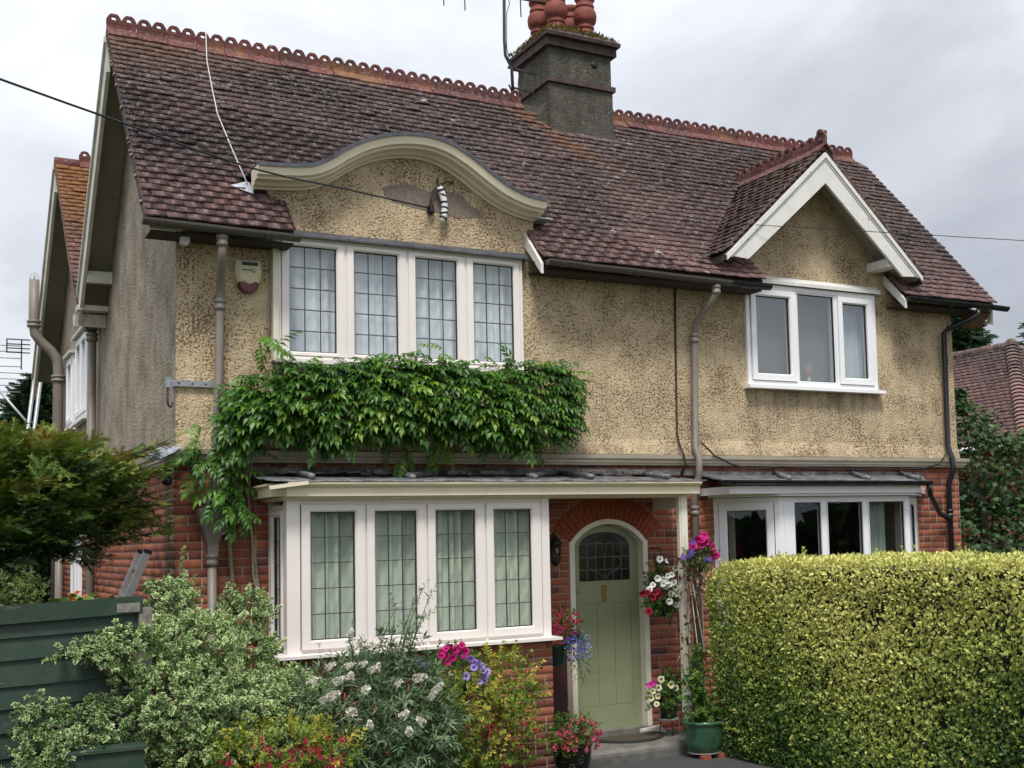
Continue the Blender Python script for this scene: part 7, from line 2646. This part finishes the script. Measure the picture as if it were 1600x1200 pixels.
leaves_in(t_, [(3.56, -0.50, 0.82, 0.10, 0.10, 0.12)], 40, M_POTLEAF, [sprig(6, 0.08, 0.014, 0.004, 0.8, 0.5, s_) for s_ in range(3)], hang=0.9)

# dark glazed pot of red fuchsia at the foot of the bay pier
t_ = thing("flower_pot", "dark glazed pot overflowing with red fuchsia flowers by the bay pier", "flower pot", None, None, (3.185, -1.0, -0.08))
pot_obj(t_, [(0.02, 0), (0.11, 0.0), (0.13, 0.02), (0.165, 0.14), (0.175, 0.22), (0.17, 0.255), (0.182, 0.26), (0.182, 0.275), (0.16, 0.275), (0.15, 0.235)], (3.185, -1.0, -0.08), M_DKPOT)
m = MB()
for (u, v) in ((0.9, 0.16), (1.35, 0.11), (1.8, 0.15)):
    a = -pi / 2 - 0.5 + u - 1.35
    for k in range(3):
        c_ = Vector((3.185 + 0.172 * math.cos(a), -1.0 + 0.172 * math.sin(a), -0.08 + v))
        e1 = Vector((-math.sin(a), math.cos(a), 0)); 
        m.tube([tuple(c_ + e1 * (0.010 + 0.010 * k) * math.cos(q) * (1 if k else 1) + Vector((0, 0, 0.02 * math.sin(q)))) for q in [2 * pi * i / 10 for i in range(11)]], 0.0018, 4)
m.obj("raised_pattern", plain("pale_slip", (0.06, 0.065, 0.055), 0.4), t_, kind="stuff")
leaves_in(t_, [(3.18, -1.03, 0.30, 0.20, 0.18, 0.13), (3.10, -1.05, 0.24, 0.16, 0.14, 0.10)], 190, M_LIMELEAF, sc=(0.6, 1.0))
pos = []
for (x, y, z) in ((2.945, -1.2, 0.235), (2.973, -1.2, 0.369), (3.027, -1.2, 0.281), (3.081, -1.2, 0.413), (3.158, -1.2, 0.433), (3.122, -1.2, 0.298), (3.2, -1.2, 0.346), (3.249, -1.2, 0.257), (3.285, -1.2, 0.404), (3.333, -1.2, 0.276), (3.351, -1.2, 0.218), (3.057, -1.2, 0.195), (2.994, -1.2, 0.251), (3.184, -1.2, 0.209), (3.315, -1.2, 0.322), (3.102, -1.2, 0.245), (3.347, -1.2, 0.302)):
    pos += [(x + rw_.gauss(0.02, 0.024), y + rw_.gauss(0.04, 0.03), z + rw_.gauss(0.01, 0.024)) for _ in range(4)]
M_FLOW2 = leafmat("rose_red_petal", [(0.0, (0.30, 0.012, 0.035)), (0.6, (0.48, 0.030, 0.085)), (1.0, (0.62, 0.10, 0.20))], 0.25, 0.5, clump=0.1)
ffm3 = [fuchsia_flower(s_).mesh("flower", M_FLOW2, 0.35 + 0.25 * s_) for s_ in range(3)]
for p in pos:
    o = mk("flower", ffm3[rw_.randrange(3)], t_)
    o.matrix_basis = Matrix.Translation(-t_.location) @ mat4(p, (rw_.gauss(0, .5), rw_.gauss(0, .5), 1), (rw_.gauss(0, 1), rw_.gauss(0, 1), .1), rw_.uniform(1.0, 1.4))

# white petunias right of the door
t_ = thing("hanging_basket", "hanging basket of white petunias with a few crimson ones right of the green door", "hanging basket", None, None, (4.64, -0.25, 1.25))
pot_obj(t_, [(0.02, 0), (0.07, 0.0), (0.12, 0.10), (0.125, 0.15), (0.11, 0.15), (0.10, 0.12)], (4.66, -0.22, 1.22), M_BLACKP, "basket")
m = MB()
m.tube([(4.66, -0.008, 1.90), (4.66, -0.20, 1.90), (4.66, -0.22, 1.86)], 0.008, 6)
for a in (0.5, 2.6, 4.7):
    m.tube([(4.66, -0.22, 1.86), (4.66 + 0.12 * math.cos(a), -0.22 + 0.12 * math.sin(a), 1.37)], 0.003, 4)
m.obj("hanger", M_BLACKP, t_)
leaves_in(t_, [(4.63, -0.30, 1.50, 0.16, 0.12, 0.16), (4.60, -0.28, 1.32, 0.17, 0.14, 0.10), (4.56, -0.30, 1.66, 0.05, 0.05, 0.12)], 190, M_POTLEAF)
blooms(t_, [(4.52, -0.42, 1.793), (4.602, -0.42, 1.771), (4.706, -0.42, 1.696), (4.612, -0.42, 1.623), (4.491, -0.42, 1.603), (4.429, -0.42, 1.542), (4.549, -0.42, 1.55), (4.658, -0.42, 1.634), (4.678, -0.42, 1.557), (4.644, -0.42, 1.443), (4.619, -0.42, 1.368), (4.701, -0.42, 1.332), (4.712, -0.42, 1.44), (4.558, -0.42, 1.587), (4.624, -0.42, 1.534), (4.595, -0.42, 1.573), (4.699, -0.42, 1.505), (4.391, -0.42, 1.5), (4.58, -0.43, 1.52)], M_PWHITE, (0.9, 1.15))
blooms(t_, [(4.297, -0.45, 1.461), (4.349, -0.45, 1.471), (4.446, -0.45, 1.466), (4.482, -0.45, 1.439), (4.407, -0.45, 1.418), (4.358, -0.45, 1.288), (4.47, -0.45, 1.475)], M_PRED, (0.9, 1.2))

# cream petunias in a pot on a stand
t_ = thing("flower_pot", "small dark green pot of cream petunias on a stand in the porch corner", "flower pot", None, None, (4.615, -0.35, 0.044))
pot_obj(t_, [(0.02, 0), (0.075, 0.0), (0.10, 0.13), (0.11, 0.135), (0.11, 0.155), (0.095, 0.155), (0.085, 0.12)], (4.615, -0.34, 0.215), M_GREENPOT)
m = MB()
m.lathe([(0.02, 0.0), (0.105, 0.0), (0.115, 0.016), (0.10, 0.018)], (4.615, -0.34, 0.196), 20)
m.obj("saucer", plain("pale_saucer", (0.45, 0.44, 0.41), 0.5), t_)
for k in range(3):
    a = 2 * pi * k / 3 + 0.5
    m = MB()
    m.tube([(4.615 + 0.07 * math.cos(a), -0.34 + 0.07 * math.sin(a), 0.196), (4.615 + 0.09 * math.cos(a), -0.34 + 0.09 * math.sin(a), 0.046)], 0.006, 6)
    m.obj("leg", M_BLACKP, t_)
leaves_in(t_, [(4.60, -0.38, 0.43, 0.16, 0.12, 0.10), (4.50, -0.40, 0.42, 0.12, 0.10, 0.11), (4.63, -0.36, 0.56, 0.08, 0.07, 0.08)], 150, M_POTLEAF)
blooms(t_, [(4.446, -0.5, 0.617), (4.413, -0.5, 0.539), (4.346, -0.5, 0.514), (4.322, -0.5, 0.449), (4.403, -0.5, 0.46), (4.386, -0.5, 0.387), (4.563, -0.5, 0.558), (4.614, -0.5, 0.522), (4.295, -0.5, 0.5)], M_PCREAM, (0.95, 1.2))
blooms(t_, [(4.33, -0.48, 0.575), (4.37, -0.48, 0.59)], M_PPINK)

# green glazed pot with a climber on canes at the porch post
PX, PY = 4.615, -0.98
t_ = thing("flower_pot", "big green glazed pot with a climber on canes at the porch post", "flower pot", None, None, (PX, PY, -0.08))
pot_obj(t_, [(0.02, 0.04), (0.145, 0.04), (0.16, 0.05), (0.185, 0.16), (0.198, 0.28), (0.204, 0.315), (0.214, 0.32), (0.214, 0.345), (0.20, 0.35), (0.19, 0.33), (0.185, 0.29)], (PX, PY, -0.08), M_GLAZE)
m = MB(); m.lathe([(0.02, 0.0), (0.15, 0.0), (0.165, 0.014), (0.15, 0.016)], (PX, PY, -0.042), 24); m.obj("saucer", plain("pale_saucer_rim", (0.38, 0.36, 0.32), 0.5), t_)
for (a, b) in ((-0.09, -0.15), (0.10, -0.14), (0.0, 0.13)):
    m = MB(); m.box(PX + a - 0.045, PX + a + 0.045, PY + b - 0.03, PY + b + 0.03, -0.08, -0.043); m.obj("brick_foot", M_BRICK, t_)
m = MB(); m.lathe([(0.18, 0.0), (0.05, 0.012)], (PX, PY, 0.215), 20); m.obj("soil", M_SOIL, t_)
for (p, q) in (((PX - 0.11, PY + 0.02, 0.2), (PX - 0.01, PY + 0.22, 2.02)), ((PX + 0.14, PY - 0.02, 0.2), (PX + 0.01, PY + 0.16, 1.66)), ((PX + 0.02, PY + 0.13, 0.2), (PX + 0.0, PY + 0.20, 1.62)), ((PX - 0.04, PY - 0.12, 0.2), (PX, PY + 0.17, 1.60))):
    m = MB(); m.tube([p, q], 0.0055, 6); m.obj("cane", plain("pale_cane", (0.33, 0.31, 0.25), 0.7), t_)
vine = []
r9 = random.Random(9)
for k in range(4):
    p = Vector((PX - 0.06 + 0.02 * k, PY + 0.05, 0.22))
    pts = [p.copy()]
    z = 0.22
    while z < 1.75:
        z += 0.12
        f_ = (z - 0.22) / 1.55
        pts.append(Vector((PX - 0.07 + 0.06 * f_ + 0.035 * math.sin(z * 7 + k * 1.7), PY + 0.05 + 0.15 * f_ + 0.03 * math.cos(z * 6 + k), z)))
    vine.append([tuple(q) for q in pts])
stems("stem", vine, plain("dry_vine", (0.16, 0.10, 0.065), 0.9, var=0.4), t_, 0.006, 0.003)
M_DRY = leafmat("dry_leaf", [(0.0, (0.085, 0.045, 0.028)), (0.5, (0.20, 0.115, 0.07)), (1.0, (0.42, 0.30, 0.21))], 0.2, 0.8)
dl = leaf_tpl(0.055, 0.035, 0.7, 0.5)
pos = []
for (x, z, k_, s_) in ((PX + 0.02, 1.72, 40, 0.07), (PX + 0.02, 1.58, 36, 0.06), (PX + 0.0, 1.45, 30, 0.05), (PX - 0.04, 1.05, 16, 0.05), (PX - 0.08, 0.88, 16, 0.06), (PX - 0.02, 1.25, 8, 0.05)):
    pos += [(x + rw_.gauss(0, s_), PY + 0.13 + rw_.gauss(0, 0.05), z + rw_.gauss(0, s_)) for _ in range(k_)]
P = np.array(pos); n = len(P)
F = NR.normal(0, 1, (n, 3)); F[:, 2] -= 0.5
dl.scatter("dry_leaves", P, F, up_rand(n), NR.uniform(0.6, 1.2, n), NR.random(n), M_DRY, t_, kind="stuff")
leaves_in(t_, [(PX - 0.10, PY - 0.02, 0.58, 0.10, 0.08, 0.22), (PX - 0.06, PY - 0.05, 0.36, 0.14, 0.12, 0.10), (PX + 0.06, PY - 0.03, 0.36, 0.13, 0.12, 0.09), (PX - 0.05, PY, 0.82, 0.06, 0.06, 0.12)], 170, M_LIMELEAF, [sprig(3, 0.10, 0.058, 0.040, 0.85, 0.5, s_, droop=0.2) for s_ in range(4)], (0.6, 1.05))
gb = Tpl([(-0.5, 0, 0), (0.5, 0, 0), (0, 1, -0.15)], [(0, 1, 2)])
n = 260
P = np.stack([PX + 0.06 + NR.normal(0, 0.07, n), PY - 0.02 + NR.normal(0, 0.07, n), np.full(n, 0.22)], 1)
F = NR.normal(0, 0.5, (n, 3)); F[:, 2] = 1
V = gb.V.copy(); V[:, 0] *= 0.03
Tpl(V, gb.T).scatter("grass", P, F, up_rand(n, 0.1, 1), NR.uniform(0.10, 0.24, n), NR.random(n), M_LIMELEAF, t_, kind="stuff")

# magenta petunias and violet flowers by the post top
t_ = thing("hanging_basket", "magenta petunias with violet clematis tumbling by the top of the porch post", "hanging basket", None, None, (4.76, -0.78, 1.72))
pot_obj(t_, [(0.02, 0), (0.06, 0.0), (0.10, 0.09), (0.105, 0.12), (0.09, 0.12), (0.08, 0.1)], (4.78, -0.74, 1.68), M_BLACKP, "basket")
m = MB(); m.tube([(4.706, -0.63, 1.80), (4.76, -0.70, 1.80), (4.78, -0.74, 1.78)], 0.008, 6); m.obj("hanger", M_BLACKP, t_)
leaves_in(t_, [(4.77, -0.78, 1.84, 0.13, 0.10, 0.11), (4.68, -0.80, 1.76, 0.10, 0.08, 0.12)], 130, M_POTLEAF, sc=(0.6, 1.0))
blooms(t_, [(4.695, -0.85, 1.981), (4.771, -0.85, 2.01), (4.829, -0.85, 1.933), (4.871, -0.85, 1.857), (4.73, -0.85, 1.923), (4.784, -0.85, 1.947), (4.9, -0.85, 1.818), (4.64, -0.85, 1.92), (4.85, -0.86, 1.90), (4.74, -0.86, 1.98)], M_PMAG, (1.15, 1.5))
star = Tpl([(0, 0, 0)] + [(math.cos(a) * r, 0.08, math.sin(a) * r) for a, r in [(2 * pi * k / 12, 1.0 if k % 2 == 0 else 0.4) for k in range(12)]], [(0, 1 + (k + 1) % 12, 1 + k) for k in range(12)])
star.V *= 0.042
blooms(t_, [(4.506, -0.88, 1.812), (4.603, -0.88, 1.859), (4.743, -0.88, 1.792), (4.62, -0.88, 1.956), (4.803, -0.88, 1.784), (4.58, -0.88, 1.83)], M_PLIL, (0.9, 1.2), tpl=[star])

# nasturtium behind the fence
t_ = thing("nasturtium", "nasturtium with orange flowers showing over the green fence", "plant", None, None, (-0.65, 0.95, -0.08))
disc = Tpl([(0, 0, 0.006)] + [(math.cos(2 * pi * k / 9), math.sin(2 * pi * k / 9), 0.1 * math.sin(k * 2.1)) for k in range(9)], [(0, 1 + k, 1 + (k + 1) % 9) for k in range(9)], None, [0] + [1] * 9)
P, D = ell_points([(-0.62, 1.0, 1.50, 0.30, 0.25, 0.16), (-0.85, 0.9, 1.42, 0.22, 0.22, 0.13), (-0.42, 1.0, 1.46, 0.2, 0.2, 0.12), (-0.7, 1.0, 0.9, 0.4, 0.3, 0.7)], 420, 0.6, 1.05)
F = NR.normal(0, 0.6, P.shape); F[:, 1] -= 0.3
disc.scatter("foliage", P, F, D + up_rand(len(P), 0.6, 0.3) + np.array([0, -0.3, 0]), NR.uniform(0.03, 0.06, len(P)), NR.random(len(P)), M_LIMELEAF, t_, kind="stuff")
M_ORANGE = petal_mat("orange_petal", [(0, (0.50, 0.09, 0.02)), (1, (0.70, 0.20, 0.05))])
blooms(t_, [(-0.72, 0.78, 1.66), (-0.66, 0.78, 1.68), (-0.69, 0.77, 1.62), (-0.60, 0.78, 1.65)], M_ORANGE, (0.55, 0.85), jit=0.9)

# ------------------------------------------------------------------ trees
def tree_trunk(t_, path, r0, r1, mat=M_BARK, name="trunk"):
    m = MB()
    k = len(path)
    m.tube(path, [r0 + (r1 - r0) * i / (k - 1) for i in range(k)], 9)
    m.obj(name, mat, t_)


# spreading yew at the left
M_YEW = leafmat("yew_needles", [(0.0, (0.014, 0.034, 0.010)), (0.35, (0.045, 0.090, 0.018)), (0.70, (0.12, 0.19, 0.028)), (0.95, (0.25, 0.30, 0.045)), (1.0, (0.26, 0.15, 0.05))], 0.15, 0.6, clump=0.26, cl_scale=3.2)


def yew_spray(seed, L=0.17):
    r_ = np.random.default_rng(seed)
    V, T, R_ = [], [], []

    def needles(o, d, ln, n, s_):
        d = d / np.linalg.norm(d)
        sd_ = np.cross(d, (0, 0, 1.0)); sd_ /= np.linalg.norm(sd_)
        for i in range(n):
            t = (i + 0.5) / n
            p = o + d * ln * t
            for sg in (-1, 1):
                q = p + (sd_ * sg * 0.8 + d * 0.8 + np.array([0, 0, r_.normal(0, 0.25)])) * s_ * (1 - 0.4 * t)
                w = d * 0.0075
                b = len(V)
                V.extend([p - w, p + w, q]); T.append((b, b + 1, b + 2)); R_.append(0.12 * t + r_.normal(0, 0.05))
    o = np.zeros(3)
    needles(o, np.array([0, 1.0, 0]), L, 10, 0.034)
    for k, (t, sg) in enumerate(((0.25, 1), (0.35, -1), (0.55, 1), (0.65, -1))):
        needles(np.array([0, L * t, 0]), np.array([sg * 0.75, 0.75, r_.normal(-0.1, 0.15)]), L * 0.5, 6, 0.030)
    return Tpl(np.array(V), np.array(T), np.array(R_))


YS = [yew_spray(s_) for s_ in range(5)]
t_ = thing("yew_tree", "spreading dark yew with lime tipped sprays overhanging the green fence", "tree", None, None, (-1.75, 0.1, -0.08))
ells = [(-1.22, -0.5, 2.68, 0.50, 0.5, 0.15), (-0.82, -0.35, 2.58, 0.30, 0.4, 0.11), (-1.20, -0.6, 2.36, 0.50, 0.5, 0.22), (-0.74, -0.35, 2.32, 0.24, 0.35, 0.14), (-0.58, -0.25, 2.50, 0.16, 0.3, 0.07),
        (-0.86, -0.45, 2.12, 0.32, 0.35, 0.09), (-1.26, -0.7, 2.12, 0.25, 0.3, 0.16), (-1.8, -0.5, 2.6, 0.6, 0.6, 0.35), (-2.2, -0.4, 2.2, 0.7, 0.7, 0.6)]
P, D = ell_points(ells, 2100, 0.5, 1.18)
P += D * lumpy(P, 0.06, 6, 12)[:, None]
base = np.array([-1.75, 0.1, 1.7])
Fo = P - base; Fo[:, 2] *= 0.5; Fo /= np.linalg.norm(Fo, axis=1, keepdims=True)
F = Fo * 0.9 + D * 0.3 + NR.normal(0, 0.42, P.shape); F[:, 2] += 0.12
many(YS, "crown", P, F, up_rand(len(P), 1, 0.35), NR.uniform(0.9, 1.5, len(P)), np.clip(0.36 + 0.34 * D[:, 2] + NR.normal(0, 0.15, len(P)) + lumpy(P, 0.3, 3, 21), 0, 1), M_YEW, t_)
# long sprays reaching over the corner of the wall
arms = [((-0.55, -0.3, 2.72), (-0.10, -0.35, 2.93)), ((-0.5, -0.3, 2.55), (-0.18, -0.35, 2.66)), ((-0.5, -0.3, 2.36), (-0.16, -0.35, 2.40)), ((-0.6, -0.3, 2.20), (-0.14, -0.35, 2.26)), ((-0.7, -0.3, 2.08), (-0.15, -0.35, 2.18)), ((-0.6, -0.4, 2.45), (-0.30, -0.45, 2.30)), ((-0.5, -0.2, 2.8), (-0.25, -0.2, 2.84))]
aP, aF = [], []
for (a, b) in arms:
    a, b = Vector(a), Vector(b)
    for k in range(26):
        p = a.lerp(b, k / 25) + Vector((rw_.gauss(0, .015), rw_.gauss(0, .03), rw_.gauss(0, .02)))
        aP.append(tuple(p)); aF.append(tuple((b - a).normalized() + Vector((rw_.gauss(0, .3), rw_.gauss(0, .35), rw_.gauss(-.1, .25)))))
aP, aF = np.array(aP), np.array(aF)
singles(YS, "branchlet", aP, aF, up_rand(len(aP), 1, 0.3), NR.uniform(0.55, 0.85, len(aP)), M_YEW, t_, 0.62, 6, 0.5)
tree_trunk(t_, [(-1.75, 0.1, -0.1), (-1.72, 0.08, 0.9), (-1.7, 0.05, 1.9), (-1.6, 0.0, 2.6)], 0.16, 0.07)
for (x, y, z, *_q) in ells[:7]:
    tree_trunk(t_, [(-1.72, 0.08, 1.3 + rw_.random() * 0.6), ((-1.72 + x) / 2, y / 2, (1.6 + z) / 2 + 0.15), (x, y, z)], 0.045, 0.012, M_BARK, "limb")
for (a, b) in arms:
    m = MB(); m.tube([(-1.0, -0.3, a[2] - 0.05), a, b], [0.016, 0.010, 0.003], 6); m.obj("limb", M_BARK, t_)

# pale leafy shrub at the far left and green growth behind it
M_PALE = leafmat("pale_garden_leaf", [(0.0, (0.035, 0.075, 0.018)), (0.5, (0.11, 0.18, 0.045)), (1.0, (0.27, 0.33, 0.11))], 0.25, 0.5, clump=0.3, cl_scale=5)
t_ = thing("shrub", "pale green leafy shrub beyond the fence at the far left under the yew", "shrub", None, None, (-1.3, 2.6, -0.08))
PSS = [sprig(5, 0.14, 0.05, 0.026, 0.85, 0.5, s_) for s_ in range(4)]
P, D = ell_points([(-1.15, 2.4, 1.55, 0.32, 0.4, 0.36), (-1.7, 2.4, 1.4, 0.5, 0.5, 0.45), (-1.2, 2.5, 0.8, 0.6, 0.5, 0.8)], 1000, 0.6, 1.06)
F = D * 0.8 + NR.normal(0, 0.4, D.shape); F[:, 2] += 0.4
many(PSS, "foliage", P, F, up_rand(len(P)), NR.uniform(0.7, 1.3, len(P)), np.clip(NR.normal(0.55, 0.25, len(P)), 0, 1), M_PALE, t_)
stems("stem", [[(-1.3, 2.6, -0.1), (-1.25, 2.5, 0.8), (-1.15, 2.4, 1.5)], [(-1.35, 2.6, -0.1), (-1.5, 2.5, 0.8), (-1.7, 2.4, 1.4)]], M_BARK, t_, 0.03, 0.01)
M_IVY = leafmat("dark_ivy_leaf", [(0.0, (0.012, 0.030, 0.010)), (0.5, (0.030, 0.070, 0.020)), (1.0, (0.07, 0.13, 0.04))], 0.15, 0.4, clump=0.25, cl_scale=2)
t_ = thing("hedge", "dark green garden hedge behind the pale shrub at the far left", "hedge", None, None, (-2.5, 7.5, -0.08))
P, D = ell_points([(-1.6, 7.0, 1.2, 1.0, 0.9, 1.35), (-3.2, 7.0, 1.4, 1.3, 1.0, 1.6), (-5.5, 7.5, 1.4, 2.0, 1.0, 1.6)], 2400, 0.75, 1.05, low_cut=0)
F = D * 0.8 + NR.normal(0, 0.4, D.shape); F[:, 2] += 0.3
many([sprig(4, 0.2, 0.10, 0.06, 0.85, 0.5, s_) for s_ in range(3)], "foliage", P, F, up_rand(len(P)), NR.uniform(0.8, 1.4, len(P)), np.clip(NR.normal(0.45, 0.25, len(P)), 0, 1), M_IVY, t_)

# maple at the right, filling the gap between the houses
M_MAPLE = leafmat("maple_leaf", [(0.0, (0.010, 0.030, 0.008)), (0.45, (0.030, 0.075, 0.018)), (0.8, (0.070, 0.135, 0.032)), (1.0, (0.15, 0.21, 0.06))], 0.22, 0.5, clump=0.3, cl_scale=1.6)


def maple_leaf():
    pts = [(0, 0), (0.20, 0.02), (0.48, 0.06), (0.36, 0.28), (0.60, 0.52), (0.30, 0.52), (0.22, 0.62), (0, 1.0)]
    full = pts + [(-x, y) for x, y in pts[-2:0:-1]]
    V = [(0, 0.35, 0.03)] + [(x, y, -0.10 * (abs(x) + abs(y - 0.35))) for x, y in full]
    n = len(full)
    return Tpl(V, [(0, 1 + k, 1 + (k + 1) % n) for k in range(n)])


ML = maple_leaf()
t_ = thing("maple_tree", "leafy maple filling the gap at the right behind the golden hedge", "tree", None, None, (13.2, 3.4, -0.08))
ells = [(12.35, 3.0, 3.2, 0.65, 0.7, 0.85), (12.3, 3.0, 3.95, 0.22, 0.25, 0.40), (12.95, 3.0, 2.85, 0.75, 0.8, 0.75), (13.6, 3.0, 2.2, 1.0, 0.8, 0.85), (14.6, 3.0, 1.9, 1.2, 0.9, 0.95), (12.6, 2.8, 1.4, 1.3, 1.0, 1.3), (14.2, 3.0, 1.0, 1.6, 1.0, 1.1)]
P, D = ell_points(ells, 9500, 0.5, 1.12, cull=0.75, low_cut=0.1)
P += D * lumpy(P, 0.16, 2.6, 31)[:, None]
F = NR.normal(0, 0.5, P.shape) + D * 0.5; F[:, 2] -= 0.45
U = D * 0.8 + up_rand(len(P), 0.7, 0.35)
many([ML], "crown", P, F, U, NR.uniform(0.055, 0.12, len(P)), np.clip(0.38 + 0.22 * D[:, 2] + NR.normal(0, 0.17, len(P)), 0, 1), M_MAPLE, t_)
tree_trunk(t_, [(13.2, 3.4, -0.1), (13.15, 3.35, 1.2), (12.9, 3.2, 2.2), (12.7, 3.1, 3.2)], 0.11, 0.03)
for (x, y, z, *_q) in ells:
    tree_trunk(t_, [(13.15, 3.35, 0.8 + rw_.random()), ((13.1 + x) / 2, (3.3 + y) / 2, (1.3 + z) / 2), (x, y, z)], 0.04, 0.01, M_BARK, "limb")

# conifers
M_CON = leafmat("conifer_needles", [(0.0, (0.010, 0.028, 0.014)), (0.5, (0.028, 0.062, 0.028)), (1.0, (0.075, 0.125, 0.055))], 0.1, 0.6, clump=0.3, cl_scale=0.9)


def con_spray(seed, L=1.0):
    r_ = np.random.default_rng(seed)
    V, T, R_ = [], [], []
    for k in range(16):
        t = k / 16
        for sg in (-1, 1):
            p = np.array([0, L * t, -0.12 * t])
            q = p + np.array([sg * (0.34 - 0.22 * t), 0.24, -0.10 + r_.normal(0, 0.06)])
            w = np.array([0, 0.05, 0.02])
            b = len(V)
            V.extend([p - w, p + w, q + w * 0.6, q - w * 0.2]); T += [(b, b + 1, b + 2), (b, b + 2, b + 3)]; R_ += [r_.normal(0, .08), r_.normal(0.05, .08)]
    return Tpl(np.array(V), np.array(T), np.array(R_))


CSP = [con_spray(s_) for s_ in range(4)]


def conifer(label, x, y, h, rad, n, z0=0.5, sz=0.9, dense=1.0, name="conifer_tree", group=None):
    t_ = thing(name, label, "tree", None, group, (x, y, -0.08))
    tree_trunk(t_, [(x, y, -0.1), (x, y, h * 0.5), (x, y, h)], 0.03 * h * 0.5, 0.01)
    r_ = NR
    t = r_.random(n) ** 0.8
    z = z0 + (h - z0) * t
    a = r_.uniform(0, 2 * pi, n)
    rr_ = rad * (1 - t) ** 0.75 * r_.uniform(0.25, 0.85, n)
    P = np.stack([x + rr_ * np.cos(a), y + rr_ * np.sin(a), z + r_.normal(0, 0.05, n)], 1)
    F = np.stack([np.cos(a), np.sin(a), r_.normal(0.05, 0.22, n)], 1) + r_.normal(0, 0.25, (n, 3))
    many(CSP, "crown", P, F, up_rand(n, 1, 0.25), sz * (0.35 + 0.65 * (1 - t)) * r_.uniform(0.7, 1.2, n), np.clip(0.35 + 0.4 * rr_ / rad + r_.normal(0, 0.15, n), 0, 1), M_CON, t_)


conifer("dense dark conifer above the neighbouring roof beside the right eaves", 33.0, 24.0, 12.4, 3.9, 1900, 2.0, 1.3)
conifer("slender spiky conifer tip far behind the neighbouring roof", 33.8, 20.5, 9.6, 1.0, 320, 3.0, 0.7)
conifer("low conifer at the right edge behind the neighbouring roof", 36.5, 20.5, 8.6, 1.6, 500, 3.0, 0.8)
conifer("bushy dark conifer behind the left rear corner of the house", 0.5, 19.0, 5.9, 2.3, 1100, 0.5, 0.9)
conifer("shorter conifer at the far left edge below the pale aerial", -1.9, 17.0, 5.0, 1.9, 900, 0.3, 0.8)

# far line of trees closing the horizon
M_FAR = leafmat("far_tree_leaf", [(0.0, (0.018, 0.035, 0.014)), (0.5, (0.045, 0.075, 0.028)), (1.0, (0.09, 0.125, 0.05))], 0.1, 0.7, clump=0.35, cl_scale=0.35)
blob = Tpl([(-0.5, 0, 0), (0.5, 0.1, 0.1), (0.3, 1, -0.1), (-0.4, 0.8, 0.15)], [(0, 1, 2), (0, 2, 3)])
n = 16000
a = NR.uniform(0, 2 * pi, n)
rad = NR.uniform(88, 104, n)
hh = (4.0 + 1.6 * np.sin(a * 9) + 1.2 * np.sin(a * 23 + 1) + 1.0 * np.sin(a * 41 + 2)) * NR.random(n) ** 0.6
P = np.stack([rad * np.cos(a), rad * np.sin(a), hh - 0.1], 1)
blob.scatter("treeline", P, NR.normal(0, 1, (n, 3)) + np.array([0, 0, 0.5]), NR.normal(0, 1, (n, 3)), NR.uniform(1.2, 2.4, n), np.clip(NR.normal(0.4, 0.2, n), 0, 1), M_FAR, None, kind="stuff")
